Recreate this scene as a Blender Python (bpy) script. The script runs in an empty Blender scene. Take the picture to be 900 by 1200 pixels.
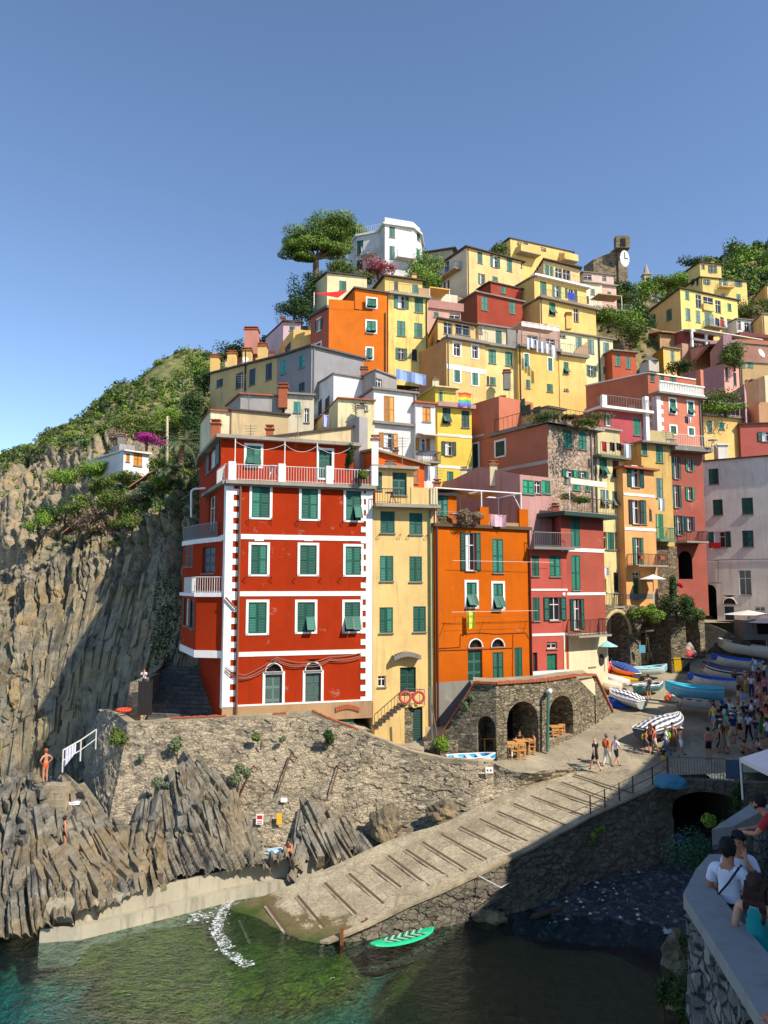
import bpy, bmesh, math, random
from mathutils import Vector, Matrix, noise
random.seed(7)
C = bpy.context.scene.collection
rad = math.radians
# ---------------------------------------------------------------- camera
F = 880.0; P_ = math.atan(0.1); CP, SP = math.cos(P_), math.sin(P_)
EYE = Vector((0, 0, 15.0))
def ray(px, py):
    xc = (px-450)/F; yc = (600-py)/F
    return Vector((xc, CP - yc*SP, SP + yc*CP))
def at(px, py, Y):
    r = ray(px, py); return EYE + r*(Y/r.y)
def atz(px, py, z):
    r = ray(px, py); return EYE + r*((z-15)/r.z)
def proj(p):
    d = p-EYE; dep = d.y*CP + d.z*SP; up = -d.y*SP + d.z*CP
    return (450+F*d.x/dep, 600-F*up/dep)
PIAZ_Z = lambda Y: 15-10.3+.17*(Y-42)
def atpiazza(px, py):
    r = ray(px, py)                      # z = 15+r.z t ; Y = r.y t
    t = (-10.3-.17*42)/(r.z-.17*r.y)
    return EYE + r*t
cam = bpy.data.cameras.new('camera'); camo = bpy.data.objects.new('camera', cam); C.objects.link(camo)
camo.location = EYE; camo.rotation_euler = (math.pi/2+P_, 0, 0)
cam.sensor_fit = 'VERTICAL'; cam.sensor_height = 24; cam.lens = 24*F/1200; cam.clip_end = 5000; cam.clip_start = .1
bpy.context.scene.camera = camo
# ---------------------------------------------------------------- sky and sun
SUN_AZ, SUN_EL = 52, 43               # degrees to the right of the direction back to the viewer
w = bpy.data.worlds.new('World'); bpy.context.scene.world = w; w.use_nodes = True
nt = w.node_tree; bg = nt.nodes['Background']; sk = nt.nodes.new('ShaderNodeTexSky'); sk.sky_type = 'NISHITA'
sk.sun_disc = False; sk.sun_elevation = rad(SUN_EL); sk.altitude = 0; sk.air_density = .78; sk.dust_density = 0; sk.ozone_density = 2.4
to_sun = Vector((math.sin(rad(SUN_AZ))*math.cos(rad(SUN_EL)), -math.cos(rad(SUN_AZ))*math.cos(rad(SUN_EL)), math.sin(rad(SUN_EL))))
sk.sun_rotation = math.atan2(to_sun.x, to_sun.y)
hs = nt.nodes.new('ShaderNodeHueSaturation'); hs.inputs['Saturation'].default_value = 1.0; nt.links.new(sk.outputs[0], hs.inputs['Color']); nt.links.new(hs.outputs[0], bg.inputs[0]); bg.inputs[1].default_value = .15
sl = bpy.data.lights.new('sun', 'SUN'); sl.energy = 4.5; sl.angle = rad(.5); sl.color = (1, .90, .78)
so = bpy.data.objects.new('sun', sl); C.objects.link(so); so.rotation_euler = to_sun.to_track_quat('Z', 'Y').to_euler(); so.location = (60, -40, 90)
vs = bpy.context.scene.view_settings; vs.view_transform = 'Standard'; vs.look = 'None'; vs.gamma = 1; vs.exposure = .5
bpy.context.scene.cycles.max_bounces = 6; bpy.context.scene.cycles.diffuse_bounces = 3; bpy.context.scene.cycles.transparent_max_bounces = 8
# ---------------------------------------------------------------- materials
def lin(c):
    return tuple(((x/255)/12.92 if x/255 <= .04045 else ((x/255+.055)/1.055)**2.4) for x in c)
_m = {}
def newmat(name):
    m = bpy.data.materials.new(name); m.use_nodes = True; t = m.node_tree
    return m, t, t.nodes['Principled BSDF'], t.nodes, t.links
def N(t, typ, **k):
    n = t.nodes.new(typ)
    for a, b in k.items():
        if a.startswith('i_'): n.inputs[a[2:].replace('_', ' ')].default_value = b
        else: setattr(n, a, b)
    return n
def mixc(t, fac, a, b, mode='MIX'):
    n = t.nodes.new('ShaderNodeMix'); n.data_type = 'RGBA'; n.blend_type = mode
    for i, v in ((0, fac), (6, a), (7, b)):
        if hasattr(v, 'links') or hasattr(v, 'is_linked'): t.links.new(v, n.inputs[i])
        elif i == 0: n.inputs[0].default_value = v
        else: n.inputs[i].default_value = (*v, 1) if len(v) == 3 else v
    return n.outputs[2]
def ramp(t, src, stops):
    r = t.nodes.new('ShaderNodeValToRGB'); e = r.color_ramp.elements
    while len(e) > 1: e.remove(e[-1])
    e[0].position = stops[0][0]; v = stops[0][1]; e[0].color = (v, v, v, 1) if isinstance(v, (int, float)) else (*v, 1)
    for p, v in stops[1:]:
        x = e.new(p); x.color = (v, v, v, 1) if isinstance(v, (int, float)) else (*v, 1)
    t.links.new(src, r.inputs[0]); return r.outputs[0]
def coords(t, scale=(1, 1, 1), rot=(0, 0, 0), vary=False):
    c = t.nodes.new('ShaderNodeTexCoord'); m = t.nodes.new('ShaderNodeMapping'); t.links.new(c.outputs['Object'], m.inputs[0])
    m.inputs['Scale'].default_value = scale; m.inputs['Rotation'].default_value = rot
    if vary:
        o = t.nodes.new('ShaderNodeObjectInfo'); a = N(t, 'ShaderNodeVectorMath', operation='SCALE'); a.inputs[0].default_value = (37, 53, 29)
        t.links.new(o.outputs['Random'], a.inputs['Scale']); t.links.new(a.outputs[0], m.inputs['Location'])
    return m.outputs[0]
def noise_(t, vec, sc, det=4, rough=.6, dist=0):
    n = N(t, 'ShaderNodeTexNoise'); n.inputs['Scale'].default_value = sc; n.inputs['Detail'].default_value = det
    n.inputs['Roughness'].default_value = rough; n.inputs['Distortion'].default_value = dist; t.links.new(vec, n.inputs['Vector']); return n.outputs[0]
def bump(t, bsdf, h, strength, dist):
    b = t.nodes.new('ShaderNodeBump'); b.inputs['Strength'].default_value = strength; b.inputs['Distance'].default_value = dist
    t.links.new(h, b.inputs['Height']); t.links.new(b.outputs[0], bsdf.inputs['Normal']); return b
def flat(name, c, rough=.7, metal=0, k=1.0, var=.12):
    key = ('flat', name, tuple(c), rough, metal)
    if key in _m: return _m[key]
    m, t, b, n, l = newmat(name); cc = tuple(x*k for x in lin(c))
    v = coords(t, vary=True); f = noise_(t, v, 3.0, 3)
    col = mixc(t, f, tuple(x*(1-var*1.6) for x in cc), tuple(min(1, x*(1+var)) for x in cc))
    l.new(col, b.inputs['Base Color']); b.inputs['Roughness'].default_value = rough; b.inputs['Metallic'].default_value = metal
    _m[key] = m; return m
def stucco(c, stain=.3, k=.86, dirt=(.16, .14, .11)):
    key = ('stucco', tuple(c), stain)
    if key in _m: return _m[key]
    m, t, b, n, l = newmat('painted_plaster'); cc = tuple(x*k for x in lin(c)); f_ = min(1, .82/max(cc)); cc = tuple(x*f_ for x in cc); stain = min(1, stain*1.5)
    v = coords(t, vary=True)
    big = noise_(t, v, .45, 5, .62); fine = noise_(t, v, 7, 3, .7)
    c1 = mixc(t, ramp(t, big, [(.3, 0), (.7, 1)]), tuple(x*.78 for x in cc), tuple(min(.86, x*1.06) for x in cc))
    c2 = mixc(t, ramp(t, fine, [(.35, .0), (.75, .3)]), c1, tuple(x*.66+.01 for x in cc))
    vs_ = coords(t, (2.2, 2.2, .22), vary=True); st = noise_(t, vs_, 1.1, 5, .7)
    patch = noise_(t, v, .8, 6, .75, .5)
    c3 = mixc(t, ramp(t, st, [(.52, 0), (.78, stain)]), c2, dirt)
    c4 = mixc(t, ramp(t, patch, [(.62, 0), (.68, stain*.9)]), c3, (.38, .34, .27))
    l.new(c4, b.inputs['Base Color']); b.inputs['Roughness'].default_value = .95; b.inputs['Specular IOR Level'].default_value = .15
    bump(t, b, fine, .25, .03); _m[key] = m; return m
def masonry(name, tones, mortar, sc=2.4, flatz=2.2, edge=.05, strength=.9, moss=None, plaster=0):
    m, t, b, n, l = newmat(name)
    v = coords(t, (1, 1, flatz)); nz = N(t, 'ShaderNodeTexNoise'); nz.inputs['Scale'].default_value = 2.2; nz.inputs['Detail'].default_value = 3
    l.new(v, nz.inputs['Vector']); ad = N(t, 'ShaderNodeVectorMath', operation='MULTIPLY_ADD'); l.new(nz.outputs['Color'], ad.inputs[0])
    ad.inputs[1].default_value = (.35, .35, .35); l.new(v, ad.inputs[2])
    v1 = N(t, 'ShaderNodeTexVoronoi'); v1.inputs['Scale'].default_value = sc; l.new(ad.outputs[0], v1.inputs['Vector'])
    v2 = N(t, 'ShaderNodeTexVoronoi', feature='DISTANCE_TO_EDGE'); v2.inputs['Scale'].default_value = sc; l.new(ad.outputs[0], v2.inputs['Vector'])
    sp = N(t, 'ShaderNodeSeparateColor'); l.new(v1.outputs['Color'], sp.inputs[0])
    cs = [(i/(len(tones)-1), lin(x)) for i, x in enumerate(tones)]
    stone = ramp(t, sp.outputs[0], cs)
    o = coords(t); gr = noise_(t, o, 5, 6, .75); stone = mixc(t, ramp(t, gr, [(.3, .55), (.75, 0)]), stone, (.035, .032, .027))
    e = ramp(t, v2.outputs[0], [(0, 0), (edge, 1)])
    big = noise_(t, o, .5, 5, .65)
    mort = mixc(t, ramp(t, big, [(.42, 0), (.6, 1)]), tuple(x*.35 for x in lin(mortar)), lin(mortar))
    col = mixc(t, e, mort, stone)
    if plaster:
        col = mixc(t, ramp(t, noise_(t, o, .45, 7, .72), [(.47, 0), (.54, plaster)]), col, lin((186, 170, 140)))
    if moss: col = mixc(t, ramp(t, noise_(t, o, 1.3, 5, .7), [(.58, 0), (.7, .7)]), col, lin(moss))
    l.new(col, b.inputs['Base Color']); b.inputs['Roughness'].default_value = .92
    hsum = N(t, 'ShaderNodeMath', operation='MULTIPLY_ADD'); l.new(sp.outputs[1], hsum.inputs[0]); hsum.inputs[1].default_value = .8; l.new(e, hsum.inputs[2])
    h2 = N(t, 'ShaderNodeMath', operation='MULTIPLY_ADD'); l.new(gr, h2.inputs[0]); h2.inputs[1].default_value = .7; l.new(hsum.outputs[0], h2.inputs[2])
    bump(t, b, h2.outputs[0], strength, .09); return m
def rockmat(name, base, dark, light, rot, veg=None, bandscale=3.2):
    m, t, b, n, l = newmat(name); v = coords(t, (1, 1, 1), rot)
    mp = N(t, 'ShaderNodeMapping'); l.new(v, mp.inputs[0]); mp.inputs['Scale'].default_value = (bandscale, bandscale*.45, .28)
    s1 = noise_(t, mp.outputs[0], 1.0, 8, .72, .3); o = coords(t); s2 = noise_(t, o, 1.1, 8, .75); s3 = noise_(t, o, .22, 4, .6)
    c1 = ramp(t, s1, [(.3, lin(dark)), (.47, lin(base)), (.72, lin(light))])
    c2 = mixc(t, ramp(t, s2, [(.32, .8), (.55, 0)]), c1, tuple(x*.6 for x in lin(dark)))
    c3 = mixc(t, ramp(t, s3, [(.45, 0), (.65, .5)]), c2, lin((176, 148, 96)))
    if veg: c3 = mixc(t, ramp(t, noise_(t, o, .8, 6, .75), [(.56, 0), (.63, .85)]), c3, lin(veg))
    l.new(c3, b.inputs['Base Color']); b.inputs['Roughness'].default_value = .95
    a = N(t, 'ShaderNodeMath', operation='ADD'); l.new(s1, a.inputs[0]); l.new(s2, a.inputs[1]); bump(t, b, a.outputs[0], .9, .35); return m
def shuttermat(c):
    key = ('shut', tuple(c))
    if key in _m: return _m[key]
    m, t, b, n, l = newmat('shutter_paint'); cc = lin(c); v = coords(t, vary=True)
    wv = N(t, 'ShaderNodeTexWave', bands_direction='Z'); wv.inputs['Scale'].default_value = 3.2; wv.inputs['Distortion'].default_value = 0; l.new(v, wv.inputs['Vector'])
    nz = N(t, 'ShaderNodeObjectInfo').outputs['Random']
    c1 = mixc(t, ramp(t, nz, [(.3, 0), (.7, 1)]), tuple(x*.62 for x in cc), tuple(x*1.5+.015 for x in cc))
    c2 = mixc(t, ramp(t, wv.outputs['Fac'], [(.3, .35), (.7, 0)]), c1, tuple(x*.4 for x in cc))
    l.new(c2, b.inputs['Base Color']); b.inputs['Roughness'].default_value = .6; bump(t, b, wv.outputs['Fac'], .4, .03); _m[key] = m; return m
def leafmat(name, a, b_, dry=None):
    m, t, b, n, l = newmat(name); o = coords(t); f = noise_(t, o, 1.6, 4, .7); g = N(t, 'ShaderNodeNewGeometry')
    c1 = mixc(t, g.outputs['Random Per Island'], lin(a), lin(b_)); c2 = mixc(t, ramp(t, f, [(.35, 0), (.7, .6)]), c1, tuple(x*.45 for x in lin(a)))
    if dry: c2 = mixc(t, ramp(t, noise_(t, o, .5, 4), [(.5, 0), (.62, .8)]), c2, lin(dry))
    l.new(c2, b.inputs['Base Color']); b.inputs['Roughness'].default_value = .7; b.inputs['Specular IOR Level'].default_value = .25; return m
GLASS = flat('window_glass', (38, 44, 50), .12); DARK = flat('dark_interior', (14, 14, 16), .9); WHITE = flat('white_paint', (238, 234, 226), .75)  # DARK: near-black puts the shade inside openings into colour; clock hands share it
METAL = flat('painted_metal', (120, 122, 120), .5, .3); WMETAL = flat('white_railing_paint', (215, 213, 205), .5); RUST = flat('rusty_iron', (96, 66, 48), .8)
CONC = stucco((176, 168, 150), .5); CURTAIN = flat('curtain', (214, 216, 220), .9); WOOD = flat('wood', (150, 104, 58), .7); GREYWOOD = flat('weathered_wood', (112, 100, 84), .9)
DKMETAL = flat('dark_iron', (48, 44, 42), .6); GREYP = stucco((150, 146, 138), .5)
SHUT = {'g': (24, 104, 84), 'd': (14, 78, 66), 't': (40, 150, 140), 'n': (18, 52, 70), 'b': (196, 128, 36), 'w': (165, 110, 70), 'e': (12, 132, 96), 'k': (38, 40, 38), 's': (90, 118, 110)}
# ---------------------------------------------------------------- mesh helpers
class MB:
    def __init__(s): s.v = []; s.f = []; s.m = []; s.mats = []
    def mi(s, m):
        if m not in s.mats: s.mats.append(m)
        return s.mats.index(m)
    def poly(s, pts, m):
        i = len(s.v); s.v += [Vector(p) for p in pts]; s.f.append(tuple(range(i, i+len(pts)))); s.m.append(s.mi(m))
    def box(s, o, u, v, n, m):      # corner o and three edge vectors
        o, u, v, n = Vector(o), Vector(u), Vector(v), Vector(n)
        if u.cross(v).dot(n) < 0: u, v = v, u
        p = [o, o+u, o+u+v, o+v]; q = [a+n for a in p]
        i = len(s.v); s.v += p+q; k = s.mi(m)
        for f in ((3, 2, 1, 0), (4, 5, 6, 7), (0, 1, 5, 4), (1, 2, 6, 5), (2, 3, 7, 6), (3, 0, 4, 7)):
            s.f.append(tuple(i+a for a in f)); s.m.append(k)
    def abox(s, c, sx, sy, sz, m, rz=0):   # box standing on c
        a, b = math.cos(rz), math.sin(rz); u = Vector((a, b, 0))*sx; v = Vector((-b, a, 0))*sy
        s.box(Vector(c)-u/2-v/2, u, v, (0, 0, sz), m)
    def tube(s, a, b, r, m, n=6, r2=None):
        a, b = Vector(a), Vector(b); d = (b-a)
        if d.length < 1e-6: return
        d.normalize(); x = d.orthogonal().normalized(); y = d.cross(x); r2 = r if r2 is None else r2; i = len(s.v); k = s.mi(m)
        for q, rr in ((a, r), (b, r2)):
            for j in range(n): t = 2*math.pi*j/n; s.v.append(q+(x*math.cos(t)+y*math.sin(t))*rr)
        for j in range(n): s.f.append((i+j, i+(j+1) % n, i+n+(j+1) % n, i+n+j)); s.m.append(k)
        s.f.append(tuple(i+j for j in reversed(range(n)))); s.m.append(k); s.f.append(tuple(i+n+j for j in range(n))); s.m.append(k)
    def path(s, pts, r, m, n=6):
        for a, b in zip(pts, pts[1:]): s.tube(a, b, r, m, n)
    def prism(s, base, top, m, mtop=None, cap=True):   # base/top CCW from above
        n = len(base); i = len(s.v); s.v += [Vector(p) for p in base]+[Vector(p) for p in top]; k = s.mi(m)
        for j in range(n): s.f.append((i+j, i+(j+1) % n, i+n+(j+1) % n, i+n+j)); s.m.append(k)
        if cap:
            s.f.append(tuple(i+n+j for j in range(n))); s.m.append(s.mi(mtop or m)); s.f.append(tuple(i+j for j in reversed(range(n)))); s.m.append(k)
    def build(s, name, parent=None, smooth=False):
        o0 = Vector((0, 0, 0)); p = parent
        while p is not None: o0 = o0+p.location; p = p.parent
        top = parent is None
        if top and s.v:
            xs = [v.x for v in s.v]; ys = [v.y for v in s.v]; o0 = Vector(((min(xs)+max(xs))/2, (min(ys)+max(ys))/2, min(v.z for v in s.v)))
        me = bpy.data.meshes.new(name); me.from_pydata([v-o0 for v in s.v], [], s.f)
        for m in s.mats: me.materials.append(m)
        me.polygons.foreach_set('material_index', s.m)
        if smooth: me.polygons.foreach_set('use_smooth', [True]*len(s.f))
        me.update(); o = bpy.data.objects.new(name, me); C.objects.link(o)
        if parent is not None: o.parent = parent
        else: o.location = o0
        return o
def tag(o, label=None, cat=None, group=None, kind=None):
    if label: o['label'] = label
    if cat: o['category'] = cat
    if group: o['group'] = group
    if kind: o['kind'] = kind
    return o
def empty(name, loc, label=None, cat=None, group=None):
    o = bpy.data.objects.new(name, None); C.objects.link(o); o.location = loc; o.empty_display_size = .3; return tag(o, label, cat, group)
def copy_tree(o, parent=None):
    c = o.copy(); C.objects.link(c)
    if parent is not None: c.parent = parent
    for ch in list(o.children): copy_tree(ch, c)
    return c
def grid_surface(name, ctrl, nu, nv, disp, mat, parent=None, smooth=True, kind=None):
    """ctrl: rows of world points; bicubic (Catmull-Rom) surface, displaced by disp(p, n) -> Vector"""
    def cr(a, b, c, d, t): return .5*((2*b)+(c-a)*t+(2*a-5*b+4*c-d)*t*t+(3*b-a-3*c+d)*t**3)
    def samp(row, x):
        n = len(row)-1; i = min(int(x*n), n-1); t = x*n-i
        return cr(row[max(i-1, 0)], row[i], row[i+1], row[min(i+2, n)], t)
    rows = [[samp(r, j/(nu-1)) for j in range(nu)] for r in ctrl]
    pts = []
    for i in range(nv):
        for j in range(nu): pts.append(samp([r[j] for r in rows], i/(nv-1)))
    nr = []
    for i in range(nv):
        for j in range(nu):
            a = pts[i*nu+min(j+1, nu-1)]-pts[i*nu+max(j-1, 0)]; b = pts[min(i+1, nv-1)*nu+j]-pts[max(i-1, 0)*nu+j]
            n = b.cross(a); n = n.normalized() if n.length > 1e-9 else Vector((0, -1, 0)); nr.append(n)
    vs2 = [p+disp(p, n) for p, n in zip(pts, nr)]
    fs = [(i*nu+j, (i+1)*nu+j, (i+1)*nu+j+1, i*nu+j+1) for i in range(nv-1) for j in range(nu-1)]
    me = bpy.data.meshes.new(name); me.from_pydata(vs2, [], fs); me.materials.append(mat)
    if smooth: me.polygons.foreach_set('use_smooth', [True]*len(fs))
    me.update(); o = bpy.data.objects.new(name, me); C.objects.link(o)
    if kind: o['kind'] = kind
    if parent: o.parent = parent
    return o
def slabs(ctrl, n, ax1, L, th, dep, mat, seed=1, lift=.1, name='rock_shelf'):
    """angular broken slabs lying along a control surface, all with the same bedding direction"""
    rn = random.Random(seed); m = MB(); R_, Cn = len(ctrl)-1, len(ctrl[0])-1
    for _ in range(n):
        u, v = rn.random()*Cn*.999, rn.random()*R_*.999; i, j = int(u), int(v); fu, fv = u-i, v-j; a, b, c, d = ctrl[j][i], ctrl[j][i+1], ctrl[j+1][i], ctrl[j+1][i+1]
        p = a.lerp(b, fu).lerp(c.lerp(d, fu), fv); nn = (c-a).cross(b-a).normalized(); nn = -nn if nn.y > 0 and nn.z < .3 or nn.z < -.2 else nn
        t = (ax1-nn*ax1.dot(nn)+Vector((rn.gauss(0, .035), rn.gauss(0, .035), rn.gauss(0, .035)))).normalized(); s = t.cross(nn).normalized(); l, w, dd = rn.uniform(*L), rn.uniform(*th), rn.uniform(*dep); o = p+nn*(lift+rn.uniform(-.3, .22)*dd)-t*l/2-s*w/2-nn*dd*.8; q = rn.uniform(-.35, .35)*dd
        B = [o, o+t*l, o+t*l+s*w, o+s*w]; T = [o+nn*(dd*rn.uniform(.75, 1))+t*rn.uniform(.1, .5)*dd, o+nn*dd*rn.uniform(.8, 1.05)+t*(l-rn.uniform(0, .6)*dd), o+nn*dd*rn.uniform(.8, 1.05)+t*(l-rn.uniform(0, .6)*dd)+s*w*rn.uniform(.7, .95), o+nn*dd*rn.uniform(.75, 1)+t*rn.uniform(.1, .5)*dd+s*w*rn.uniform(.7, .95)]
        T = [x+Vector((rn.gauss(0, .03), rn.gauss(0, .03), rn.gauss(0, .03))) for x in T]
        if (B[1]-B[0]).cross(B[2]-B[1]).dot(nn) < 0: B, T = B[::-1], T[::-1]
        m.prism(B, T, mat)
    return tag(m.build(name), kind='structure')
def h3(p):
    v = math.sin(p[0]*127.1+p[1]*311.7+p[2]*74.7)*43758.5453; return v-math.floor(v)
def plates(p, ax, k=1.0, amp=.5, brk=.25, warp=.5, crev=.5):
    """parallel rock slabs: a step per slab with dark crevices between, broken now and then along their length"""
    s = p.dot(ax[0])*k+warp*noise.noise(p*.22*k)+.03*noise.noise(p*1.3); c = math.floor(s); f = s-c
    w_ = .5+.5*h3((c, 1, 2)); s2 = s+w_*.6; c2 = math.floor(s2*.5)
    a = p.dot(ax[1])*brk*k+h3((c, 3, 5))*10+.35*noise.noise(p*.6); d = math.floor(a); g = a-d
    v = amp*(.6*h3((c, d, 7))+.4*h3((c2, d, 9))-.5)+amp*.6*(f-.5)*(1 if h3((c, 4, 4)) > .4 else -1)
    e = min(f, 1-f); v -= crev*amp*math.exp(-(e/.1)**2); e = min(g, 1-g); v -= crev*.4*amp*math.exp(-(e/.05)**2)
    return v
TILES = dict(A=(300,250), B=(450,250), C=(600,250), D=(750,250), E=(230,380), F=(350,400), G=(450,370), H=(600,370), I=(750,370), J=(200,500), K=(330,500),
             L=(470,520), M=(600,520), N=(750,510), O=(200,650), P=(330,640), Q=(480,660), R=(600,660), S=(750,630), T=(750,750), U=(690,760), V=(420,770), X=(540,770), Y=(40,840))
def tp(t, x, y):
    if t == '*': return (x, y)
    o = TILES[t]; return (o[0]+x/6, o[1]+y/6)
def rect(xc, Yc, a, xr, yt, xl=None, YL=None, D=7.0):
    """plan of a house from its near corner: list of (x,y) world, [L, C, R, back]; first facade L->C (side), second C->R (front)"""
    c = at(xc, yt, Yc); d = Vector((math.cos(rad(a)), math.sin(rad(a)), 0)); q = Vector((-d.y, d.x, 0))
    def hit(o, dr, px):
        k = (px-450)/F; zz = (o.z-15)*SP
        return (k*(o.y*CP+zz)-o.x)/(dr.x-k*dr.y*CP)
    R = c+d*hit(c, d, xr)
    if xl is None: L = c+q*D
    elif YL: L = at(xl, yt, YL)
    else:
        s = hit(c, q, xl)
        L = c+q*s if 1 < s < 22 else at(xl, yt, Yc+8)
    B = R+(L-c); D2 = (L-c).length
    return [Vector((p.x, p.y, 0)) for p in (L, c, R, B)], c.z
class Block:
    """one prismatic volume of a house: plan polygon (CCW, visible facades first), wall with real openings"""
    def __init__(s, H, plan, zt, zb, mat, tops=None, mats=None, roof='slab', over=.35, rmat=None, rth=.16, gable=None):
        s.H = H; s.plan = plan; s.zt = zt; s.zb = zb; s.mat = mat; s.n = len(plan); s.tops = tops or [zt]*s.n; s.mats = mats or {}
        s.open = {}; s.roof = roof; s.over = over; s.rmat = rmat or ROOFG; s.rth = rth; s.gable = gable; s.extra = MB(); H.blocks.append(s)
    def frame(s, i):
        a, b = s.plan[i], s.plan[(i+1) % s.n]; u = (b-a); L = u.length; u = u/L; n = Vector((u.y, -u.x, 0)); return a, u, n, L
    def uv(s, i, px, py):
        a, u, n, L = s.frame(i); r = ray(px, py); o = Vector((a.x, a.y, 0)); t = (o-Vector((EYE.x, EYE.y, 0))).dot(n)/Vector((r.x, r.y, 0)).dot(n)
        p = EYE+r*t; return (Vector((p.x, p.y, 0))-o).dot(u), p.z
    def P(s, i, u, z, d=0):
        a, uu, n, L = s.frame(i); p = a+uu*u+n*d; return Vector((p.x, p.y, z))
    def bb(s, i, t, x0, y0, x1, y1):
        p0 = tp(t, x0, y0); p1 = tp(t, x1, y1); cx, cy = (p0[0]+p1[0])/2, (p0[1]+p1[1])/2
        u0 = s.uv(i, p0[0], cy)[0]; u1 = s.uv(i, p1[0], cy)[0]; z1 = s.uv(i, cx, p0[1])[1]; z0 = s.uv(i, cx, p1[1])[1]
        L = s.frame(i)[3]; u0 = max(u0, .04); u1 = min(u1, L-.04)
        return u0, u1, z0, z1
    def qbox(s, mb, i, u0, u1, z0, z1, d0, d1, m):
        a, u, n, L = s.frame(i); o = s.P(i, u0, z0, d0); mb.box(o, u*(u1-u0), (0, 0, z1-z0), n*(d1-d0), m)
    def win(s, i, t, st, x0, y0, x1, y1):
        """st: c closed, o open leaves, t tilted lower leaves, h half (one leaf tilted), g glass, D door, F fanlight, H tunnel hole; + colour letter; + f for white surround"""
        kind = st[0]; col = SHUT[st[1]] if len(st) > 1 and st[1] in SHUT else SHUT['g']; fr = 'f' in st[2:]
        u0, u1, z0, z1 = s.bb(i, t, x0, y0, x1, y1)
        if u1-u0 < .15 or z1-z0 < .15: return
        H = s.H; W = MB(); a, u, n, L = s.frame(i); Q = s.qbox
        name = 'door' if kind == 'D' else ('archway' if kind == 'H' else 'window')
        if fr:
            b = .16 if (u1-u0) > .9 else .1
            for (p, q, r_, w_) in ((u0, u1, z1-b, z1), (u0, u0+b, z0, z1-b), (u1-b, u1, z0, z1-b), (u0, u1, z0-.02, z0+b*.6)): Q(W, i, p, q, r_, w_, -.02, .045, WHITE)
            u0 += b; u1 -= b; z0 += b*.6; z1 -= b
        dep = 2.2 if kind == 'H' else .22
        s.open.setdefault(i, []).append((u0, u1, z0, z1, dep))
        wd, ht = u1-u0, z1-z0; sm = shuttermat(col); um = (u0+u1)/2
        if not fr and kind != 'H': Q(W, i, u0-.05, u1+.05, z0-.08, z0-.01, 0, .1, GREYP)
        if kind in 'H':
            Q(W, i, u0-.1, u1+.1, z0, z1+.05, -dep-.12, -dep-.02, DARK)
            r = wd/2; segs = 10
            for sgn in (-1, 1):
                pts = [s.P(i, um+sgn*r, z1, .0), ]
                arc = [s.P(i, um+sgn*r*math.cos(k*math.pi/2/segs), z1-min(r, ht*.5)+min(r, ht*.5)*math.sin(k*math.pi/2/segs), .0) for k in range(segs+1)]
                pts += arc if True else []
                pts2 = [p+n*.006 for p in pts]
                W.poly(pts2 if sgn < 0 else pts2[::-1], s.mats.get(i, s.mat))
            W.build(name, H.root); return
        wo = None
        pane = MB()
        if kind in 'ogthF':
            Q(pane, i, u0, u1, z0, z1, -.2, -.18, GLASS)
        if kind in 'og':
            b = .05
            for p, q in ((u0, u0+b), (um-b/2, um+b/2), (u1-b, u1)): Q(W, i, p, q, z0, z1, -.18, -.13, WHITE)
            for p in (z0, z0+ht*.66, z1-b): Q(W, i, u0, u1, p, p+b, -.178, -.132, WHITE)
            if kind == 'o' and random.random() < .6: Q(pane, i, u0+.05, um-.05, z0+.05, z1, -.178, -.172, CURTAIN)
        if kind == 'F':
            r = min(wd/2, ht); seg = 12
            pts = [s.P(i, um-r*math.cos(k*math.pi/seg), z0+r*math.sin(k*math.pi/seg), .05) for k in range(seg+1)]
            for p, q in zip(pts, pts[1:]): W.tube(p, q, .05, WHITE, 5)
            for k in (1, 2, 3, 4, 5): e = s.P(i, um-r*math.cos(k*math.pi/6), z0+r*math.sin(k*math.pi/6), -.1); W.tube(s.P(i, um, z0, -.1), e, .018, DKMETAL, 4)
            for sgn in (-1, 1):
                arc = [s.P(i, um+sgn*r, z1, 0)]+[s.P(i, um+sgn*r*math.cos(k*math.pi/12), z0+r*math.sin(k*math.pi/12), 0) for k in range(7)]
                arc = [q+n*.006 for q in arc]; W.poly(arc if sgn < 0 else arc[::-1], s.mats.get(i, s.mat))
        if not W.v: Q(W, i, u0, u1, z0-.05, z0-.01, 0, .05, GREYP)
        wo = W.build(name, H.root)
        if pane.v: pane.build('pane', wo)
        def leaf(p, q, r0, r1, d, tilt=0):
            m = MB(); o = s.P(i, p, r1, d); dn = Vector((0, 0, -1)); nn = n.copy()
            if tilt: dn = (Vector((0, 0, -math.cos(tilt)))+n*math.sin(tilt)); nn = (n*math.cos(tilt)+Vector((0, 0, math.sin(tilt))))
            h = r1-r0; wv = q-p; e = min(.07, wv*.18)
            m.box(o+u*e+dn*e, u*(wv-2*e), dn*(h-2*e), nn*.025, sm)
            for (a0, b0, a1, b1) in ((0, 0, e, h), (wv-e, 0, wv, h), (e, 0, wv-e, e), (e, h-e, wv-e, h)) + (((e, h/2-e/2, wv-e, h/2+e/2),) if h > 1.0 else ()):
                m.box(o+u*a0+dn*b0, u*(a1-a0), dn*(b1-b0), nn*.045, shutterframe(col))
            m.build('shutter', wo)
        if kind == 'c': leaf(u0, um-.01, z0, z1, -.05); leaf(um+.01, u1, z0, z1, -.05)
        if kind in 'th':
            zm = z0+ht*.5
            for k, (p, q) in enumerate(((u0, um-.01), (um+.01, u1))):
                leaf(p, q, zm, z1, -.05)
                if kind == 't' or k == 1: leaf(p, q, z0, zm-.01, -.03, rad(28+random.random()*10))
                else: leaf(p, q, z0, zm-.01, -.05)
        if kind == 'o':
            lw = wd*.5; leaf(u0-lw, u0-.02, z0, z1, .03); leaf(u1+.02, u1+lw, z0, z1, .03)
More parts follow.
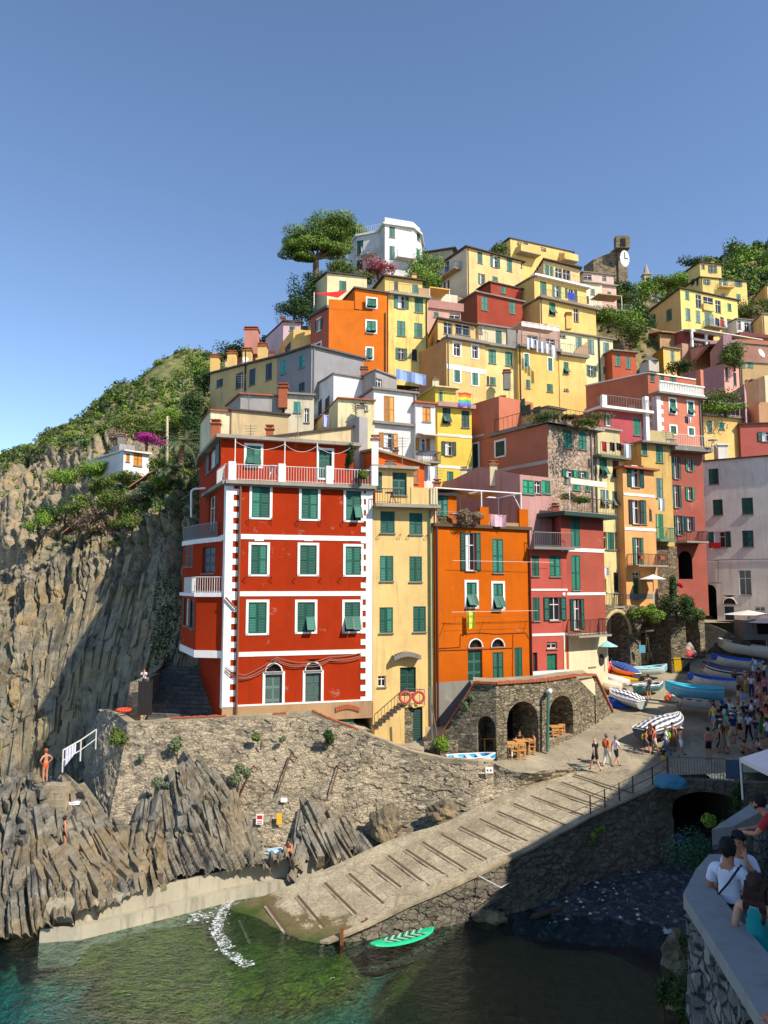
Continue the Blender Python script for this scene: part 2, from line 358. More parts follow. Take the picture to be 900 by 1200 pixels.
        if kind == 'D':
            m = MB(); Q(m, i, u0, u1, z0, z1, -.2, -.15, sm)
            for k in range(2):
                for j in range(3):
                    a0 = u0+.08+k*(wd/2); Q(m, i, a0, a0+wd/2-.16, z0+.12+j*ht/3, z0+(j+1)*ht/3-.08, -.15, -.13, shutterframe(col))
            m.build('door_leaf', wo)
        return wo
    def wins(s, i, txt):
        for ln in txt.replace('\n', ';').split(';'):
            q = ln.split()
            if q: s.win(i, q[0], q[1], *map(float, q[2:6]))
    def band(s, i, t, y0, y1, m=None, d=.04, x=None):
        """horizontal moulding across facade i between picture rows y0,y1 read at its left end (or at x)"""
        L = s.frame(i)[3]; px = x if x is not None else proj(s.P(i, .2, s.zt))[0]
        q0 = tp(t, 0, y0)[1]; q1 = tp(t, 0, y1)[1]; z1 = s.uv(i, px, q0)[1]; z0 = s.uv(i, px, q1)[1]
        q_ = MB(); s.qbox(q_, i, 0, L, z0, z1, 0, d, m or WHITE); q_.build('moulding', s.H.root); return z0, z1
    def balcony(s, i, t, x0, y0, x1, y1, dep=.9, solid=None, rm=None, slabm=None, th=.14):
        """y0 = rail top, y1 = slab top, on facade i"""
        u0, u1, z0, z1 = s.bb(i, t, x0, y0, x1, y1); z1 = min(z1, z0+1.1); b = MB()
        s.qbox(b, i, u0, u1, z0-th, z0, 0, dep, slabm or CONC); bo = b.build('balcony', s.H.root)
        pts = [s.P(i, u0+.05, z0, .02), s.P(i, u0+.05, z0, dep-.05), s.P(i, u1-.05, z0, dep-.05), s.P(i, u1-.05, z0, .02)]
        if solid:
            r = MB(); s.qbox(r, i, u0, u1, z0, z1, dep-.12, dep, solid); s.qbox(r, i, u0, u0+.12, z0, z1, 0, dep-.12, solid); s.qbox(r, i, u1-.12, u1, z0, z1, 0, dep-.12, solid); r.build('parapet', bo)
        else: rail(pts, z1-z0, bo, rm or METAL)
        return bo
    def finish(s):
        H = s.H; W = MB()
        for i in range(s.n):
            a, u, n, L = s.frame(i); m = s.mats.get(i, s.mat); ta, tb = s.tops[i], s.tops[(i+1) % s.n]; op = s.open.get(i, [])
            zmax = min(ta, tb); 
            op = [(max(0.02, a0), min(L-.02, a1), max(s.zb+.01, b0), min(zmax-.02, b1), dd) for a0, a1, b0, b1, dd in op]
            op = [o for o in op if o[1]-o[0] > .1 and o[3]-o[2] > .1]
            us = sorted({0, L, *[o[0] for o in op], *[o[1] for o in op]}); zs = sorted({s.zb, zmax, *[o[2] for o in op], *[o[3] for o in op]})
            for p, q in zip(us, us[1:]):
                for r0, r1 in zip(zs, zs[1:]):
                    cu, cz = (p+q)/2, (r0+r1)/2
                    if any(o[0] < cu < o[1] and o[2] < cz < o[3] for o in op): continue
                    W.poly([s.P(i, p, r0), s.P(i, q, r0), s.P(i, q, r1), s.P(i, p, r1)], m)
            if abs(ta-tb) > .01: W.poly([s.P(i, 0, zmax), s.P(i, L, zmax), s.P(i, L, tb)] if tb > ta else [s.P(i, 0, zmax), s.P(i, L, zmax), s.P(i, 0, ta)], m)
            if s.gable and i in (s.gable[0], (s.gable[0]+2) % s.n): W.poly([s.P(i, 0, zmax), s.P(i, L, zmax), s.P(i, L/2, zmax+s.gable[1])], m)
            for a0, a1, b0, b1, dd in op:
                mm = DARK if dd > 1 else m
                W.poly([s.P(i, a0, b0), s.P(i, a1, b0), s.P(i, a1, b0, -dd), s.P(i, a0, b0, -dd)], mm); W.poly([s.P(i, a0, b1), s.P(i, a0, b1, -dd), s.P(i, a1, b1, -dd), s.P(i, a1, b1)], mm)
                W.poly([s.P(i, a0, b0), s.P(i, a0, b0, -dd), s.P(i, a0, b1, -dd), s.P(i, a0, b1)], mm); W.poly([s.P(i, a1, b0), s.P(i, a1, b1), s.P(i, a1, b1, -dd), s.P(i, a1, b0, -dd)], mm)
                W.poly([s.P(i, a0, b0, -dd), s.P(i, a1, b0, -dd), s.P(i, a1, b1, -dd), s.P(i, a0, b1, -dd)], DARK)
        W.build('wall', H.root)
        cen = sum(s.plan, Vector())/s.n
        if s.roof in ('slab', 'tile') and not s.gable:
            R = MB(); lo, hi = [], []
            for k, p in enumerate(s.plan):
                d = (p-cen).normalized(); q = p+d*s.over*1.3; lo.append(Vector((q.x, q.y, s.tops[k]-.02))); hi.append(Vector((q.x, q.y, s.tops[k]-.02+s.rth)))
            R.prism(lo, hi, s.rmat, s.rmat); R.build('roof', H.root)
        elif s.gable:
            g, hgt = s.gable; R = MB(); o = s.over
            P0, P1, P2, P3 = [s.plan[(g+k) % s.n] for k in range(4)]; z = s.tops[g]
            e = (P1-P0).normalized(); f = (P2-P1).normalized(); sl = hgt/((P1-P0).length/2)
            def V3(p, zz): return Vector((p.x, p.y, zz))
            ra = (P0+P1)/2-f*o; rb = (P2+P3)/2+f*o; top = z+hgt
            for (ea, eb, sg) in ((P1-f*o+e*o, P2+f*o+e*o, 1), (P0-f*o-e*o, P3+f*o-e*o, -1)):
                ze = z-sl*o; q = [V3(ea, ze), V3(eb, ze), V3(rb, top), V3(ra, top)]
                if sg < 0: q = q[::-1]
                R.prism([x+Vector((0, 0, .01)) for x in q], [x+Vector((0, 0, .01+s.rth)) for x in q], s.rmat, s.rmat)
            R.build('roof', H.root)
        elif s.roof == 'parapet':
            R = MB(); n = s.n
            for k in range(n):
                a, b = s.plan[k], s.plan[(k+1) % n]; dd = (b-a).normalized(); nn = Vector((dd.y, -dd.x, 0))
                lo = Vector((a.x, a.y, s.zt-.01)); R.box(lo-nn*.2, b-a, (0, 0, s.over), nn*.2, s.mat)
            R.build('parapet', H.root)
            T = MB(); T.poly([Vector((p.x, p.y, s.zt-.03)) for p in s.plan], s.rmat); T.build('roof', H.root)
        else:
            T = MB(); T.poly([Vector((p.x, p.y, z_-.01)) for p, z_ in zip(s.plan, s.tops)], s.rmat); T.build('roof', H.root)
        if s.extra.v: s.extra.build('trim', H.root)
_sf = {}
def shutterframe(c):
    k = tuple(c)
    if k not in _sf: _sf[k] = flat('shutter_frame_paint', tuple(int(x*.85) for x in c), .5)
    return _sf[k]
ROOFG = flat('grey_roof_edge', (128, 118, 104), .9); ROOFT = flat('terracotta_tile', (168, 92, 58), .9); SLATE = flat('slate_roof', (92, 88, 84), .9); ROOFD = flat('dark_roof_edge', (74, 62, 54), .9)
def rail(pts, h, parent, m, name='railing', gap=.14, r=.018, th=None):
    b = MB(); up = Vector((0, 0, h))
    for p, q in zip(pts, pts[1:]):
        L = (q-p).length; k = max(1, int(L/gap))
        b.tube(p+up, q+up, r*1.5, m, 5); b.tube(p+Vector((0, 0, .08)), q+Vector((0, 0, .08)), r, m, 4)
        for j in range(k+1):
            x = p.lerp(q, j/k); b.tube(x, x+up, r if j % 8 else r*1.5, m, 4)
    return b.build(name, parent)
class House:
    def __init__(s, label, name='house', cat='house', group='houses climbing the hillside'):
        s.blocks = []; s.label = label; s.name = name; s.cat = cat; s.group = group; s.root = empty(name, (0, 0, 0), label, cat, group)
    def block(s, xc, Yc, a, xr, yt, yb, mat, xl=None, YL=None, D=7.0, dR=0, dL=0, **k):
        plan, zt = rect(xc, Yc, a, xr, yt, xl, YL, D); zb = at(xc, yb, Yc).z
        if not s.blocks: s.root.location = (plan[1].x, plan[1].y, zb)
        tops = [zt+dL, zt, zt+dR, zt+dL+dR]
        return Block(s, plan, zt, zb, mat, tops=tops, **k)
    def poly(s, pts, yt, yb, mat, kref=0, back=6.0, seg=-1, **k):
        """pts: visible plan points left to right (px, Y)"""
        vis = [at(px, yt, Y) for px, Y in pts]; zt = vis[kref].z; zb = at(pts[kref][0], yb, pts[kref][1]).z
        vis = [Vector((p.x, p.y, 0)) for p in vis]
        a, b = vis[0], vis[-1]; d = (vis[seg]-vis[seg-1]).normalized(); q = Vector((-d.y, d.x, 0)); 
        plan = vis+[b+q*back, a+q*back] if back else vis
        if not s.blocks: s.root.location = (plan[1].x, plan[1].y, zb)
        return Block(s, plan, zt, zb, mat, **k)
    def part(s, name, mb, parent=None): return mb.build(name, parent or s.root)
    def finish(s):
        for b in s.blocks: b.finish()
        b = max(s.blocks, key=lambda q: q.zt); c = sum(b.plan, Vector())/b.n; yy = c.y; rn = random.Random(int(c.x*37+c.y*11)); zt = sum(b.tops)/b.n
        def spot(): k = rn.randrange(b.n); q = c.lerp(b.plan[k], rn.uniform(.2, .75)); return Vector((q.x, q.y, zt))
        if rn.random() < .75 and b.roof != 'parapet':
            m = MB(); q = spot(); mm = rn.choice([CREAM, ROOFT, GREYP, b.mat]); w_ = rn.uniform(.45, .7); h_ = rn.uniform(.5, 1.0); m.abox(q-Vector((0, 0, .3)), w_, w_*.8, h_+.4, mm); m.abox(q+Vector((0, 0, h_+.1)), w_+.16, w_*.8+.16, .07, ROOFG); m.abox(q+Vector((0, 0, h_+.17)), w_*.6, w_*.5, .14, mm); m.abox(q+Vector((0, 0, h_+.31)), w_+.1, w_*.8, .05, ROOFT); m.build('chimney', s.root)
        if rn.random() < .6:
            m = MB(); q = spot(); h_ = rn.uniform(1.5, 2.6); m.tube(q, q+Vector((0, 0, h_)), .035, METAL, 4)
            for k in range(4): r_ = q+Vector((0, 0, h_-.1-k*.2)); m.tube(r_-Vector((.5-.07*k, 0, 0)), r_+Vector((.5-.07*k, 0, 0)), .02, METAL, 4)
            m.build('antenna', s.root)
        for b in s.blocks:
            L = b.frame(1)[3] if b.n == 4 else 0
            if L > 4 and b.zt-b.zb > 5 and rn.random() < .6 and yy > 55:
                m = MB(); u = rn.choice([.2, L-.2]); m.path([b.P(1, u, b.zt-.05, .09), b.P(1, u, b.zb, .09)], .06, rn.choice([METAL, ROOFD, GREYP]), 6); m.build('drainpipe', s.root)
        return s
def chimney(H, px, py, Y, w=.5, h=1.0, m=None):
    b = MB(); p = at(px, py, Y); b.abox(p-Vector((0, 0, .9)), w, w, h+.9, m or WHITE); b.abox(p+Vector((0, 0, h)), w+.2, w+.2, .1, ROOFT); b.abox(p+Vector((0, 0, h+.1)), w*.6, w*.6, .18, m or WHITE); b.abox(p+Vector((0, 0, h+.28)), w+.1, w+.1, .07, ROOFT); return b.build('chimney', H.root)
def antenna(H, px, py, Y, h=2.0):
    b = MB(); p = at(px, py, Y); b.tube(p-Vector((0, 0, .6)), p+Vector((0, 0, h)), .03, METAL, 5)
    for k in range(4): q = p+Vector((0, 0, h-.12-k*.16)); b.tube(q-Vector((.45-.06*k, 0, 0)), q+Vector((.45-.06*k, 0, 0)), .014, METAL, 4)
    return b.build('antenna', H.root)
def dish(H, px, py, Y, r=.35):
    b = MB(); p = at(px, py, Y); n = Vector((.5, -.8, .3)).normalized(); x = n.orthogonal().normalized(); y = n.cross(x)
    ring = [p+(x*math.cos(t*math.pi/8)+y*math.sin(t*math.pi/8))*r+n*.1 for t in range(16)]
    for k in range(16): b.poly([p, ring[k], ring[(k+1) % 16]], WHITE)
    b.tube(p, p-Vector((0, 0, .8)), .03, METAL, 5); return b.build('satellite_dish', H.root)
# ================================================================= the waterfront row
RED = stucco((182, 54, 12), .3, .86, (.12, .03, .01)); YEL = stucco((254, 217, 142), .34, 1.0); ORG = stucco((216, 106, 8), .28, .86, (.25, .09, .01)); CORAL = stucco((204, 98, 84), .25)
BRICKP = stucco((182, 92, 74), .2); CREAM = stucco((246, 232, 190), .45); TAN = stucco((196, 160, 118), .35)
# ---- red house on the corner
H = House('tall red corner house with white quoins and bands, nearest the sea', 'red_house', 'house', 'harbour front houses')
b = H.poly([(241, 53), (266, 46), (436, 48.7)], 563, 850, RED, kref=1, back=7, roof='none', rmat=CONC); RB = b
b.wins(1, '''J cgf 553 402 715 650;K cgf 122 420 272 660;K hgf 435 435 577 670;* cgf 291 635.5 316 675;* cgf 348.5 636 373.8 675;* cgf 402 637.5 426 675.5
O cgf 528 316 692 564;P hgf 93 376 250 614;P tgf 425 376 568 610;* Dsf 307.5 787 333.5 838;* Dsf 354.6 785.5 379 834;* Fk 311 774 330.5 787;* Fk 357.5 772.5 376.5 785.5;* Dg 398 832 415 848''')
b.band(1, '*', 625.5, 631.5); b.band(1, '*', 693, 698.8); b.band(1, '*', 764.5, 770); b.band(0, '*', 626, 632, x=264); b.band(0, '*', 693, 699, x=264)
z1, z0 = b.uv(1, 300, 561)[1], b.uv(1, 300, 827)[1]; L = b.frame(1)[3]
b.qbox(b.extra, 1, -.02, L+.02, b.zb, z0, 0, .05, TAN); b.qbox(b.extra, 1, 0, L, z0, z0+.1, 0, .065, WHITE)
zz = b.zt-.15; k = 0
while zz > z0+.1:
    w1 = .75 if k % 2 else .42
    b.qbox(b.extra, 1, -.03, w1, zz-.36, zz, 0, .05, WHITE); b.qbox(b.extra, 1, L-w1, L+.03, zz-.36, zz, 0, .05, WHITE); b.qbox(b.extra, 0, b.frame(0)[3]-.5, b.frame(0)[3]+.02, zz-.36, zz, 0, .05, WHITE)
    zz -= .36; k += 1
# little keystones over the middle row
for px in (303.5, 361.2, 414):
    u, z = b.uv(1, px, 634); b.qbox(b.extra, 1, u-.28, u+.28, z, z+.2, 0, .06, WHITE)
# terrace slab and its railing
T = MB(); a, u, n, L = b.frame(1)
b.qbox(T, 1, -.1, L+.15, b.zt-.22, b.zt, -1.5, .42, CONC); b.qbox(T, 0, 0, b.frame(0)[3]+.1, b.zt-.22, b.zt, -1, .3, CONC); b.qbox(T, 1, -.12, L+.17, b.zt-.32, b.zt-.22, 0, .3, GREYP)
T.build('terrace', H.root)
zt = b.zt
for px in (271.5, 329.5, 385, 437.5):
    m = MB(); uu = b.uv(1, px, 550)[0]; hh = 1.3 if px > 430 else 1.15
    b.qbox(m, 1, uu-.22, uu+.22, zt, zt+hh, .05, .38, WHITE); m.build('terrace_pillar', H.root)
for p0, p1 in ((271.5, 329.5), (329.5, 385), (385, 437.5)):
    ua, ub = b.uv(1, p0, 550)[0]+.25, b.uv(1, p1, 550)[0]-.25; rail([b.P(1, ua, zt, .25), b.P(1, ub, zt, .25)], 1.0, H.root, WMETAL, gap=.17)
rail([b.P(0, b.frame(0)[3]-2.5, zt, .15), b.P(0, b.frame(0)[3], zt, .15), b.P(1, .2, zt, .3)], 1.0, H.root, WMETAL, gap=.17)
for px in (275, 333, 371):
    m = MB(); uu = b.uv(1, px, 540)[0]; m.tube(b.P(1, uu, zt, .2), b.P(1, uu, zt+2.6, .2), .035, WHITE); m.build('awning_pole', H.root)
m = MB()
for q in ((275, 333), (333, 371), (371, 410)):
    pts = []
    for k in range(13):
        t = k/12; uu = b.uv(1, q[0]+(q[1]-q[0])*t, 540)[0]; pts.append(b.P(1, uu, zt+2.45-.45*4*t*(1-t), .18))
    m.path(pts, .012, WHITE, 4)
m.build('terrace_cable', H.root)
# drain pipe down the facade
m = MB(); ua = b.uv(1, 281, 600)[0]; ub = b.uv(1, 272, 830)[0]
m.path([b.P(1, ua, zt-.2, .2), b.P(1, ua, z0+1, .2), b.P(1, ua, b.zb+.3, .2)], .075, flat('brown_pipe', (122, 78, 58), .6), 8)
p = b.uv(1, 276, 713); q = b.uv(1, 262, 700); m.path([b.P(1, p[0], p[1], .2), b.P(1, q[0]+.1, q[1], .2)], .06, flat('brown_pipe', (122, 78, 58), .6), 8); m.build('drainpipe', H.root)
# cables swagged below the first band
m = MB()
for off in (0, .12, .2):
    anc = [(264, 781), (287, 791), (324, 770), (356, 776), (386, 769.5), (430, 763)]; pts = []
    for (x0, y0), (x1, y1) in zip(anc, anc[1:]):
        for k in range(6):
            t = k/6; uu, z = b.uv(1, x0+(x1-x0)*t, y0+(y1-y0)*t); pts.append(b.P(1, uu, z-off-.2*4*t*(1-t)*(.4+off*3), .12+off*.2))
    m.path(pts, .022, flat('grey_cable', (150, 120, 104), .7), 4)
m.build('cable', H.root)
# brick arch over the cellar door
m = MB(); 
for k in range(13):
    t = k/12; px = 394+26*t; py = 829.5-3.2*math.sin(math.pi*t); uu, z = b.uv(1, px, py); b.qbox(m, 1, uu-.055, uu+.05, z-.22, z+.05, .05, .14, ROOFT)
m.build('brick_arch', H.root)
for px, py in ((291, 609), (318, 609), (348, 611), (375, 611), (401, 612), (427, 613), (287, 677), (318, 677), (345, 678), (376, 678), (398, 678), (428, 678)):
    m = MB(); uu, z = b.uv(1, px, py); m.tube(b.P(1, uu, z, 0), b.P(1, uu, z+.1, .28), .02, DKMETAL, 4); m.tube(b.P(1, uu, z-.35, .02), b.P(1, uu, z+.08, .24), .014, DKMETAL, 4); m.build('line_bracket', H.root)
# set-back top storey
t_ = H.poly([(242, 55), (259.5, 48), (414, 50.9)], 513.5, 570, RED, kref=1, back=5, over=.5, rmat=CONC, rth=.22)
t_.wins(1, 'J tgf 515 118 650 288;K Dgf 245 150 368 372'); t_.wins(0, 'J od 275 160 320 300')
# sea-side bay: two stepped volumes with balconies
bay = H.poly([(213, 52), (230.5, 46.7), (262, 46.25)], 697, 770, RED, kref=1, back=3, roof='none', rmat=CONC); bay.mats = {}
bay.wins(0, 'O ok 100 310 130 500;O ck 140 320 165 520')
L1 = bay.frame(1)[3]; bay.qbox(bay.extra, 1, -.05, L1+.02, bay.zb-.02, bay.zb+.42, 0, .06, WHITE); bay.qbox(bay.extra, 0, 0, bay.frame(0)[3]+.04, bay.zb-.02, bay.zb+.42, 0, .06, WHITE)
bay.qbox(bay.extra, 1, -.1, L1, bay.zt-.12, bay.zt+.14, -2, .16, WHITE); bay.qbox(bay.extra, 0, 0, bay.frame(0)[3]+.1, bay.zt-.1, bay.zt+.12, -2, .16, WHITE)
rail([bay.P(0, 1.5, bay.zt+.14, .08), bay.P(0, bay.frame(0)[3], bay.zt+.14, .08), bay.P(1, L1-.1, bay.zt+.14, .08)], .95, H.root, WMETAL, gap=.16)
up = H.poly([(215, 52.5), (231, 50), (264, 46.9)], 632, 698, RED, kref=1, back=3, roof='none', rmat=CONC)
up.wins(1, 'O Dn 222 -55 312 130'); up.wins(0, '* ck 217 639 220.5 664;* ck 222 639 225.5 664')
up.qbox(up.extra, 1, -.1, up.frame(1)[3], up.zt-.3, up.zt, 0, .1, WHITE); up.qbox(up.extra, 0, 0, up.frame(0)[3]+.1, up.zt-.3, up.zt, 0, .1, WHITE)
rail([up.P(0, .1, up.zt, .05), up.P(0, up.frame(0)[3], up.zt, .05), up.P(1, up.frame(1)[3]*.75, up.zt, .05)], .95, H.root, METAL, gap=.12)
b.wins(0, 'J gk 268 490 312 735')
m = MB(); c0 = at(224, 608, 50); m.path([at(224, 606, 50), at(224, 576, 50), at(227, 573, 50), at(241, 572, 50)], .07, WHITE, 8)
m.box(at(212, 586, 51), at(228, 575, 50)-at(212, 586, 51), Vector((0, 1.2, .2)), (0, 0, .05), GREYP); m.build('balcony_awning', H.root)
H.finish()
# ---- tall yellow house
H = House('tall narrow pale yellow house between the red and orange ones, life rings by its door', 'yellow_house', 'house', 'harbour front houses')
b = H.block(437.2, 48.75, 16, 508, 594.5, 880, YEL, D=6, roof='none', rmat=CONC); YB = b
b.wins(1, '''* cg 445.8 599.2 462.5 624.6;L cg 58 487 150 637;P cg 692 68 785 246;* cg 479.7 652 494.5 681.5;P cg 688 430 783 610;Q cg 25 303 115 482;V Dd 293 72 405 250;V gk 138 132 193 208''')
L = b.frame(1)[3]; T = MB(); b.qbox(T, 1, 0, L+.25, b.zt, b.zt+.22, -1.2, .75, CONC); T.build('terrace', H.root)
zt = b.zt+.22
ua = b.uv(1, 466, 590)[0]; ub = b.uv(1, 505, 590)[0]
rail([b.P(1, .1, zt, .65), b.P(1, ua, zt, .65)], .95, H.root, DKMETAL, gap=.16)
m = MB(); b.qbox(m, 1, b.uv(1, 478, 580)[0], ub, zt, zt+1.1, .5, .68, YEL); m.build('parapet', H.root)
m = MB()
for px in (501, 504, 507): uu = b.uv(1, px, 580)[0]; b.qbox(m, 1, uu-.06, uu+.06, zt, zt+1.1, .7, .8, CREAM)
m.build('parapet_post', H.root)
m = MB(); uu, z = b.uv(1, 475, 768)
for k in range(10):
    t0, t1 = k/10, (k+1)/10; u0, u1 = uu-.9+1.8*t0, uu-.9+1.8*t1; zc = z+.25*math.sin(math.pi*(t0+t1)/2); b.qbox(m, 1, u0, u1, zc-.28, zc, .02, .55, GREYP)
m.build('door_canopy', H.root)
m = MB(); uu, z = b.uv(1, 503, 700); g = flat('green_pipe', (92, 122, 96), .5)
m.path([b.P(1, L-.3, zt-.3, .12), b.P(1, L-.3, b.zb+.5, .12)], .06, g, 8); m.build('drainpipe', H.root)
t_ = H.block(440, 50.6, 16, 484.5, 548.5, 600, YEL, D=4, over=.4, rmat=CONC, rth=.2)
t_.wins(1, 'K cd 665 320 706 445;K Dd 780 322 880 482')
for s_ in ((441.5, 628), (466, 628), (476, 628.5), (497, 629)):
    m = MB(); uu, z = b.uv(1, s_[0]+2, s_[1]-1); m.tube(b.P(1, uu, z, 0), b.P(1, uu, z+.05, .3), .02, DKMETAL, 4); m.tube(b.P(1, uu, z-.3, 0), b.P(1, uu, z+.04, .28), .014, DKMETAL, 4); m.build('line_bracket', H.root)
H.finish()
# ---- orange house
H = House('bright orange house with arched door, above the stone arches', 'orange_house', 'house', 'harbour front houses')
b = H.block(509.5, 49.7, 27, 620.5, 615, 885, ORG, D=6, roof='none', rmat=TAN); OB = b
b.mats = {0: stucco((170, 78, 30), .2)}  # side wall is a darker orange, shade put into its colour
b.wins(1, '''L od 452 624 522 892;* cg 577 631.5 589.8 671.3;Q tgf 385 118 484 318;Q tgf 573 126 669 332;Q Dd 410 612 512 852;Q Fg 412 528 510 592;Q cd 585 625 660 842;Q Fg 570 528 664 588;Q cg 738 592 793 828''')
L = b.frame(1)[3]; b.qbox(b.extra, 1, -.15, L+.1, b.zt-.1, b.zt+.12, -1, .2, flat('brown_cornice', (86, 70, 50), .8))
zz = b.uv(1, 600, 794)[1]; b.qbox(b.extra, 1, 0, L, b.zb, zz, 0, .03, GREYP)
m = MB(); pk = flat('brown_pipe', (98, 52, 36), .6); m.path([b.P(1, L-.12, b.zt-.1, .08), b.P(1, L-.12, zz-.3, .08)], .06, pk, 8); m.path([b.P(1, .12, b.zt-.1, .08), b.P(1, .12, b.zb, .08)], .06, pk, 8); m.build('drainpipe', H.root)
m = MB()
for path in ([(511, 759.5), (539, 758), (539.5, 743), (562, 741), (580, 742.5), (616, 741), (619, 747)], [(513, 762), (544, 761), (600, 759), (600, 760)], [(601, 743), (600.5, 795)], [(514, 699)]):
    pts = [b.P(1, *b.uv(1, x, y), .05) for x, y in path]
    if len(pts) > 1: m.path(pts, .022, flat('orange_conduit', (150, 70, 20), .7), 4)
m.build('conduit', H.root)
m = MB(); zl = [b.uv(1, 570, y)[1] for y in (716, 722, 729)]
for z in zl[:1]: m.path([b.P(1, .8, z, .75), b.P(1, L, z, .75)], .013, WHITE, 4)
for z in zl[1:]: m.path([b.P(1, .8, z, .5), b.P(1, L-.2, z, .5)], .008, DKMETAL, 4)
zq = b.uv(1, 570, 658)[1]; m.path([b.P(1, 1, zq, .6), b.P(1, L+1.5, zq, .7)], .012, WHITE, 4)
for px in (520.5, 566, 617):
    uu = b.uv(1, px, 720)[0]; uu = min(uu, L-.1); m.tube(b.P(1, uu, zl[2], 0), b.P(1, uu, zl[2], .8), .018, DKMETAL, 4)
m.build('clothes_line', H.root)
# roof terrace
zt = b.zt+.12
for px, w_ in ((566.5, .36), (612.5, .38)):
    m = MB(); uu = b.uv(1, px, 600)[0]; b.qbox(m, 1, uu-w_, uu+w_, zt, zt+1.25, -.15, .12, ORG); m.build('terrace_pillar', H.root)
m = MB(); ua, ub = b.uv(1, 569, 600)[0], b.uv(1, 609, 600)[0]; b.qbox(m, 1, ua, ub, zt, zt+.25, -.1, .05, TAN); b.qbox(m, 1, b.uv(1, 585, 600)[0], ub, zt+.25, zt+1.1, -2.6, -2.55, stucco((190, 110, 60), .3)); m.build('parapet', H.root)
ua = b.uv(1, 512, 600)[0]; rail([b.P(1, ua, zt, 0), b.P(1, b.uv(1, 563, 600)[0], zt, 0)], .8, H.root, METAL, gap=.5, r=.012)
pg = MB(); q = [b.P(1, b.uv(1, x, 580)[0], zt, d) for x, d in ((512, -.2), (566, -.2), (612.5, -.2))]; q2 = [p+Vector((-1.2, 2.6, 0)) for p in q]; hh = 2.4
for p in q+q2: pg.tube(p, p+Vector((0, 0, hh)), .045, WHITE, 6)
up_ = Vector((0, 0, hh)); pg.path([p+up_ for p in q], .05, WHITE); pg.path([p+up_ for p in q2], .05, WHITE)
for a_, c_ in zip(q, q2): pg.tube(a_+up_, c_+up_, .05, WHITE)
pg.tube(q[2]+Vector((0, 0, 1.2)), q[2]+up_+Vector((-.5, .2, -.1)), .03, WHITE)
pg.build('pergola_frame', H.root)
m = MB(); cl = flat('canvas', (206, 170, 122), .95)
for k in range(8):
    t0, t1 = k/8*.8, (k+1)/8*.8; s0, s1 = .18*math.sin(k*1.1), .18*math.sin((k+1)*1.1)
    A0 = q[0].lerp(q[2], t0)+up_+Vector((0, 0, s0-.1)); A1 = q[0].lerp(q[2], t1)+up_+Vector((0, 0, s1-.1)); B0 = q2[0].lerp(q2[2], t0)+up_+Vector((0, 0, -s0)); B1 = q2[0].lerp(q2[2], t1)+up_+Vector((0, 0, -s1)); m.poly([A0, A1, B1, B0], cl)
m.build('canopy', H.root)
t_ = H.block(512, 50.8, 22, 535, 580, 618, ORG, D=3, over=.2, rmat=CONC); t_.wins(1, 'L cg 240 358 330 500')
H.finish()
# ---- pink house: lower left volume with balcony terrace and taller right volume
H = House('coral pink house with white bands, right of the orange house above the stone arches', 'pink_house', 'house', 'harbour front houses')
b = H.poly([(621.5, 53.0), (663.6, 54.3)], 643.5, 830, CORAL, back=4, roof='none', rmat=CONC)
b.wins(0, '''* cg 623.3 651 631.8 675;* cg 644 651 657 675.5;R cg 145 240 195 405;R od 262 238 340 402;R Dk 147 628 180 832;R De 246 636 318 812;R gk 245 553 318 600''')
b.band(0, 'R', 180, 194); b.band(0, 'R', 496, 514); z = b.uv(0, 640, 786)[1]; b.qbox(b.extra, 0, 0, b.frame(0)[3], b.zb, z, 0, .03, WHITE)
T = MB(); Lb = b.frame(0)[3]; b.qbox(T, 0, -.1, Lb+.3, b.zt-.02, b.zt+.18, -1.5, .6, GREYP); T.build('terrace', H.root); rail([b.P(0, 0, b.zt+.18, .5), b.P(0, Lb+.2, b.zt+.18, .5)], 1.0, H.root, METAL, gap=.16)
c = H.poly([(631.5, 60.5), (656.8, 54.1), (706.6, 56.9)], 602, 830, BRICKP, kref=1, back=4, roof='none', rmat=CONC); PB = c
c.mats = {0: stucco((176, 96, 96), .2)}  # purplish side wall: its shade is put into the plaster colour
c.wins(1, '''M cg 412 500 476 722;* cg 669.7 650.8 680 691.5;R od 432 250 480 468;R Dd 390 642 446 805;R cg 535 600 583 726''')
c.band(1, 'M', 730, 756, x=663); c.band(1, 'R', 206, 226, x=664)
zz = c.uv(1, 680, 742)[1]; c.qbox(c.extra, 1, 0, c.frame(1)[3], c.zb, zz, 0, .03, stucco((246, 228, 188), .2))
c.balcony(1, 'R', 385, 388, 614, 500, dep=1.1, rm=DKMETAL)
T = MB(); Lc = c.frame(1)[3]; gd = flat('dark_green_fascia', (38, 66, 58), .6); c.qbox(T, 1, -.6, Lc+.7, c.zt-.18, c.zt+.1, -3, .9, gd); c.qbox(T, 1, -.5, Lc+.6, c.zt+.1, c.zt+.15, -3, .8, CONC); T.build('terrace', H.root)
rail([c.P(1, -.4, c.zt+.15, .7), c.P(1, Lc+.5, c.zt+.15, .7)], 1.05, H.root, RUST, gap=.18)
m = MB(); z = c.zt+.15; ua, ub = c.uv(1, 661, 580)[0], c.uv(1, 703, 580)[0]
for uu in (ua, ub): m.tube(c.P(1, uu, z, .5), c.P(1, uu, z+2.4, .5), .04, WHITE)
m.box(c.P(1, ua-.1, z+2.0, .55), c.P(1, ub, z, 0)-c.P(1, ua, z, 0), (0, 0, .42), Vector((.1, -.15, 0)), flat('white_canvas', (232, 220, 200), .9)); m.build('awning', H.root)
m = MB(); ov = c.uv(1, 704, 773); 
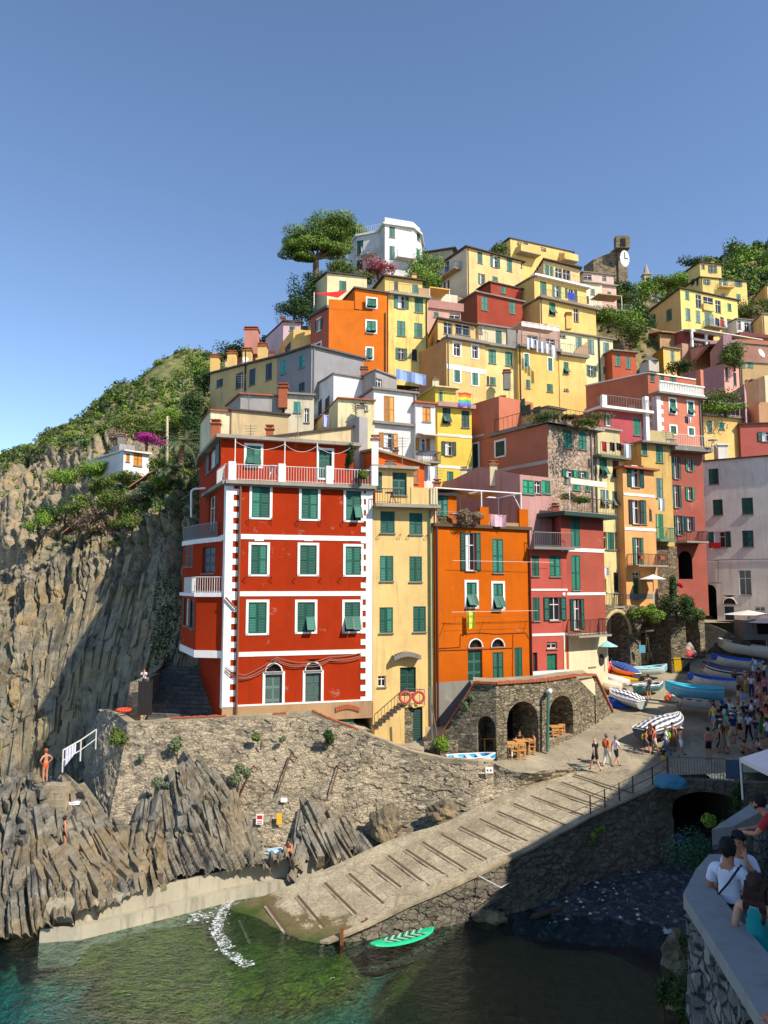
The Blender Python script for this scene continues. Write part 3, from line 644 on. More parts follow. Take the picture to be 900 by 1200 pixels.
ring = [c.P(1, ov[0]+.28*math.cos(k*math.pi/8), ov[1]+.42*math.sin(k*math.pi/8), .05) for k in range(16)]; m.prism([r for r in ring], [r+c.frame(1)[2]*.06 for r in ring], DKMETAL); m.build('wall_plaque', H.root)
H.finish()
# ---- mauve gabled house behind the orange one, with green veranda
MAUVE = stucco((206, 158, 150), .45)
H = House('low mauve pink gabled house behind the orange house, with grey roofed green veranda', 'gabled_house', 'house')
b = H.poly([(531, 61), (562, 57.5), (609, 54.3), (646, 56)], 556, 640, MAUVE, kref=2, back=5, roof='none', rmat=SLATE)
b.tops = [b.zt+.6, b.zt+1.1, b.zt, b.zt, b.zt, b.zt+.6]
b.wins(2, 'M ce 75 255 155 352;M ge 158 262 205 350;M ce 208 258 270 350'); chimney(H, 578, 556, 56.5, .55, .7, CREAM)
H.finish()
# ---- terracotta house with rough stone front
STONEF = masonry('pebbled_stone_front', [(150, 122, 98), (190, 162, 132), (222, 204, 180), (172, 142, 114)], (176, 150, 122), sc=5.5, flatz=1.2, edge=.04, strength=.6)
TERR = stucco((212, 128, 98), .22)
H = House('terracotta house with a rough pebbled stone front and planter lined roof terrace', 'stone_front_house')
b = H.block(641.3, 57, 34, 698.5, 496, 700, STONEF, xl=552, D=9, roof='none', rmat=CONC); b.mats = {0: TERR, 3: TERR, 2: TERR}
b.wins(1, 'H cg 360 803 420 930;H cg 468 818 524 940;* cg 661 549 664 566;M oe 378 182 428 235;M oe 480 192 516 240;M ce 428 290 482 325;M cg 515 292 550 330')
b.wins(0, 'L cdf 657 -30 740 95;L cdf 488 -10 552 178')
L0 = b.frame(0)[3]
for y0, y1, xx in ((524, 529, 560), (539, 543.5, 640)):
    pass
za = b.uv(0, 640, 539)[1]; b.qbox(b.extra, 0, 0, L0, za-.28, za, 0, .05, stucco((214, 190, 178), .1)); za = b.uv(0, 575, 506)[1]; b.qbox(b.extra, 0, 0, b.uv(0, 567, 480)[0], za-.2, za, 0, .05, stucco((214, 190, 178), .1))
L1 = b.frame(1)[3]; T = MB(); b.qbox(T, 1, -.3, L1+.5, b.zt-.02, b.zt+.28, -2, .5, CONC); b.qbox(T, 0, L0*.3, L0+.4, b.zt-.02, b.zt+.24, -2, .3, GREYP); T.build('terrace', H.root)
m = MB(); pl = flat('terracotta_pot', (160, 84, 56), .9); lf = leafmat('plant_leaves', (60, 96, 40), (120, 130, 60))
for k in range(14):
    uu = .2+k*(L1-.2)/13; p = b.P(1, uu, b.zt+.28, .25); m.tube(p, p+Vector((0, 0, .3)), .13, pl, 8, .18)
m.build('flower_pots', H.root)
rail([b.P(1, 0, b.zt+.28, .1), b.P(1, L1, b.zt+.28, .1)], 1.1, H.root, RUST, gap=.5)
rail([b.P(0, L0*.35, b.zt+.24, .1), b.P(0, L0, b.zt+.24, .1)], 1.1, H.root, RUST, gap=.5)
m = MB(); m.path([b.P(1, L1-.7, b.zt, .1), b.P(1, L1-.7, b.zb, .1)], .055, GREYP, 8); m.build('drainpipe', H.root)
t_ = H.block(640, 60.5, 34, 660, 478, 500, stucco((210, 190, 120), .2), xl=568, D=5, over=.3, rmat=SLATE); t_.wins(0, 'H cg 20 590 90 690;H cg 150 640 200 690;H cg 60 630 130 700')
P0, P1 = b.plan[0], b.plan[0].lerp(b.plan[1], .4); q = (b.plan[3]-b.plan[0]).normalized(); zq = at(560, 469.5, 63).z; Block(H, [P0, P1, P1+q*4, P0+q*4], zq, b.zt-.1, TERR, roof='none', rmat=SLATE)
H.finish()
# ---- yellow house with laundry terrace
H = House('pale yellow weathered house with tilted green shutters, right of the rough stone front', 'pale_yellow_house')
b = H.block(699, 60, 30, 731, 536, 722, stucco((246, 228, 160), .75), D=6, roof='none', rmat=CONC)
b.wins(1, 'M tg 615 105 668 225;M ck 708 118 752 235;M ts 622 325 680 438;M ts 706 335 765 445;M gk 636 620 668 742;M cg 672 622 718 745;M gk 722 622 758 745;R gk 640 110 664 200;R ck 715 65 748 208')
L1 = b.frame(1)[3]; T = MB(); b.qbox(T, 1, -.3, L1+.2, b.zt-.02, b.zt+.2, -2, .6, flat('green_grey_slab', (104, 116, 96), .8)); T.build('terrace', H.root); rail([b.P(1, 0, b.zt+.2, .5), b.P(1, L1+.1, b.zt+.2, .5)], 1.0, H.root, METAL, gap=.3)
b.balcony(1, 'R', 650, 215, 725, 300, dep=1.0, rm=DKMETAL)
t_ = H.block(700, 63.5, 30, 726, 502, 540, stucco((214, 200, 150), .5), D=4, over=.2, rmat=CONC)
H.finish()
# ---- peach house
H = House('peach orange house with white bands and wide open green shutters, beside an ochre wall', 'peach_house')
b = H.block(729.5, 60.5, 30, 766, 548, 722, stucco((252, 186, 118), .25), D=6, over=.4, rmat=ROOFT)
b.wins(1, 'M od 838 150 895 305;* ok 741 586 749.5 614;* cg 750 586 757.5 614;* og 744.5 630 750.5 662')
b.wins(1, '* De 742 677 749.5 702;* gk 741.5 669 750 675')
b.band(1, 'M', 343, 362, x=731); b.band(1, 'M', 585, 606, x=731); b.band(1, 'R', 216, 250, GREYP, .03, x=731)
b.balcony(1, '*', 734.5, 650, 769, 662.5, dep=1.2, rm=RUST)
for px in (739, 762):
    m = MB(); uu = b.uv(1, px, 655)[0]; b.qbox(m, 1, uu-.25, uu+.25, b.uv(1, 750, 656)[1], b.uv(1, 750, 652)[1], 1.0, 1.25, flat('terracotta_pot', (160, 84, 56), .9)); m.build('planter', H.root)
H.finish()
# ---- ochre house
H = House('narrow weathered ochre house with a green balcony, between peach and crimson houses', 'ochre_house')
b = H.block(751, 64, 24, 786, 519, 722, stucco((226, 188, 110), .9), D=6, over=.5, rmat=GREYP)
b.wins(1, 'N cg 112 72 162 190;N cg 0 60 50 138;N cs 115 302 162 440;N ce 85 552 122 735;N ce 128 555 165 730;S gk 105 55 138 135')
b.balcony(1, 'N', 88, 655, 200, 740, dep=.9, rm=flat('green_rail', (80, 140, 116), .5), slabm=flat('green_rail', (80, 140, 116), .5))
SB = masonry('rubble_base', [(90, 78, 58), (150, 130, 96), (120, 104, 78), (176, 156, 120)], (120, 104, 80), sc=3.2, flatz=1.5)
z = b.uv(1, 775, 640)[1]; b.qbox(b.extra, 1, .6, b.frame(1)[3], b.zb, z, 0, .25, SB)
H.finish()
# ---- crimson house in the corner
H = House('narrow crimson pink house squeezed between the ochre house and the large white house', 'crimson_house')
b = H.block(785.5, 66, 20, 823, 529, 722, stucco((182, 100, 84), .4), D=6, roof='none', rmat=CONC)
b.wins(1, 'N od 238 150 268 305;N oe 335 165 365 250;N od 240 350 272 508;N oe 335 365 365 455;N od 258 565 292 700;N on 330 572 364 670;S Hk 270 95 368 292')
L1 = b.frame(1)[3]; T = MB(); b.qbox(T, 1, -.3, L1+.3, b.zt-.02, b.zt+.4, -2, 1.0, GREYP); T.build('terrace', H.root); rail([b.P(1, 0, b.zt+.4, .9), b.P(1, L1+.2, b.zt+.4, .9)], 1.0, H.root, WMETAL, gap=.25)
b.balcony(1, 'N', 260, 680, 412, 750, dep=1.2, rm=DKMETAL)
H.finish()
# ---- large white house in the shade
WH = stucco((250, 242, 226), .25, 1)
H = House('big plain white house standing in the shade, with scattered green shutters', 'white_house')
b = H.block(815.5, 74, -33, 935, 541.5, 790, WH, D=14, over=.25, rmat=ROOFD, rth=.1)
b.wins(1, '''N cd 483 235 553 345;N cd 513 452 582 562;N cd 716 440 795 555;N od 522 678 600 790;N cd 720 670 798 785;S Hk 372 330 540 590;S gk 698 228 784 405;S Fk 582 405 676 466;S Dn 596 484 662 592;S gk 808 485 880 517''')
m = MB(); b.qbox(m, 1, 0, b.frame(1)[3], b.uv(1, 870, 656)[1], b.uv(1, 870, 656)[1]+.06, .02, .08, METAL)
for (x0, y0, x1, y1) in ((842, 657, 842, 683), (813, 655, 842, 657), (816, 683, 845, 683)):
    m.tube(b.P(1, *b.uv(1, x0, y0), .06), b.P(1, *b.uv(1, x1, y1), .06), .04, METAL, 5)
m.build('cable', H.root)
m = MB(); uu, z = b.uv(1, 838.5, 642); b.qbox(m, 1, uu-.5, uu+.5, z, z+.5, .1, .14, flat('red_cloth', (190, 24, 30), .9)); m.build('hanging_cloth', H.root)
m = MB(); c0 = at(845, 534, 75.5); m.abox(c0-Vector((0, 0, 2)), 1.0, 1.0, 3.0, WH); m.abox(c0+Vector((0, 0, 1)), 1.3, 1.3, .12, WHITE); m.build('chimney', H.root)
H.finish()
# ---- long salmon house top right
SAL = stucco((206, 112, 98), .2)
H = House('plain salmon pink house rising just above the white house roof, at the right edge', 'salmon_house')
b = H.block(867, 84, -8, 935, 497, 560, SAL, xl=831, YL=95, over=.2, rmat=ROOFD, rth=.1)
b.wins(1, '* od 893 506 903 517')
H.finish()
def simple(label, spec, wins, mat, name='house', extra=None, group='houses climbing the hillside', roofk=None):
    H = House(label, name, 'house', group); b = H.block(*spec[0], mat, **spec[1])
    for i, txt in wins: b.wins(i, txt)
    if extra: extra(H, b)
    H.finish(); return H, b
PEACH = stucco((248, 204, 132), .25); YE2 = stucco((254, 211, 128), .3); YE3 = stucco((250, 210, 146), .3); PINKL = stucco((228, 196, 200), .25); BEIGE = stucco((226, 204, 160), .5)
WHP = stucco((244, 240, 232), .25); GRYW = stucco((176, 172, 166), .5); ORG2 = stucco((232, 122, 34), .15); OLIVE_SHADE = stucco((178, 142, 40), .2); PURP = stucco((206, 160, 164), .25); REDB = stucco((168, 74, 54), .25)
# just behind the red corner house
H = House('long low cream house with stained plaster and sloping brown roof edge, behind the red house', 'low_house')
b = H.poly([(299, 54.2), (422, 57.3)], 516, 575, BEIGE, back=4, over=.3, rmat=ROOFD); b.tops = [b.zt, b.zt+1.75, b.zt+1.75, b.zt]
b.wins(0, 'F cg 150 635 220 722'); c = H.poly([(421, 56.5), (431, 57)], 488, 560, GRYW, back=1.5, roof='none'); chimney(H, 316, 513, 55, .5, .6, ROOFT); antenna(H, 349, 510, 55.2, 2); H.finish()
H = House('blank cream and tan block with flat roof, above the left end of the red house', 'flat_roofed_house')
b = H.poly([(247, 56), (271.5, 56.6)], 481, 530, CREAM, back=5, over=.15, rmat=ROOFT, rth=.1); b2 = H.poly([(271.5, 56.4), (338, 58.2)], 480.5, 530, stucco((212, 186, 140), .7), back=5, over=.2, rmat=ROOFD, rth=.14); chimney(H, 253, 505, 55.8, .6, .5, ROOFT); H.finish()
simple('grey plastered house with red tile edge, above the blank tan block', ((282, 60, 14, 331, 462, 500), dict(xl=266, YL=64, over=.2, rmat=ROOFT, rth=.12)), [], GRYW, extra=lambda H, b: chimney(H, 332, 466, 60.5, .7, .8, ROOFT))
simple('small cream house with a teal window and grey roof edge, above the tan block', ((334, 60.5, 14, 368, 462, 515), dict(over=.25, rmat=GREYP)), [(1, 'E ct 684 545 732 620;F gk 40 470 75 570')], stucco((226, 216, 184), .6))
simple('cream house with peeling plaster and a shaded grey side with dark shutters', ((396, 57.5, 16, 439, 467, 560), dict(xl=366, over=.2, rmat=ROOFT, rth=.1)), [(0, 'F ck 137 415 160 525;F ck 186 395 214 512'), (1, 'F cg 428 432 462 486;F gk 462 450 486 486')], stucco((244, 230, 180), .7))
# white house with brown shutters
H = House('white house with large brown shutters and a grey cornice, mid slope', 'white_house')
b = H.block(438, 58.5, 24, 487.5, 456, 560, WHP, xl=415, YL=63, over=.25, rmat=GREYP); b.wins(1, 'F cb 598 385 673 570;F ob 598 645 662 745')
z = b.uv(1, 445, 497)[1]; b.qbox(b.extra, 1, -.1, b.frame(1)[3]+.1, z, z+.2, 0, .35, GREYP); m = MB(); L = b.frame(1)[3]; m.path([b.P(1, L-.15, b.zt, .12), b.P(1, L-.15, b.zb, .12)], .06, METAL, 8); m.build('drainpipe', H.root)
c = H.poly([(381, 66), (391, 64), (425, 65.5)], 438, 480, WHP, kref=1, back=4, over=.15, rmat=GREYP, rth=.12); d = H.poly([(425, 65.5), (440, 63.5), (465, 66)], 434, 470, GRYW, kref=1, back=3, over=.15, rmat=GREYP, rth=.12); d.wins(1, 'F gb 535 260 585 318'); H.finish()
H = House('low white house with orange tile edge, right of the one with big brown shutters', 'white_house')
b = H.block(487, 59.5, 20, 510, 472, 580, WHP, D=4, over=.25, rmat=ROOFT, rth=.14); b.wins(1, 'G cb 270 640 328 745;F ob 845 682 895 770'); b.balcony(1, '*', 487.5, 532, 512, 543, dep=1.2, rm=DKMETAL)
m = MB(); u0, z = b.uv(1, 489, 508); m.box(b.P(1, .1, z, .02), b.P(1, 3.4, z, 0)-b.P(1, .1, z, 0), b.frame(1)[2]*1.3-Vector((0, 0, .35)), (0, 0, .06), flat('awning_canvas', (214, 186, 160), .9)); m.build('awning', H.root); H.finish()
# orange hut between yellow front house and white
H = House('small orange house under a grey slab roof, tucked behind the yellow front house', 'orange_house')
b = H.poly([(441, 55), (497, 57)], 536, 600, stucco((232, 106, 40), .3), back=4, over=.4, rmat=stucco((160, 146, 120), .5)); b.tops = [b.zt+.5, b.zt-.3, b.zt+.2, b.zt+.8]; b.wins(0, '* cw 478 548 490 566'); chimney(H, 439.5, 533, 54.5, .5, 1.1); H.finish()
# yellow house with rainbow flag
H = House('bright yellow house with a flat terrace where a rainbow flag hangs', 'yellow_house')
b = H.block(512.5, 62, 20, 552.5, 476, 600, stucco((250, 216, 96), .2), D=6, roof='none', rmat=CONC)
b.wins(1, 'G td 412 648 468 760;G cd 545 668 600 785;L od 310 -15 360 82;L cg 322 195 368 265'); b.band(1, '*', 508, 511, x=514); b.band(1, '*', 545, 548, x=514)
L1 = b.frame(1)[3]; T = MB(); b.qbox(T, 1, -.1, L1+.2, b.zt-.05, b.zt+.3, -.5, .45, stucco((200, 160, 150), .2)); T.build('terrace', H.root)
t_ = H.block(510, 65, 20, 534, 454, 480, stucco((250, 216, 96), .2), D=4, over=.4, rmat=CREAM, rth=.1); t_.wins(1, 'G cg 388 522 412 605'); rail([b.P(1, 0, b.zt+.3, .3), b.P(1, L1, b.zt+.3, .3)], .9, H.root, METAL, gap=.5)
m = MB(); cols = [(226, 70, 60), (240, 140, 50), (246, 214, 60), (110, 190, 90), (80, 150, 220), (130, 90, 180)]
ua, ub = b.uv(1, 534, 460)[0], b.uv(1, 548.5, 460)[0]
for k, cc in enumerate(cols):
    z1 = b.zt+1.25-k*.2
    for j in range(6):
        x0, x1 = ua+(ub-ua)*j/6, ua+(ub-ua)*(j+1)/6; w0, w1 = .06*math.sin(j*1.3), .06*math.sin((j+1)*1.3)
        m.poly([b.P(1, x0, z1-.2-w0, .5+w0), b.P(1, x1, z1-.2-w1, .5+w1), b.P(1, x1, z1-w1, .5+w1), b.P(1, x0, z1-w0, .5+w0)], flat('flag_stripe', cc, .9))
H.finish(); tag(m.build('rainbow_flag'), 'rainbow striped flag hanging from the yellow house terrace', 'flag')
# shaded rows on the left
H = House('beige house in shade with four dark blue shutters, at the left edge of the village', 'row_house')
b = H.poly([(246.5, 80), (324.5, 71)], 438, 500, stucco((226, 196, 134), .4), back=6, over=.5, rmat=SLATE); b.tops = [b.zt]*4; zq = at(324.5, 419, 71).z; b.tops = [b.zt, zq, zq, b.zt]
b.wins(0, 'E cn 143 370 188 440;E cn 278 342 328 448;E cn 373 314 415 428;E cn 488 275 532 392'); m = MB(); uu = b.uv(0, 288, 450)[0]; m.path([b.P(0, uu, b.zt+1, .1), b.P(0, uu, b.zb, .1)], .08, DKMETAL); m.build('drainpipe', H.root)
for x, y, Y in ((252, 430, 82), (272, 426, 80), (290, 423, 78), (308, 418, 76)): chimney(H, x, y, Y, .9, 1.0, YE2)
dish(H, 287.5, 422, 77); H.finish()
H = House('slate blue grey house in shade with turquoise shutters, left of the tall orange tower house', 'row_house')
b = H.poly([(324.5, 71.1), (365, 66.5)], 419, 480, stucco((160, 158, 158), .2), back=6, over=.3, rmat=SLATE); zq = at(365, 406, 66.5).z; b.tops = [b.zt, zq, zq, b.zt]; b.wins(0, 'E ct 595 255 632 350;E ct 724 213 762 308;E cn 722 410 762 472'); H.finish()
H = House('low rose brick coloured house with a red capped chimney, on the left skyline', 'rose_house')
b = H.poly([(268, 92), (298, 86), (312, 87)], 408, 440, stucco((222, 150, 130), .3), kref=1, back=5, over=.3, rmat=ROOFT); b.tops = [b.zt-1.2, b.zt, b.zt+.4, b.zt, b.zt-1]; chimney(H, 295, 408, 85, 1.5, 2, stucco((222, 150, 130), .3)); H.finish()
simple('pale pink house with flat dark eaves, below the big pine on the left skyline', ((332, 88, 10, 352.5, 377, 420), dict(xl=311.5, YL=94, over=.3, rmat=ROOFD)), [(1, 'A cg 235 795 272 825')], PINKL)
simple('small yellow house with bright parapets, between the pink house and the orange tower', ((343, 82, 10, 364, 394, 420), dict(xl=327, YL=88, roof='parapet', over=.8, rmat=TAN)), [(0, 'E ck 625 140 665 190')], YE2)
# orange tower house
H = House('tall orange tower house with small white framed windows, high on the left', 'orange_tower_house')
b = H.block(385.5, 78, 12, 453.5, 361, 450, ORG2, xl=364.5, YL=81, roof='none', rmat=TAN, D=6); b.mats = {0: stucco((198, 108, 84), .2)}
b.wins(1, 'A tgf 772 590 855 670;A tgf 768 748 852 845;F tgf 468 38 528 132'); b.wins(0, 'A odf 425 735 460 830;F tdf 118 5 162 128;F tdf 112 188 160 310')
c = H.poly([(416, 78.8), (453.5, 80.2)], 338, 362, ORG2, back=6, over=.25, rmat=SLATE); c.wins(0, 'A tgf 772 590 855 670')
T = MB(); b.qbox(T, 0, 0, b.frame(0)[3], b.zt, b.zt+.3, -.5, .3, SLATE); b.qbox(T, 1, 0, b.uv(1, 415, 350)[0], b.zt-.05, b.zt+1.0, -.2, 0, ORG2); T.build('parapet', H.root)
m = MB(); p = at(368, 361, 80); m.tube(p, p+Vector((0, 0, 1.8)), .05, WHITE); m.build('awning_pole', H.root); H.finish()
m = MB(); A0, A1, A2 = at(369, 344, 79), at(407, 341, 80), at(396, 349, 78.2); rs = flat('red_canvas', (208, 28, 26), .9)
g = [A0, A1, A2]
for k in range(4):
    a0, a1 = A0.lerp(A2, k/4), A0.lerp(A2, (k+1)/4); b0, b1 = A0.lerp(A1, k/4), A0.lerp(A1, (k+1)/4); sag = Vector((0, 0, -.12*k)); m.poly([a0, a1, b1, b0] if k else [A0, a1, b1], rs)
m.poly([p+Vector((0, 0, .03)) for p in (A0, A1, A2)], rs)
tag(m.build('shade_sail'), 'red triangular shade sail stretched over the orange tower house terrace', 'shade sail')
# yellow behind tower
H = House('tall lemon house with peeling plaster, right against the orange tower house', 'yellow_house')
b = H.block(455, 81, 18, 501.5, 344, 450, stucco((252, 226, 134), .8), D=6, roof='none', rmat=CONC)
b.wins(1, 'B og 97 580 148 670;B cg 215 592 275 697;B cg 92 757 150 862;B cg 212 772 270 872;G og 103 228 142 308;G ck 196 236 232 316')
L1 = b.frame(1)[3]; T = MB(); b.qbox(T, 1, -.1, L1+.2, b.zt-.1, b.zt+.15, -1, .5, CONC); b.qbox(T, 1, L1*.75, L1+.1, b.zt+.15, b.zt+1.1, 0, .15, TAN); T.build('terrace', H.root); rail([b.P(1, 0, b.zt+.15, .4), b.P(1, L1*.7, b.zt+.15, .4)], 1, H.root, METAL, gap=.3)
t_ = H.block(451, 84, 18, 495, 324, 350, YE2, D=5, over=.4, rmat=ROOFD); t_.wins(1, 'B cg 197 500 240 560;B ck 70 480 100 540'); H.finish()
# cream house under the pine
simple('cream house with grey shaded side, under the stone pine', ((383.5, 91, 15, 430, 320, 375), dict(xl=361.5, YL=96, over=.25, rmat=ROOFD)), [(1, 'A cg 585 475 635 542')], stucco((246, 232, 180), .2))
# white villa
H = House('white villa with curved corner tower and green shutters, at the top beside the pine', 'white_villa')
r = []
cxy = at(484, 275, 108)
b = H.poly([(451, 107), (484, 108.4), (492, 110.5), (494.5, 114)], 263, 345, WHP, kref=0, back=6, seg=1, over=.35, rmat=WHP, rth=.25)
b.wins(0, 'B cg 37 95 77 170;B cg 38 230 75 322;B ck 45 370 72 402'); b.wins(1, 'B cg 230 118 262 195;B cg 228 255 262 330;B cg 226 385 260 435')
b.balcony(0, 'B', 76, 285, 205, 330, dep=1.3, rm=WMETAL, slabm=WHP); 
c = H.poly([(408, 115), (418, 111), (452, 109.2)], 277.5, 345, WHP, kref=1, back=6, over=.25, rmat=WHP, rth=.3); c.wins(1, 'A cd 702 192 754 290;A cd 710 330 750 400'); c.balcony(1, 'A', 755, 250, 850, 300, dep=1.2, rm=WMETAL, slabm=WHP)
rail([c.P(1, 0, c.zt+.3, .1), c.P(1, 5, c.zt+.3, .1)], 1, H.root, WMETAL, gap=.3)
Block(H, b.plan, b.zt+1.1, b.zt+.2, WHP, roof='none', rmat=WHP); H.finish()
# big cream house with long side balcony
H = House('large cream skyline house with a long blue balcony on its shaded side', 'cream_house')
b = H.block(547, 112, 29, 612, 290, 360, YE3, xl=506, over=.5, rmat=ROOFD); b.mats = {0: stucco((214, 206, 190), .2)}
b.wins(1, 'B cg 657 272 692 352;B og 765 300 798 382;B og 675 425 698 500;B cg 863 322 900 408;B cg 762 445 800 472;C cg 62 352 98 388'); b.wins(0, 'B cn 430 340 458 418;B on 432 480 450 550')
b.balcony(0, 'B', 372, 380, 545, 445, dep=1.3, rm=flat('blue_rail', (90, 120, 150), .5), slabm=TAN); H.finish()
H = House('small grey roofed house behind shrubs, right of the white villa', 'grey_roofed_house'); b = H.poly([(492, 128), (530, 126)], 298, 330, stucco((200, 186, 160), .3), back=5, over=.8, rmat=SLATE); H.finish()
H = House('yellow rooftop house with sun lit parapet balconies, highest of the yellow houses mid skyline', 'yellow_house')
b = H.block(598, 122, 24, 671, 279.5, 330, YE2, xl=577, over=.3, rmat=ROOFD); b.wins(1, 'C gk 35 200 72 222;C gk 78 205 112 230;C gk 200 240 240 262;C gk 330 278 375 298')
b.balcony(1, 'C', 25, 215, 165, 300, dep=1.6, solid=YE2); b.balcony(1, 'C', 330, 290, 425, 350, dep=1.6, solid=YE2); H.finish()
# big yellow three-tier house
H = House('big yellow three tiered house with terraces and blue laundry, centre of the upper slope', 'yellow_house')
c3 = H.block(632.5, 97, 27, 698, 350, 400, YE2, xl=606, roof='none', rmat=CONC); c3.wins(1, 'C tg 262 628 305 715;C gk 434 665 468 762')
c2 = H.block(626, 99.5, 27, 687, 324, 352, YE2, xl=604, roof='none', rmat=CONC); c2.wins(1, 'C cg 198 480 242 568;C og 300 508 330 590;C cg 372 525 392 590;C gk 398 532 432 608;C cd 436 540 460 618')
c1 = H.block(637, 103, 27, 679, 305, 325, YE3, xl=607, YL=118, over=.5, rmat=ROOFD); c1.wins(1, 'C cg 228 362 262 442;C cg 266 372 292 448;C gk 305 385 352 468;C gk 358 395 410 478')
for c, o in ((c3, .25), (c2, .3)):
    T = MB(); L1 = c.frame(1)[3]; c.qbox(T, 1, -.3, L1+.4, c.zt-.02, c.zt+.25, -.5, .6, WHITE if c is c2 else ROOFG); c.qbox(T, 0, 0, c.frame(0)[3]+.2, c.zt-.02, c.zt+.2, -.5, .2, ROOFG); T.build('terrace', H.root); rail([c.P(1, 0, c.zt+.25, .5), c.P(1, L1, c.zt+.25, .5)], 1, H.root, METAL, gap=.4)
H.finish()
m = MB(); p0 = c3.P(1, *[c3.uv(1, 661, 340)[0]], c3.zt+.5, .75); m.box(p0, c3.frame(1)[1]*1.1, (0, 0, .9), c3.frame(1)[2]*.05, flat('blue_cloth', (40, 60, 170), .9)); tag(m.build('blue_towel'), 'deep blue towel over the railing of the three tiered yellow house', 'towel')
H = House('brownish red house with a gabled upper floor, left of the three tiered yellow house', 'brick_red_house')
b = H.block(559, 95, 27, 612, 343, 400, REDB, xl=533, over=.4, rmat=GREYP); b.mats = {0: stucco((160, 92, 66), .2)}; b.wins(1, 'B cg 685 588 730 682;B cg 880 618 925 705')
c = H.block(575, 99, 27, 611, 331, 345, REDB, xl=561, gable=None, over=.3, rmat=ROOFD); c.wins(1, 'B cg 820 518 857 562'); H.finish()
H = House('small rose terrace house with an orange awning, left of the brownish red house', 'terrace_house')
b = H.block(501, 88, 18, 540, 361, 400, stucco((226, 176, 160), .4), D=5, roof='none', rmat=CONC); b.wins(1, 'B cg 350 695 385 730;B gk 460 705 535 740')
L1 = b.frame(1)[3]; m = MB(); b.qbox(m, 1, -.1, L1+.3, b.zt, b.zt+1.0, .0, .25, stucco((190, 140, 128), .3)); m.build('parapet', H.root)
m = MB(); b.qbox(m, 1, .2, 2.9, b.zt+2.5, b.zt+2.62, -2.5, .3, flat('orange_canvas', (232, 176, 96), .9))
for q in (.2, 2.8): m.tube(b.P(1, q, b.zt, .2), b.P(1, q, b.zt+2.5, .2), .05, WHITE)
m.build('awning', H.root); t_ = H.block(503, 90.5, 18, 536, 342, 362, stucco((240, 220, 190), .3), D=3, roof='none'); H.finish()
# peach big
H = House('broad peach house with blank shaded gable side, middle of the slope', 'peach_house')
b = H.block(523, 77, 27, 569, 396, 480, PEACH, xl=489.5, over=.0, roof='none', rmat=CONC); b.mats = {0: stucco((222, 170, 114), .2)}  # side gets a shaded copy of the peach plaster
b.wins(1, 'G gwf 480 182 545 288;G gwf 610 200 668 305;G cgf 483 368 542 474;G cgf 610 385 668 495'); b.band(1, 'G', 338, 372, x=524)
L1 = b.frame(1)[3]; T = MB(); b.qbox(T, 1, -.1, L1+.3, b.zt-.05, b.zt+.2, -1, .5, GREYP); T.build('terrace', H.root); L0 = b.frame(0)[3]
for y, x in ((415, 491), (435, 507)):
    pass
t_ = H.block(513, 79.6, 27, 557, 374, 398, PEACH, xl=489.5, over=.35, rmat=ROOFD, YL=94); t_.mats = {0: stucco((222, 170, 114), .2)}; t_.wins(1, 'G gg 420 45 480 130;G gg 502 60 605 135'); rail([b.P(1, 0, b.zt+.2, .4), b.P(1, L1, b.zt+.2, .4)], 1, H.root, METAL, gap=.3); H.finish()  # upper side wall uses the same shaded peach
H = House('cream house with a set back green doored top floor, right of the broad peach house', 'cream_house')
b = H.block(569, 79.6, 22, 607.5, 405, 480, stucco((250, 222, 150), .3), D=6, roof='none'); b.wins(1, 'G cg 735 238 787 335;G cg 852 255 900 352;G cg 745 432 785 486;G ck 722 425 740 486')
L1 = b.frame(1)[3]; T = MB(); b.qbox(T, 1, 0, L1+.2, b.zt-.05, b.zt+.25, -1, .5, GREYP); T.build('terrace', H.root)
t_ = H.block(561, 83, 22, 603, 381, 408, stucco((236, 220, 180), .6), D=5, over=.4, rmat=GREYP); t_.wins(1, 'G cg 785 105 828 202;G gk 660 85 690 125')
m = MB(); c.qbox; b.qbox(m, 1, L1*.62, L1*.95, b.zt+.25, b.zt+2.1, .0, .3, GREYP); m.build('terrace_wall', H.root); chimney(H, 594, 447, 78.5, .7, .9, GREYP); H.finish()
# yellow-orange long
H = House('long honey yellow house with crowded laundry terrace under a striped awning', 'honey_house')
b = H.block(607, 80.5, 22, 655, 406.5, 500, stucco((250, 206, 118), .25), D=6, roof='none'); b.wins(1, 'H cgf 80 262 122 362;H cgf 247 292 288 392;H cg 245 480 287 535;H cg 98 450 128 510')
b2 = H.block(655, 82.4, 22, 687, 416, 500, YE2, D=6, roof='none'); b2.wins(1, 'H tg 363 325 398 408;H gk 365 512 398 528')
for c in (b, b2):
    T = MB(); L1 = c.frame(1)[3]; c.qbox(T, 1, -.05, L1+.1, c.zt-.05, c.zt+.25, -1.5, .5, ROOFG); T.build('terrace', H.root); rail([c.P(1, 0, c.zt+.25, .4), c.P(1, L1, c.zt+.25, .4)], 1, H.root, METAL, gap=.3)
L1 = b.frame(1)[3]; m = MB(); aw = flat('awning_canvas', (226, 196, 180), .9)
for k in range(12): b.qbox(m, 1, .3+k*(L1-.4)/12, .3+(k+1)*(L1-.4)/12, b.zt+2.3+.0*k, b.zt+2.75, .3, .36, aw if k % 2 else WHITE)
b.qbox(m, 1, .3, L1-.1, b.zt+2.75, b.zt+2.85, -2, .4, aw)
for q in (.3, L1/2, L1-.15): m.tube(b.P(1, q, b.zt+.25, .3), b.P(1, q, b.zt+2.4, .3), .04, METAL)
m.build('awning', H.root); t_ = H.block(607, 84.5, 22, 656, 380, 410, stucco((196, 160, 140), .3), D=4, roof='none'); t_.wins(1, '* gk 618 393 630 405;* gk 640 397 650 408'); m = MB(); L2 = b2.frame(1)[3]
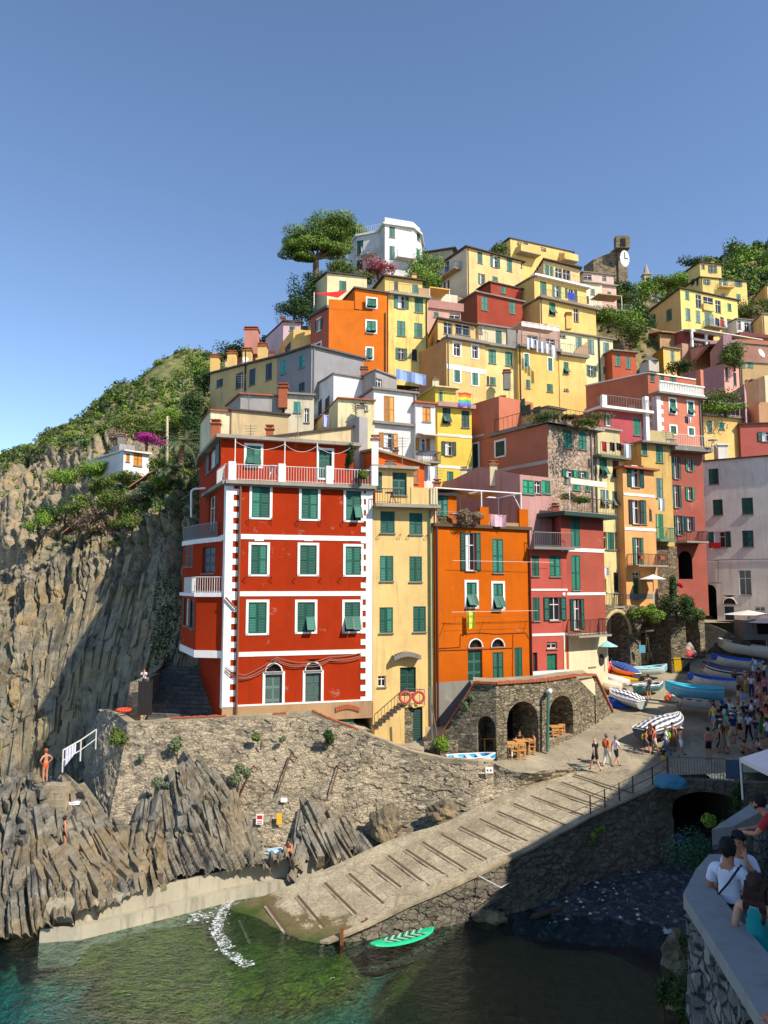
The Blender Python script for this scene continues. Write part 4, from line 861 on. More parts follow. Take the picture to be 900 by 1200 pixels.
m.prism([b2.P(1, 1.8, b2.zt+.25, .4), b2.P(1, L2, b2.zt+.25, .4), b2.P(1, L2, b2.zt+.25, .2), b2.P(1, 1.8, b2.zt+.25, .2)], [b2.P(1, 1.9, b2.zt+.6, .4), b2.P(1, L2-.05, b2.zt+1.9, .4), b2.P(1, L2-.05, b2.zt+1.9, .2), b2.P(1, 1.9, b2.zt+.6, .2)], TAN); m.build('parapet', H.root)
H.finish()
H = House('pale lime cream house with a vertical dark drainpipe, above the salmon wall', 'cream_house')
b = H.block(655, 92, 22, 718, 389, 470, stucco((240, 234, 180), .3), D=6, over=.4, rmat=ROOFG); b.wins(1, 'H cs 447 152 490 235;H cs 532 168 577 265;H cs 640 188 682 285;H gk 333 128 378 154;H od 540 350 574 425;H cg 642 358 678 408')
m = MB(); uu = b.uv(1, 702, 420)[0]; m.path([b.P(1, uu, b.zt, .1), b.P(1, uu, b.zb, .1)], .09, DKMETAL); m.build('drainpipe', H.root)
chimney(H, 666, 378, 92.5, .7, .9, YE2); H.finish()
simple('small bright orange red house with a white roof terrace wall, left of the olive house', ((717, 93, 16, 745, 411.5, 490), dict(D=6, over=.4, rmat=ROOFG)), [(1, 'H cg 727 268 762 352;H cg 802 288 834 370')], stucco((196, 98, 68), .3))
# salmon large
SALM = stucco((224, 138, 108), .18)
H = House('large salmon house with white quoins and a white balustraded roof terrace', 'salmon_house')
b = H.block(769, 73, 24, 821, 461, 560, SALM, xl=684.5, YL=79.5, roof='none'); b.mats = {0: stucco((214, 124, 92), .18)}  # left wall in a darker salmon that carries its shade
b.wins(1, 'I tgf 200 575 258 692;I tgf 328 595 382 702;I cgf 205 765 262 838;I cgf 333 780 385 848')
L1 = b.frame(1)[3]; T = MB(); b.qbox(T, 1, -.2, L1+.3, b.zt-.05, b.zt+.15, -2, .6, GREYP); T.build('terrace', H.root)
m = MB(); b.qbox(m, 1, 0, L1+.1, b.zt+.15, b.zt+.3, .3, .5, WHITE); b.qbox(m, 1, 0, L1+.1, b.zt+1.1, b.zt+1.22, .28, .52, WHITE)
k = 0
while k*.22 < L1: m.tube(b.P(1, k*.22+.1, b.zt+.3, .4), b.P(1, k*.22+.1, b.zt+1.1, .4), .06, WHITE, 6); k += 1
b.qbox(m, 1, 0, L1, b.zt+.3, b.zt+1.1, .36, .38, flat('pale_panel', (214, 208, 196), .9)); m.build('balustrade', H.root)
zz = b.zt-.3; k = 0
while zz > b.zb:
    w1 = .8 if k % 2 else .5; b.qbox(b.extra, 1, -.02, w1, zz-.42, zz, 0, .05, WHITE); b.qbox(b.extra, 0, b.frame(0)[3]-w1, b.frame(0)[3]+.02, zz-.42, zz, 0, .05, stucco((220, 196, 186), .1)); zz -= .42; k += 1  # side quoins in a duller white, shade put into the colour
t_ = H.block(759, 75.5, 24, 818, 437, 466, SALM, xl=686, over=.1, rmat=WHITE, rth=.12, YL=80.5); t_.mats = {0: stucco((214, 124, 92), .18), 1: stucco((196, 112, 82), .2)}; t_.wins(1, 'I cd 72 398 102 462;I cd 138 408 170 460;I cd 210 425 252 472')  # upper left wall repeats the shaded salmon
m = MB(); b.qbox(m, 1, L1-.3, L1+.1, b.zt+.15, b.zt+3, -.2, .4, SALM); m.build('pier', H.root)
bel = MB(); p = at(761, 437, 76); bel.abox(p, 1.35, 1.35, 1.1, stucco((200, 192, 176), .4), rad(24)); q = p+Vector((0, 0, 1.1)); s_ = [q+Vector((x*.8, y*.8, 0)) for x, y in ((-1, -1), (1, -1), (1, 1), (-1, 1))]; ap = q+Vector((0, 0, .8))
for j in range(4): bel.poly([s_[j], s_[(j+1) % 4], ap], SLATE)
bel.abox(p+Vector((-.1, -.66, .2)), .35, .15, .7, DARK, rad(24)); bel.build('roof_turret', H.root)
H.finish()
H = House('magenta pink low house with white canopy edge and double glass door, below the salmon wall', 'magenta_house')
b = H.block(702, 66.5, 24, 757, 479, 540, stucco((190, 88, 92), .2), D=5, roof='none', rmat=CONC); b.wins(1, 'H ogf 655 690 690 775;H ce 852 720 905 840')
L1 = b.frame(1)[3]; T = MB(); b.qbox(T, 1, -.2, L1+.3, b.zt-.02, b.zt+.2, -2, .7, WHITE); b.qbox(T, 1, 0, .5, b.zt+.2, b.zt+1.2, .2, .5, WHITE); T.build('canopy', H.root)
rail([b.P(1, .3, b.zt+.2, .5), b.P(1, L1, b.zt+.2, .5)], 1, H.root, METAL, gap=.3)
m = MB(); b.qbox(m, 1, L1-.4, L1, b.zb, b.zt+1.6, 0, .4, WHITE); m.build('white_pier', H.root); H.finish()
H = House('small sand coloured terrace house over the laundry lines, between stone front and salmon houses', 'sand_house')
b = H.block(735, 68.5, 24, 790, 512, 560, stucco((206, 186, 132), .4), D=5, roof='parapet', over=.9, rmat=CONC); b.wins(1, '* cg 748 524 758 538;* ck 772 524 780 538'); H.finish()
simple('narrow canary yellow house behind a planted glass railed terrace, right of the salmon house', ((821, 83, 18, 870, 487, 560), dict(D=6, over=.4, rmat=ROOFG)), [(1, 'I cs 472 738 508 820;I ct 555 750 590 800')], YE2, extra=lambda H, b: (rail([b.P(1, .2, b.zt+.16, .3), b.P(1, b.frame(1)[3], b.zt+.16, .3)], 1.5, H.root, WMETAL, gap=.6)))
H = House('dusky mauve house with blank shaded side and pink sunny front, right of centre', 'mauve_house')
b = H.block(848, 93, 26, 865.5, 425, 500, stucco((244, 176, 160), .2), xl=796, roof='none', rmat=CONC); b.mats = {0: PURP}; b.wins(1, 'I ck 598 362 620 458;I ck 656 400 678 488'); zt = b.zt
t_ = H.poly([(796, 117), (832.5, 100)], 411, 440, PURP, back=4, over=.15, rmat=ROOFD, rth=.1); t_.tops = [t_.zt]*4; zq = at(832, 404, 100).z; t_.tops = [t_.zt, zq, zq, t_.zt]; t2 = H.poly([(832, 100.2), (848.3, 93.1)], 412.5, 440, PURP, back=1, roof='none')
T = MB(); b.qbox(T, 1, -.1, b.frame(1)[3]+.2, b.zt-.05, b.zt+.15, -1, .4, ROOFD); T.build('terrace', H.root); c = H.poly([(856, 88), (872, 84), (874, 88)], 450, 500, PURP, kref=1, back=3, roof='none'); H.finish()
H = House('olive gold house with yellow sunny front, below the brown hipped roof', 'olive_house')
b = H.block(777, 103, 22, 797, 407, 450, YE2, xl=736, YL=118, over=.25, rmat=ROOFG); b.mats = {0: OLIVE_SHADE}; b.wins(1, 'I cs 215 245 242 322'); H.finish()  # olive side wall: shade put into the colour of the yellow house
H = House('brown tiled house with a broad hipped roof, below the beige gabled house', 'tiled_house')
b = H.poly([(752, 122), (773, 113), (797, 115)], 391, 430, stucco((190, 150, 110), .3), kref=1, back=8, over=.6, rmat=flat('brown_tiles', (150, 104, 70), .95)); b.tops = [b.zt, b.zt, b.zt+.5, b.zt+4.2, b.zt+4]; H.finish()
# beige gable + yellow front, upper right
H = House('big beige gabled house with a yellow front and painted loggia, upper right', 'gabled_house')
b = H.block(797, 124, 24, 864, 338, 415, stucco((250, 226, 138), .3), xl=751, over=.45, rmat=ROOFD, dL=-2.2); b.mats = {0: stucco((222, 190, 128), .2)}  # gable side in a darker beige with its shade in the colour
b.wins(1, 'D cg 318 550 346 604;D gk 392 572 432 662;D gk 445 590 515 680;D gk 530 612 568 698;D cs 320 668 354 752;D cs 392 684 424 768;D cs 455 705 518 800;D cs 612 742 644 822;D cg 615 634 642 686;D ck 565 730 590 808'); b.wins(0, 'D od 72 722 98 790;D cd 185 675 224 755')
b.balcony(1, 'D', 448, 760, 560, 808, dep=1.2, rm=METAL); b.balcony(1, 'D', 438, 632, 505, 684, dep=.3, solid=YE2); H.finish()
H = House('yellow house with a glazed penthouse, highest building at the right', 'yellow_house')
b = H.block(821, 148, 12, 875, 325, 385, stucco((246, 214, 130), .25), xl=798, over=.4, rmat=ROOFD); b.wins(1, 'D og 458 465 482 500;D og 572 468 600 520;D og 680 475 705 515;D cg 678 568 708 610;D gk 572 562 600 592;D gk 682 672 706 686'); b.wins(0, 'D ck 358 462 384 505;D ck 396 462 412 505')
b.balcony(1, 'D', 545, 500, 640, 528, dep=1.2, rm=METAL, slabm=YE2); t_ = H.block(820, 151, 12, 845, 308, 328, stucco((246, 214, 130), .25), xl=806, over=.4, rmat=ROOFD); t_.wins(1, 'D og 488 366 505 418;D og 512 366 532 418;D gk 432 358 455 390'); antenna(H, 848, 315, 148, 6); H.finish()
simple('low white house with three dark windows, right of the big gabled house', ((863, 126, 14, 893, 374, 420), dict(D=6, over=.3, rmat=ROOFG)), [(1, 'D gk 685 755 710 812;D gg 735 768 770 828;D gg 784 780 832 842')], WHP)
simple('cream house cut by the right edge, beyond the low white house', ((893, 122, 14, 935, 368, 430), dict(D=6, xl=878, YL=128, over=.3, rmat=ROOFG)), [], YE3)
simple('ochre house with a shaded wall on the right skyline, under the wooded hill', ((897, 160, 10, 940, 334, 370), dict(xl=875, YL=172, over=.3, rmat=ROOFD)), [(0, 'D ck 755 560 768 600;D cg 768 645 780 670')], stucco((232, 184, 104), .2))
H = House('pair of small pink and cream houses with roof terrace, below the castle', 'pink_house')
b = H.block(683, 128, 14, 705, 331, 380, stucco((246, 232, 200), .3), D=6, roof='none'); b.wins(1, 'C cs 552 530 582 572;C ck 510 580 540 630'); b2 = H.block(705, 129.5, 14, 722, 334, 380, stucco((244, 196, 176), .3), D=6, roof='none'); b2.wins(1, 'C cg 670 550 697 592')
T = MB(); b.qbox(T, 1, -.2, b.frame(1)[3], b.zt, b.zt+.2, -2, .4, CONC); b2.qbox(T, 1, 0, b2.frame(1)[3]+.2, b2.zt, b2.zt+.2, -2, .4, CONC); T.build('terrace', H.root); t_ = H.block(684, 132, 14, 719, 319, 335, stucco((230, 200, 186), .3), D=4, over=.4, rmat=ROOFG); t_.wins(1, 'C gk 505 430 560 465;C gk 635 440 662 470'); H.finish()
H = House('stone terrace house with a glass railing and tan canopy, under the castle slope', 'stone_house')
b = H.block(700, 122, 14, 741, 362, 400, masonry('terrace_stone', [(130, 116, 92), (170, 152, 124), (110, 98, 80)], (140, 124, 100), 2.4, 1.8), xl=686, YL=128, over=.3, rmat=GREYP); b.wins(1, 'C cg 665 682 694 752;C cg 780 702 808 745'); rail([b.P(1, 0, b.zt+.16, .2), b.P(1, b.frame(1)[3], b.zt+.16, .2)], 1, H.root, METAL, gap=.3)
m = MB(); b.qbox(m, 1, .2, 4.6, b.zt+2.5, b.zt+2.65, -2.5, .3, TAN); m.tube(b.P(1, 4.5, b.zt, .2), b.P(1, 4.5, b.zt+2.5, .2), .06, WHITE); m.build('canopy', H.root); H.finish()
# right middle cluster
H = House('house with white pergola and deep red interior awning, above the dusky mauve house', 'pergola_house')
b = H.block(799, 110, 22, 850, 402, 440, stucco((190, 150, 124), .3), D=6, roof='none'); b.wins(1, 'I gk 360 195 440 225'); t_ = H.block(799, 113, 22, 836, 388, 405, stucco((180, 96, 84), .3), D=5, over=.3, rmat=WHITE, rth=.15)
m = MB(); L1 = b.frame(1)[3]; b.qbox(m, 1, 1.5, L1, b.zt+1.9, b.zt+2.2, .2, .5, WHITE); b.qbox(m, 1, 1.5, L1, b.zt+.6, b.zt+.9, .2, .5, WHITE)
for q in (1.5, L1*.5, L1-.3): b.qbox(m, 1, q, q+.3, b.zt-.5, b.zt+2, .2, .5, WHITE)
m.box(t_.P(1, 0, t_.zt+.2, 0), t_.frame(1)[1]*(t_.frame(1)[3]+6), t_.frame(1)[2]*4-Vector((0, 0, 1.3)), (0, 0, .12), flat('white_canvas', (232, 220, 200), .9)); m.build('pergola', H.root); H.finish()
simple('brown walled house with a curved roof edge and satellite dish, near the right edge', ((868, 112, 14, 935, 402, 450), dict(xl=852, YL=120, over=.3, rmat=ROOFG, dL=-1.5)), [], stucco((176, 132, 112), .3), extra=lambda H, b: dish(H, 892, 414, 111, .7))
simple('dark roofed terracotta house, cut by the right edge below the low white house', ((868, 118, 14, 935, 394, 430), dict(D=8, over=.4, rmat=flat('maroon_roof', (110, 56, 52), .9), rth=.6)), [], stucco((190, 120, 90), .3))
simple('tan house with two small teal shutters, near the right edge above the orange house', ((867, 104, 12, 935, 424, 470), dict(D=6, over=.3, rmat=ROOFG)), [(1, 'I ce 698 325 738 362;I ce 758 330 795 362')], stucco((196, 164, 118), .3))
simple('vivid orange house with white band and green shutters, near the right edge', ((881, 96, 16, 897, 446, 500), dict(xl=866, YL=102, over=.5, rmat=ROOFG)), [(0, 'I cg 785 455 818 515;I cg 790 565 825 625')], stucco((236, 116, 56), .2))
simple('cream sliver house at the right edge, right of the vivid orange house', ((896, 93, 8, 940, 440, 500), dict(D=6, roof='none')), [], CREAM)
simple('tan stucco block at the right edge, just above the salmon roof', ((889, 86, 6, 940, 473, 520), dict(D=6, roof='parapet', over=.2)), [], stucco((206, 160, 118), .3))
# castle and clock tower, little church
CST = masonry('castle_stone', [(120, 104, 80), (160, 140, 108), (96, 86, 70)], (110, 100, 80), 1.2, 1.6, strength=.7)
H = House('ruined stone castle with a clock on its tower, on the far hilltop', 'castle', 'castle', None)
b = H.poly([(695, 189), (724, 190)], 301, 350, CST, back=6, roof='none', rmat=CST); zq = at(724, 293, 190).z; b.tops = [at(695, 304, 189).z, zq, zq, b.zt]; b.wins(0, 'C ck 610 335 625 355;C ck 690 345 705 365')
c = H.poly([(724, 189.5), (734.5, 190.5)], 289, 350, CST, back=3, roof='none', rmat=CST)
m = MB(); p = c.P(0, 1.0, at(731, 304, 188).z, .12); 
p = at(731.5, 303.5, 185.5); n = Vector((.25, -1, 0)).normalized(); u = Vector((1, .25, 0)).normalized(); ring = [p+u*1.3*math.cos(k*math.pi/12)+Vector((0, 0, 1))*1.45*math.sin(k*math.pi/12)*1.5 for k in range(24)]
m.prism(ring, [r+n*.3 for r in ring], WHITE); m.tube(p+n*.34, p+n*.34+Vector((0, 0, 1.6)), .12, DARK, 4); m.tube(p+n*.34, p+n*.34+u*.9, .12, DARK, 4); m.build('clock_face', H.root)
m = MB(); q = at(729, 292, 188); m.abox(q, 3.6, 2, 3.2, CST); m.abox(q+Vector((0, -1, .4)), 1.2, .4, 2.0, DARK); m.build('bell_gable', H.root); H.finish()
H = House('small white church with a pointed belfry, on the skyline left of the wooded hill', 'church', 'church', None)
b = H.poly([(745, 200), (752, 196), (772, 200)], 343, 360, WHP, kref=1, back=8, over=.6, rmat=SLATE, rth=.6)
m = MB(); p = at(758.2, 345, 196); s_ = stucco((196, 184, 160), .4); m.abox(p-Vector((0, 0, 2)), 1.9, 1.9, 7.2, s_); m.abox(p+Vector((0, 0, 5.2)), 2.4, 2.4, .3, s_); m.tube(p+Vector((0, 0, 5.5)), p+Vector((0, 0, 8.6)), .9, s_, 6, .1); m.abox(p+Vector((0, -.9, 1.6)), .8, .3, 2.6, DARK); m.build('belfry', H.root); H.finish()
# the little white villa on the left slope
H = House('small white villa with orange doors, alone on the green slope left of the village', 'white_villa', 'house', None)
b = H.poly([(127, 77), (145, 74), (175, 76)], 528.5, 556, WHP, kref=1, back=5, over=.3, rmat=WHP, rth=.15); b.wins(1, '* cb 147.5 531.5 152 541;* cb 156.5 531 166.5 546'); c = H.poly([(140, 80), (158, 81)], 520, 530, GRYW, back=3, roof='none'); H.finish()
# ================================================================= land, sea, quays
def V2(p): return Vector((p.x, p.y, 0))
SIN = math.sin
# ---- village hillside under the houses
HP = [at(*q) for q in ((262, 850, 50), (345, 520, 62), (285, 485, 73), (246, 500, 82), (415, 480, 70), (400, 445, 84), (345, 425, 90), (360, 372, 99), (450, 335, 114), (520, 330, 122), (560, 350, 118), (600, 318, 132), (530, 470, 84),
      (640, 490, 86), (690, 372, 128), (735, 378, 126), (700, 352, 188), (735, 352, 190), (757, 356, 200), (800, 345, 160), (860, 372, 158), (900, 345, 190), (820, 408, 124), (860, 480, 98), (900, 510, 92), (770, 540, 78), (700, 560, 70), (640, 710, 62), (560, 620, 62),
      (740, 735, 68), (830, 745, 78), (900, 745, 78), (480, 600, 60), (215, 600, 74), (190, 600, 90), (120, 640, 90), (60, 640, 110), (130, 620, 120), (170, 600, 150), (200, 560, 180), (215, 540, 130), (225, 520, 110), (240, 470, 200), (-40, 660, 110),(-40, 660, 90), (0, 640, 150), (100, 640, 100), (80, 620, 170), (160, 640, 80))]
def hill_z(x, y):
    s = w_ = 0
    for p in HP:
        d = ((p.x-x)**2+(p.y-y)**2); k = 1/(d**1.6+1); s += p.z*k; w_ += k
    return s/w_-1.6
VEGHILL = rockmat('scrub_slope', (116, 104, 66), (64, 60, 40), (150, 132, 90), (0, 0, 0), veg=(66, 88, 36), bandscale=.6)
nx, ny = 110, 120; vs_, fs = [], []
for j in range(ny):
    y = 57+(250-57)*(j/(ny-1))**1.3
    for i in range(nx):
        x0_ = -.262*y+1.5; x = x0_+i*(170-x0_)/(nx-1)
        z = hill_z(x, y)
        if x > 8 and y < 84: z = min(z, PIAZ_Z(y)-1.5) if y < 74 else min(z, 11+(y-74)*1.6)
        vs_.append((x, y, z+noise.noise(Vector((x, y, 0))*.15)*.8))
for j in range(ny-1):
    for i in range(nx-1): k = j*nx+i; fs.append((k, k+1, k+nx+1, k+nx))
me = bpy.data.meshes.new('hillside'); me.from_pydata(vs_, [], fs); me.materials.append(VEGHILL); me.polygons.foreach_set('use_smooth', [True]*len(fs))
o = bpy.data.objects.new('hillside', me); C.objects.link(o); tag(o, kind='structure')
# ---- far mountain at the left
def G(rows): return [[at(*c) for c in r] for r in rows]
def fbm(p, k, o=5):
    v = 0; a = 1
    for _ in range(o): v += a*noise.noise(p*k); k *= 2.1; a *= .52
    return v
MTN = rockmat('mountain_rock', (150, 136, 112), (92, 84, 72), (178, 164, 136), (0, rad(20), 0), veg=(88, 106, 52), bandscale=.35)
MTNG = rockmat('mountain_scrub', (104, 112, 58), (60, 72, 36), (140, 136, 84), (0, 0, 0), veg=(70, 92, 38), bandscale=.3)
# control grid: vegetated crest at the top, bare cliff below
g = G([[(-160, 600, 250), (-60, 562, 245), (0, 533, 240), (30, 522, 238), (60, 503, 236), (105, 471, 234), (150, 444, 232), (200, 440, 234), (250, 455, 238), (300, 470, 240)],
       [(-160, 615, 232), (-60, 580, 226), (0, 552, 222), (30, 540, 220), (60, 522, 218), (105, 496, 215), (150, 470, 210), (200, 462, 208), (250, 470, 206), (300, 480, 205)],
       [(-160, 640, 205), (-60, 600, 200), (0, 572, 197), (30, 562, 195), (60, 548, 190), (105, 525, 184), (150, 505, 176), (200, 490, 168), (250, 490, 160), (300, 500, 150)],
       [(-160, 680, 190), (-60, 640, 185), (0, 612, 182), (30, 600, 178), (60, 585, 172), (105, 565, 162), (150, 545, 150), (200, 530, 140), (250, 530, 130), (300, 540, 120)],
       [(-160, 740, 182), (-60, 715, 178), (0, 680, 172), (30, 660, 166), (60, 640, 160), (105, 610, 150), (150, 590, 140), (200, 580, 130), (250, 580, 120), (300, 590, 110)],
       [(-160, 860, 170), (-60, 860, 165), (0, 860, 158), (30, 860, 150), (60, 850, 142), (105, 850, 132), (150, 850, 122), (200, 850, 112), (250, 850, 105), (300, 850, 100)]])
def dm(p, n):
    r = abs(fbm(p, .045, 5)); st = plates(p, (Vector((.9, 0, .43)), Vector((-.43, 0, .9)), Vector((0, 1, 0))), .12, 3.0, .5)+plates(p, (Vector((.9, 0, .43)), Vector((-.43, 0, .9)), Vector((0, 1, 0))), .4, 1.5, .5)
    return n*(r*4.5-2+(st if p.z < 66+.1*p.x else st*.3))+Vector((0, 0, noise.noise(p*.35)*.8))
mo = grid_surface('mountain', g, 240, 190, dm, MTN, kind='structure')
mo.data.materials.append(MTNG)
for pl in mo.data.polygons:
    c = pl.center; lim = (51 if c.x < -.30*c.y else 20)+7*noise.noise(c*.06)+5*noise.noise(c*.2); pl.material_index = 0 if c.z < lim or (pl.normal.z < .22 and noise.noise(c*.1) > .1) else 1
# second, farther ridge
g = G([[(120, 470, 330), (160, 447, 330), (185, 424, 330), (205, 417, 330), (240, 416, 330), (290, 404, 330), (340, 398, 330), (380, 400, 330)],
       [(120, 520, 270), (160, 480, 270), (185, 460, 270), (205, 455, 270), (240, 450, 270), (290, 440, 270), (340, 440, 270), (380, 440, 270)]])
grid_surface('mountain', g, 70, 30, lambda p, n: Vector((0, 0, fbm(p, .05)*3)), MTNG, kind='structure')
# ---- near sea cliff below the little villa
CLIFF = rockmat('cliff_rock', (138, 130, 110), (62, 57, 48), (180, 170, 144), (0, rad(-14), 0), veg=(104, 104, 62), bandscale=1.1)
ax = (Vector((.97, 0, .24)).normalized(), Vector((-.24, 0, .97)).normalized(), Vector((0, 1, 0)))
def dc(p, n):
    k = min(1, max(0, (28-p.z)/8)); return n*(plates(p, ax, .5, 1.5, .22)*(.3+.7*k)+plates(p, ax, 1.3, .7, .35)*k+plates(p, ax, 3.0, .26, .5)*k+fbm(p, .2, 3)*.9+fbm(p, 1.5, 3)*.1)
g = G([[(-120, 740, 74), (0, 668, 76), (36, 630, 76), (75, 596, 77), (120, 572, 77), (180, 556, 76), (240, 548, 72), (300, 540, 68)],
       [(-120, 765, 68), (0, 700, 71), (36, 665, 71), (75, 640, 71), (120, 622, 71), (180, 596, 68), (240, 588, 64), (300, 580, 61)],
       [(-120, 805, 63), (0, 760, 66), (36, 740, 66), (75, 722, 66), (120, 700, 65), (180, 680, 62), (240, 670, 59), (300, 680, 57)],
       [(-120, 850, 60), (0, 830, 62.5), (36, 818, 62.5), (75, 800, 62), (120, 780, 61), (180, 765, 59), (240, 757, 56.5), (300, 760, 56)],
       [(-120, 905, 57.5), (0, 897, 60.5), (36, 893, 60), (75, 890, 59.5), (120, 862, 58), (150, 835, 56.5), (200, 800, 55), (300, 800, 55)],
       [(-120, 950, 56), (0, 950, 59), (36, 945, 58.5), (75, 940, 57.5), (110, 905, 55.5), (140, 870, 54), (200, 850, 53.5), (300, 850, 55)]])
grid_surface('sea_cliff', g, 400, 320, dc, CLIFF, smooth=False, kind='structure')
slabs([[p for p in r[1:]] for r in g[2:5]], 520, ax[1]*-1, (2.5, 7), (.35, 1.0), (.5, 1.3), CLIFF, 5, .25, 'sea_cliff')
# ---- tilted strata beside the quay
STRATA = rockmat('strata_rock', (134, 130, 116), (60, 58, 52), (178, 172, 154), (0, rad(-32), 0), bandscale=1.8)
ax2 = (Vector((.82, .28, .5)).normalized(), Vector((.45, -.55, -.70)).normalized(), Vector((0, 1, 0)))
def ds(p, n):
    return n*(plates(p, ax2, 1.15, .4, .2, .22, .8)+plates(p, ax2, 3.3, .26, .3, .2, .8)+fbm(p, .4, 2)*.15+fbm(p, 3, 3)*.035)
g = G([[(-120, 935, 52), (-50, 925, 47), (0, 914, 45), (40, 912, 43.5), (80, 915, 43), (112, 940, 42.4), (150, 962, 41.2), (190, 925, 41.2), (225, 894, 41.9), (262, 915, 41.4), (300, 985, 41), (350, 995, 41)],
       [(-120, 960, 46), (-50, 945, 43), (0, 935, 42), (40, 925, 41.2), (80, 935, 41.2), (112, 960, 40.8), (150, 985, 39.8), (190, 955, 40), (225, 915, 40.6), (262, 950, 40.4), (300, 1000, 40.2), (350, 1002, 40.2)],
       [(-120, 1010, 40), (-50, 1000, 39.4), (0, 985, 39.3), (40, 975, 39.2), (80, 992, 38.6), (112, 1000, 38.2), (150, 1006, 38.2), (190, 990, 38.8), (225, 970, 39.2), (262, 985, 39.2), (300, 1005, 39.2), (350, 1005, 39.4)],
       [(-120, 1060, 36), (-50, 1050, 36), (0, 1040, 36), (40, 1030, 36), (80, 1035, 35.6), (112, 1035, 35.4), (150, 1028, 36), (190, 1018, 36.8), (225, 1010, 37.4), (262, 1006, 38), (300, 1004, 38.6), (350, 1002, 38.8)],
       [(-120, 1110, 33.5), (-50, 1105, 33.3), (0, 1098, 33.3), (40, 1090, 33.2), (80, 1075, 33.4), (112, 1065, 34), (150, 1050, 35), (190, 1035, 36), (225, 1025, 36.8), (262, 1020, 37.4), (300, 1014, 38), (350, 1010, 38.4)]])
grid_surface('rock_shelf', g, 300, 180, ds, STRATA, smooth=False, kind='structure')
slabs([r[1:8] for r in g[:4]], 420, ax2[1], (1.0, 3.4), (.16, .5), (.4, .9), STRATA, 7, .08); slabs([r[7:11] for r in g[:3]], 110, ax2[1], (1.2, 2.8), (.14, .4), (.4, .8), STRATA, 9, .0)
g = G([[(345, 985, 41.4), (356, 945, 41.8), (372, 950, 41.8), (392, 962, 41.8), (412, 968, 42), (432, 978, 42.2)], [(345, 1000, 40.4), (356, 965, 41), (372, 968, 41), (392, 975, 41.2), (412, 980, 41.4), (432, 986, 41.8)], [(345, 1012, 39.4), (356, 1005, 39.6), (372, 1002, 39.8), (392, 1000, 40), (412, 996, 40.4), (432, 992, 41)]])
grid_surface('rock_shelf', g, 70, 50, ds, STRATA, smooth=False, kind='structure')
slabs(g, 60, ax2[1], (1.0, 2.6), (.14, .4), (.3, .7), STRATA, 11, .2)
# ---- masonry of the harbour
QW = masonry('quay_masonry', [(124, 114, 94), (176, 162, 134), (150, 138, 114), (204, 190, 160), (106, 98, 84)], (190, 172, 140), sc=3.0, flatz=2.9, edge=.06, plaster=.55)
QWD = masonry('block_masonry', [(104, 98, 84), (134, 126, 108), (120, 112, 94)], (120, 110, 92), sc=2.3, flatz=1.7, edge=.05, moss=(70, 84, 44))
def paving(name, base, dark, sc=.35):
    m, t, b, n, l = newmat(name); o = coords(t); a = noise_(t, o, sc, 6, .7, .3); f = noise_(t, o, 9, 4, .8); cr = N(t, 'ShaderNodeTexVoronoi', feature='DISTANCE_TO_EDGE'); cr.inputs['Scale'].default_value = .55
    dz = N(t, 'ShaderNodeTexNoise'); dz.inputs['Scale'].default_value = 1.4; l.new(o, dz.inputs['Vector']); ad = N(t, 'ShaderNodeVectorMath', operation='ADD'); l.new(o, ad.inputs[0]); l.new(dz.outputs['Color'], ad.inputs[1]); l.new(ad.outputs[0], cr.inputs['Vector'])
    c = mixc(t, ramp(t, a, [(.35, 0), (.65, 1)]), lin(dark), lin(base)); c = mixc(t, ramp(t, f, [(.35, .5), (.6, 0)]), c, tuple(x*.55 for x in lin(dark))); c = mixc(t, ramp(t, cr.outputs[0], [(0, .45), (.02, 0)]), c, (.07, .06, .05))
    l.new(c, b.inputs['Base Color']); b.inputs['Roughness'].default_value = .92; bump(t, b, f, .4, .03); return m
PAV = paving('worn_concrete', (186, 174, 144), (140, 130, 108)); PAV2 = paving('quay_concrete', (190, 176, 144), (132, 120, 96), .6)
top = [(150, 847, 44.3), (200, 843, 44.2), (265, 840, 44.2), (320, 838, 44.4), (366, 834, 44.6), (386, 843, 44.4), (410, 852, 44.2), (440, 864, 44), (480, 880, 43.6), (520, 889, 43.1), (560, 892, 42.7), (578, 893, 42.9)]
bot = [(122, 992, 40.0), (190, 1005, 40.2), (265, 1010, 40.3), (320, 1005, 40.6), (366, 1000, 40.8), (392, 995, 41), (412, 990, 41.3), (432, 988, 41.5), (490, 975, 41.9), (530, 958, 41.8), (565, 942, 41.8), (580, 935, 42.2)]
def dq(p, n):
    q = Vector((p.x*2.2, p.y*2.2, p.z*5)); return n*(.12*(h3(noise.voronoi(q)[1][0])-.5)+fbm(p, .5, 3)*.14)
def dqt(p, n): return dq(p, n)
T_, B_L = [at(*q) for q in top], [at(*q) for q in bot]
qw = grid_surface('quay_wall', [[t for t in T_], [t.lerp(b_, .5) for t, b_ in zip(T_, B_L)], B_L], 300, 90, dq, QW, smooth=False)
tag(qw, 'long rough stone retaining wall below the red and yellow houses', 'wall')
sw = [[at(115, 836, 53), at(128, 832, 48.5), at(150, 847, 44.3)], [at(100, 880, 52), at(112, 882, 46.5), at(138, 915, 42.2)], [at(98, 925, 50), at(103, 935, 45), at(122, 992, 40.0)]]
o = grid_surface('quay_wall', sw, 50, 50, dq, QW, smooth=False); tag(o, 'short shaded end face of the stone quay wall, above the bathers', 'wall')
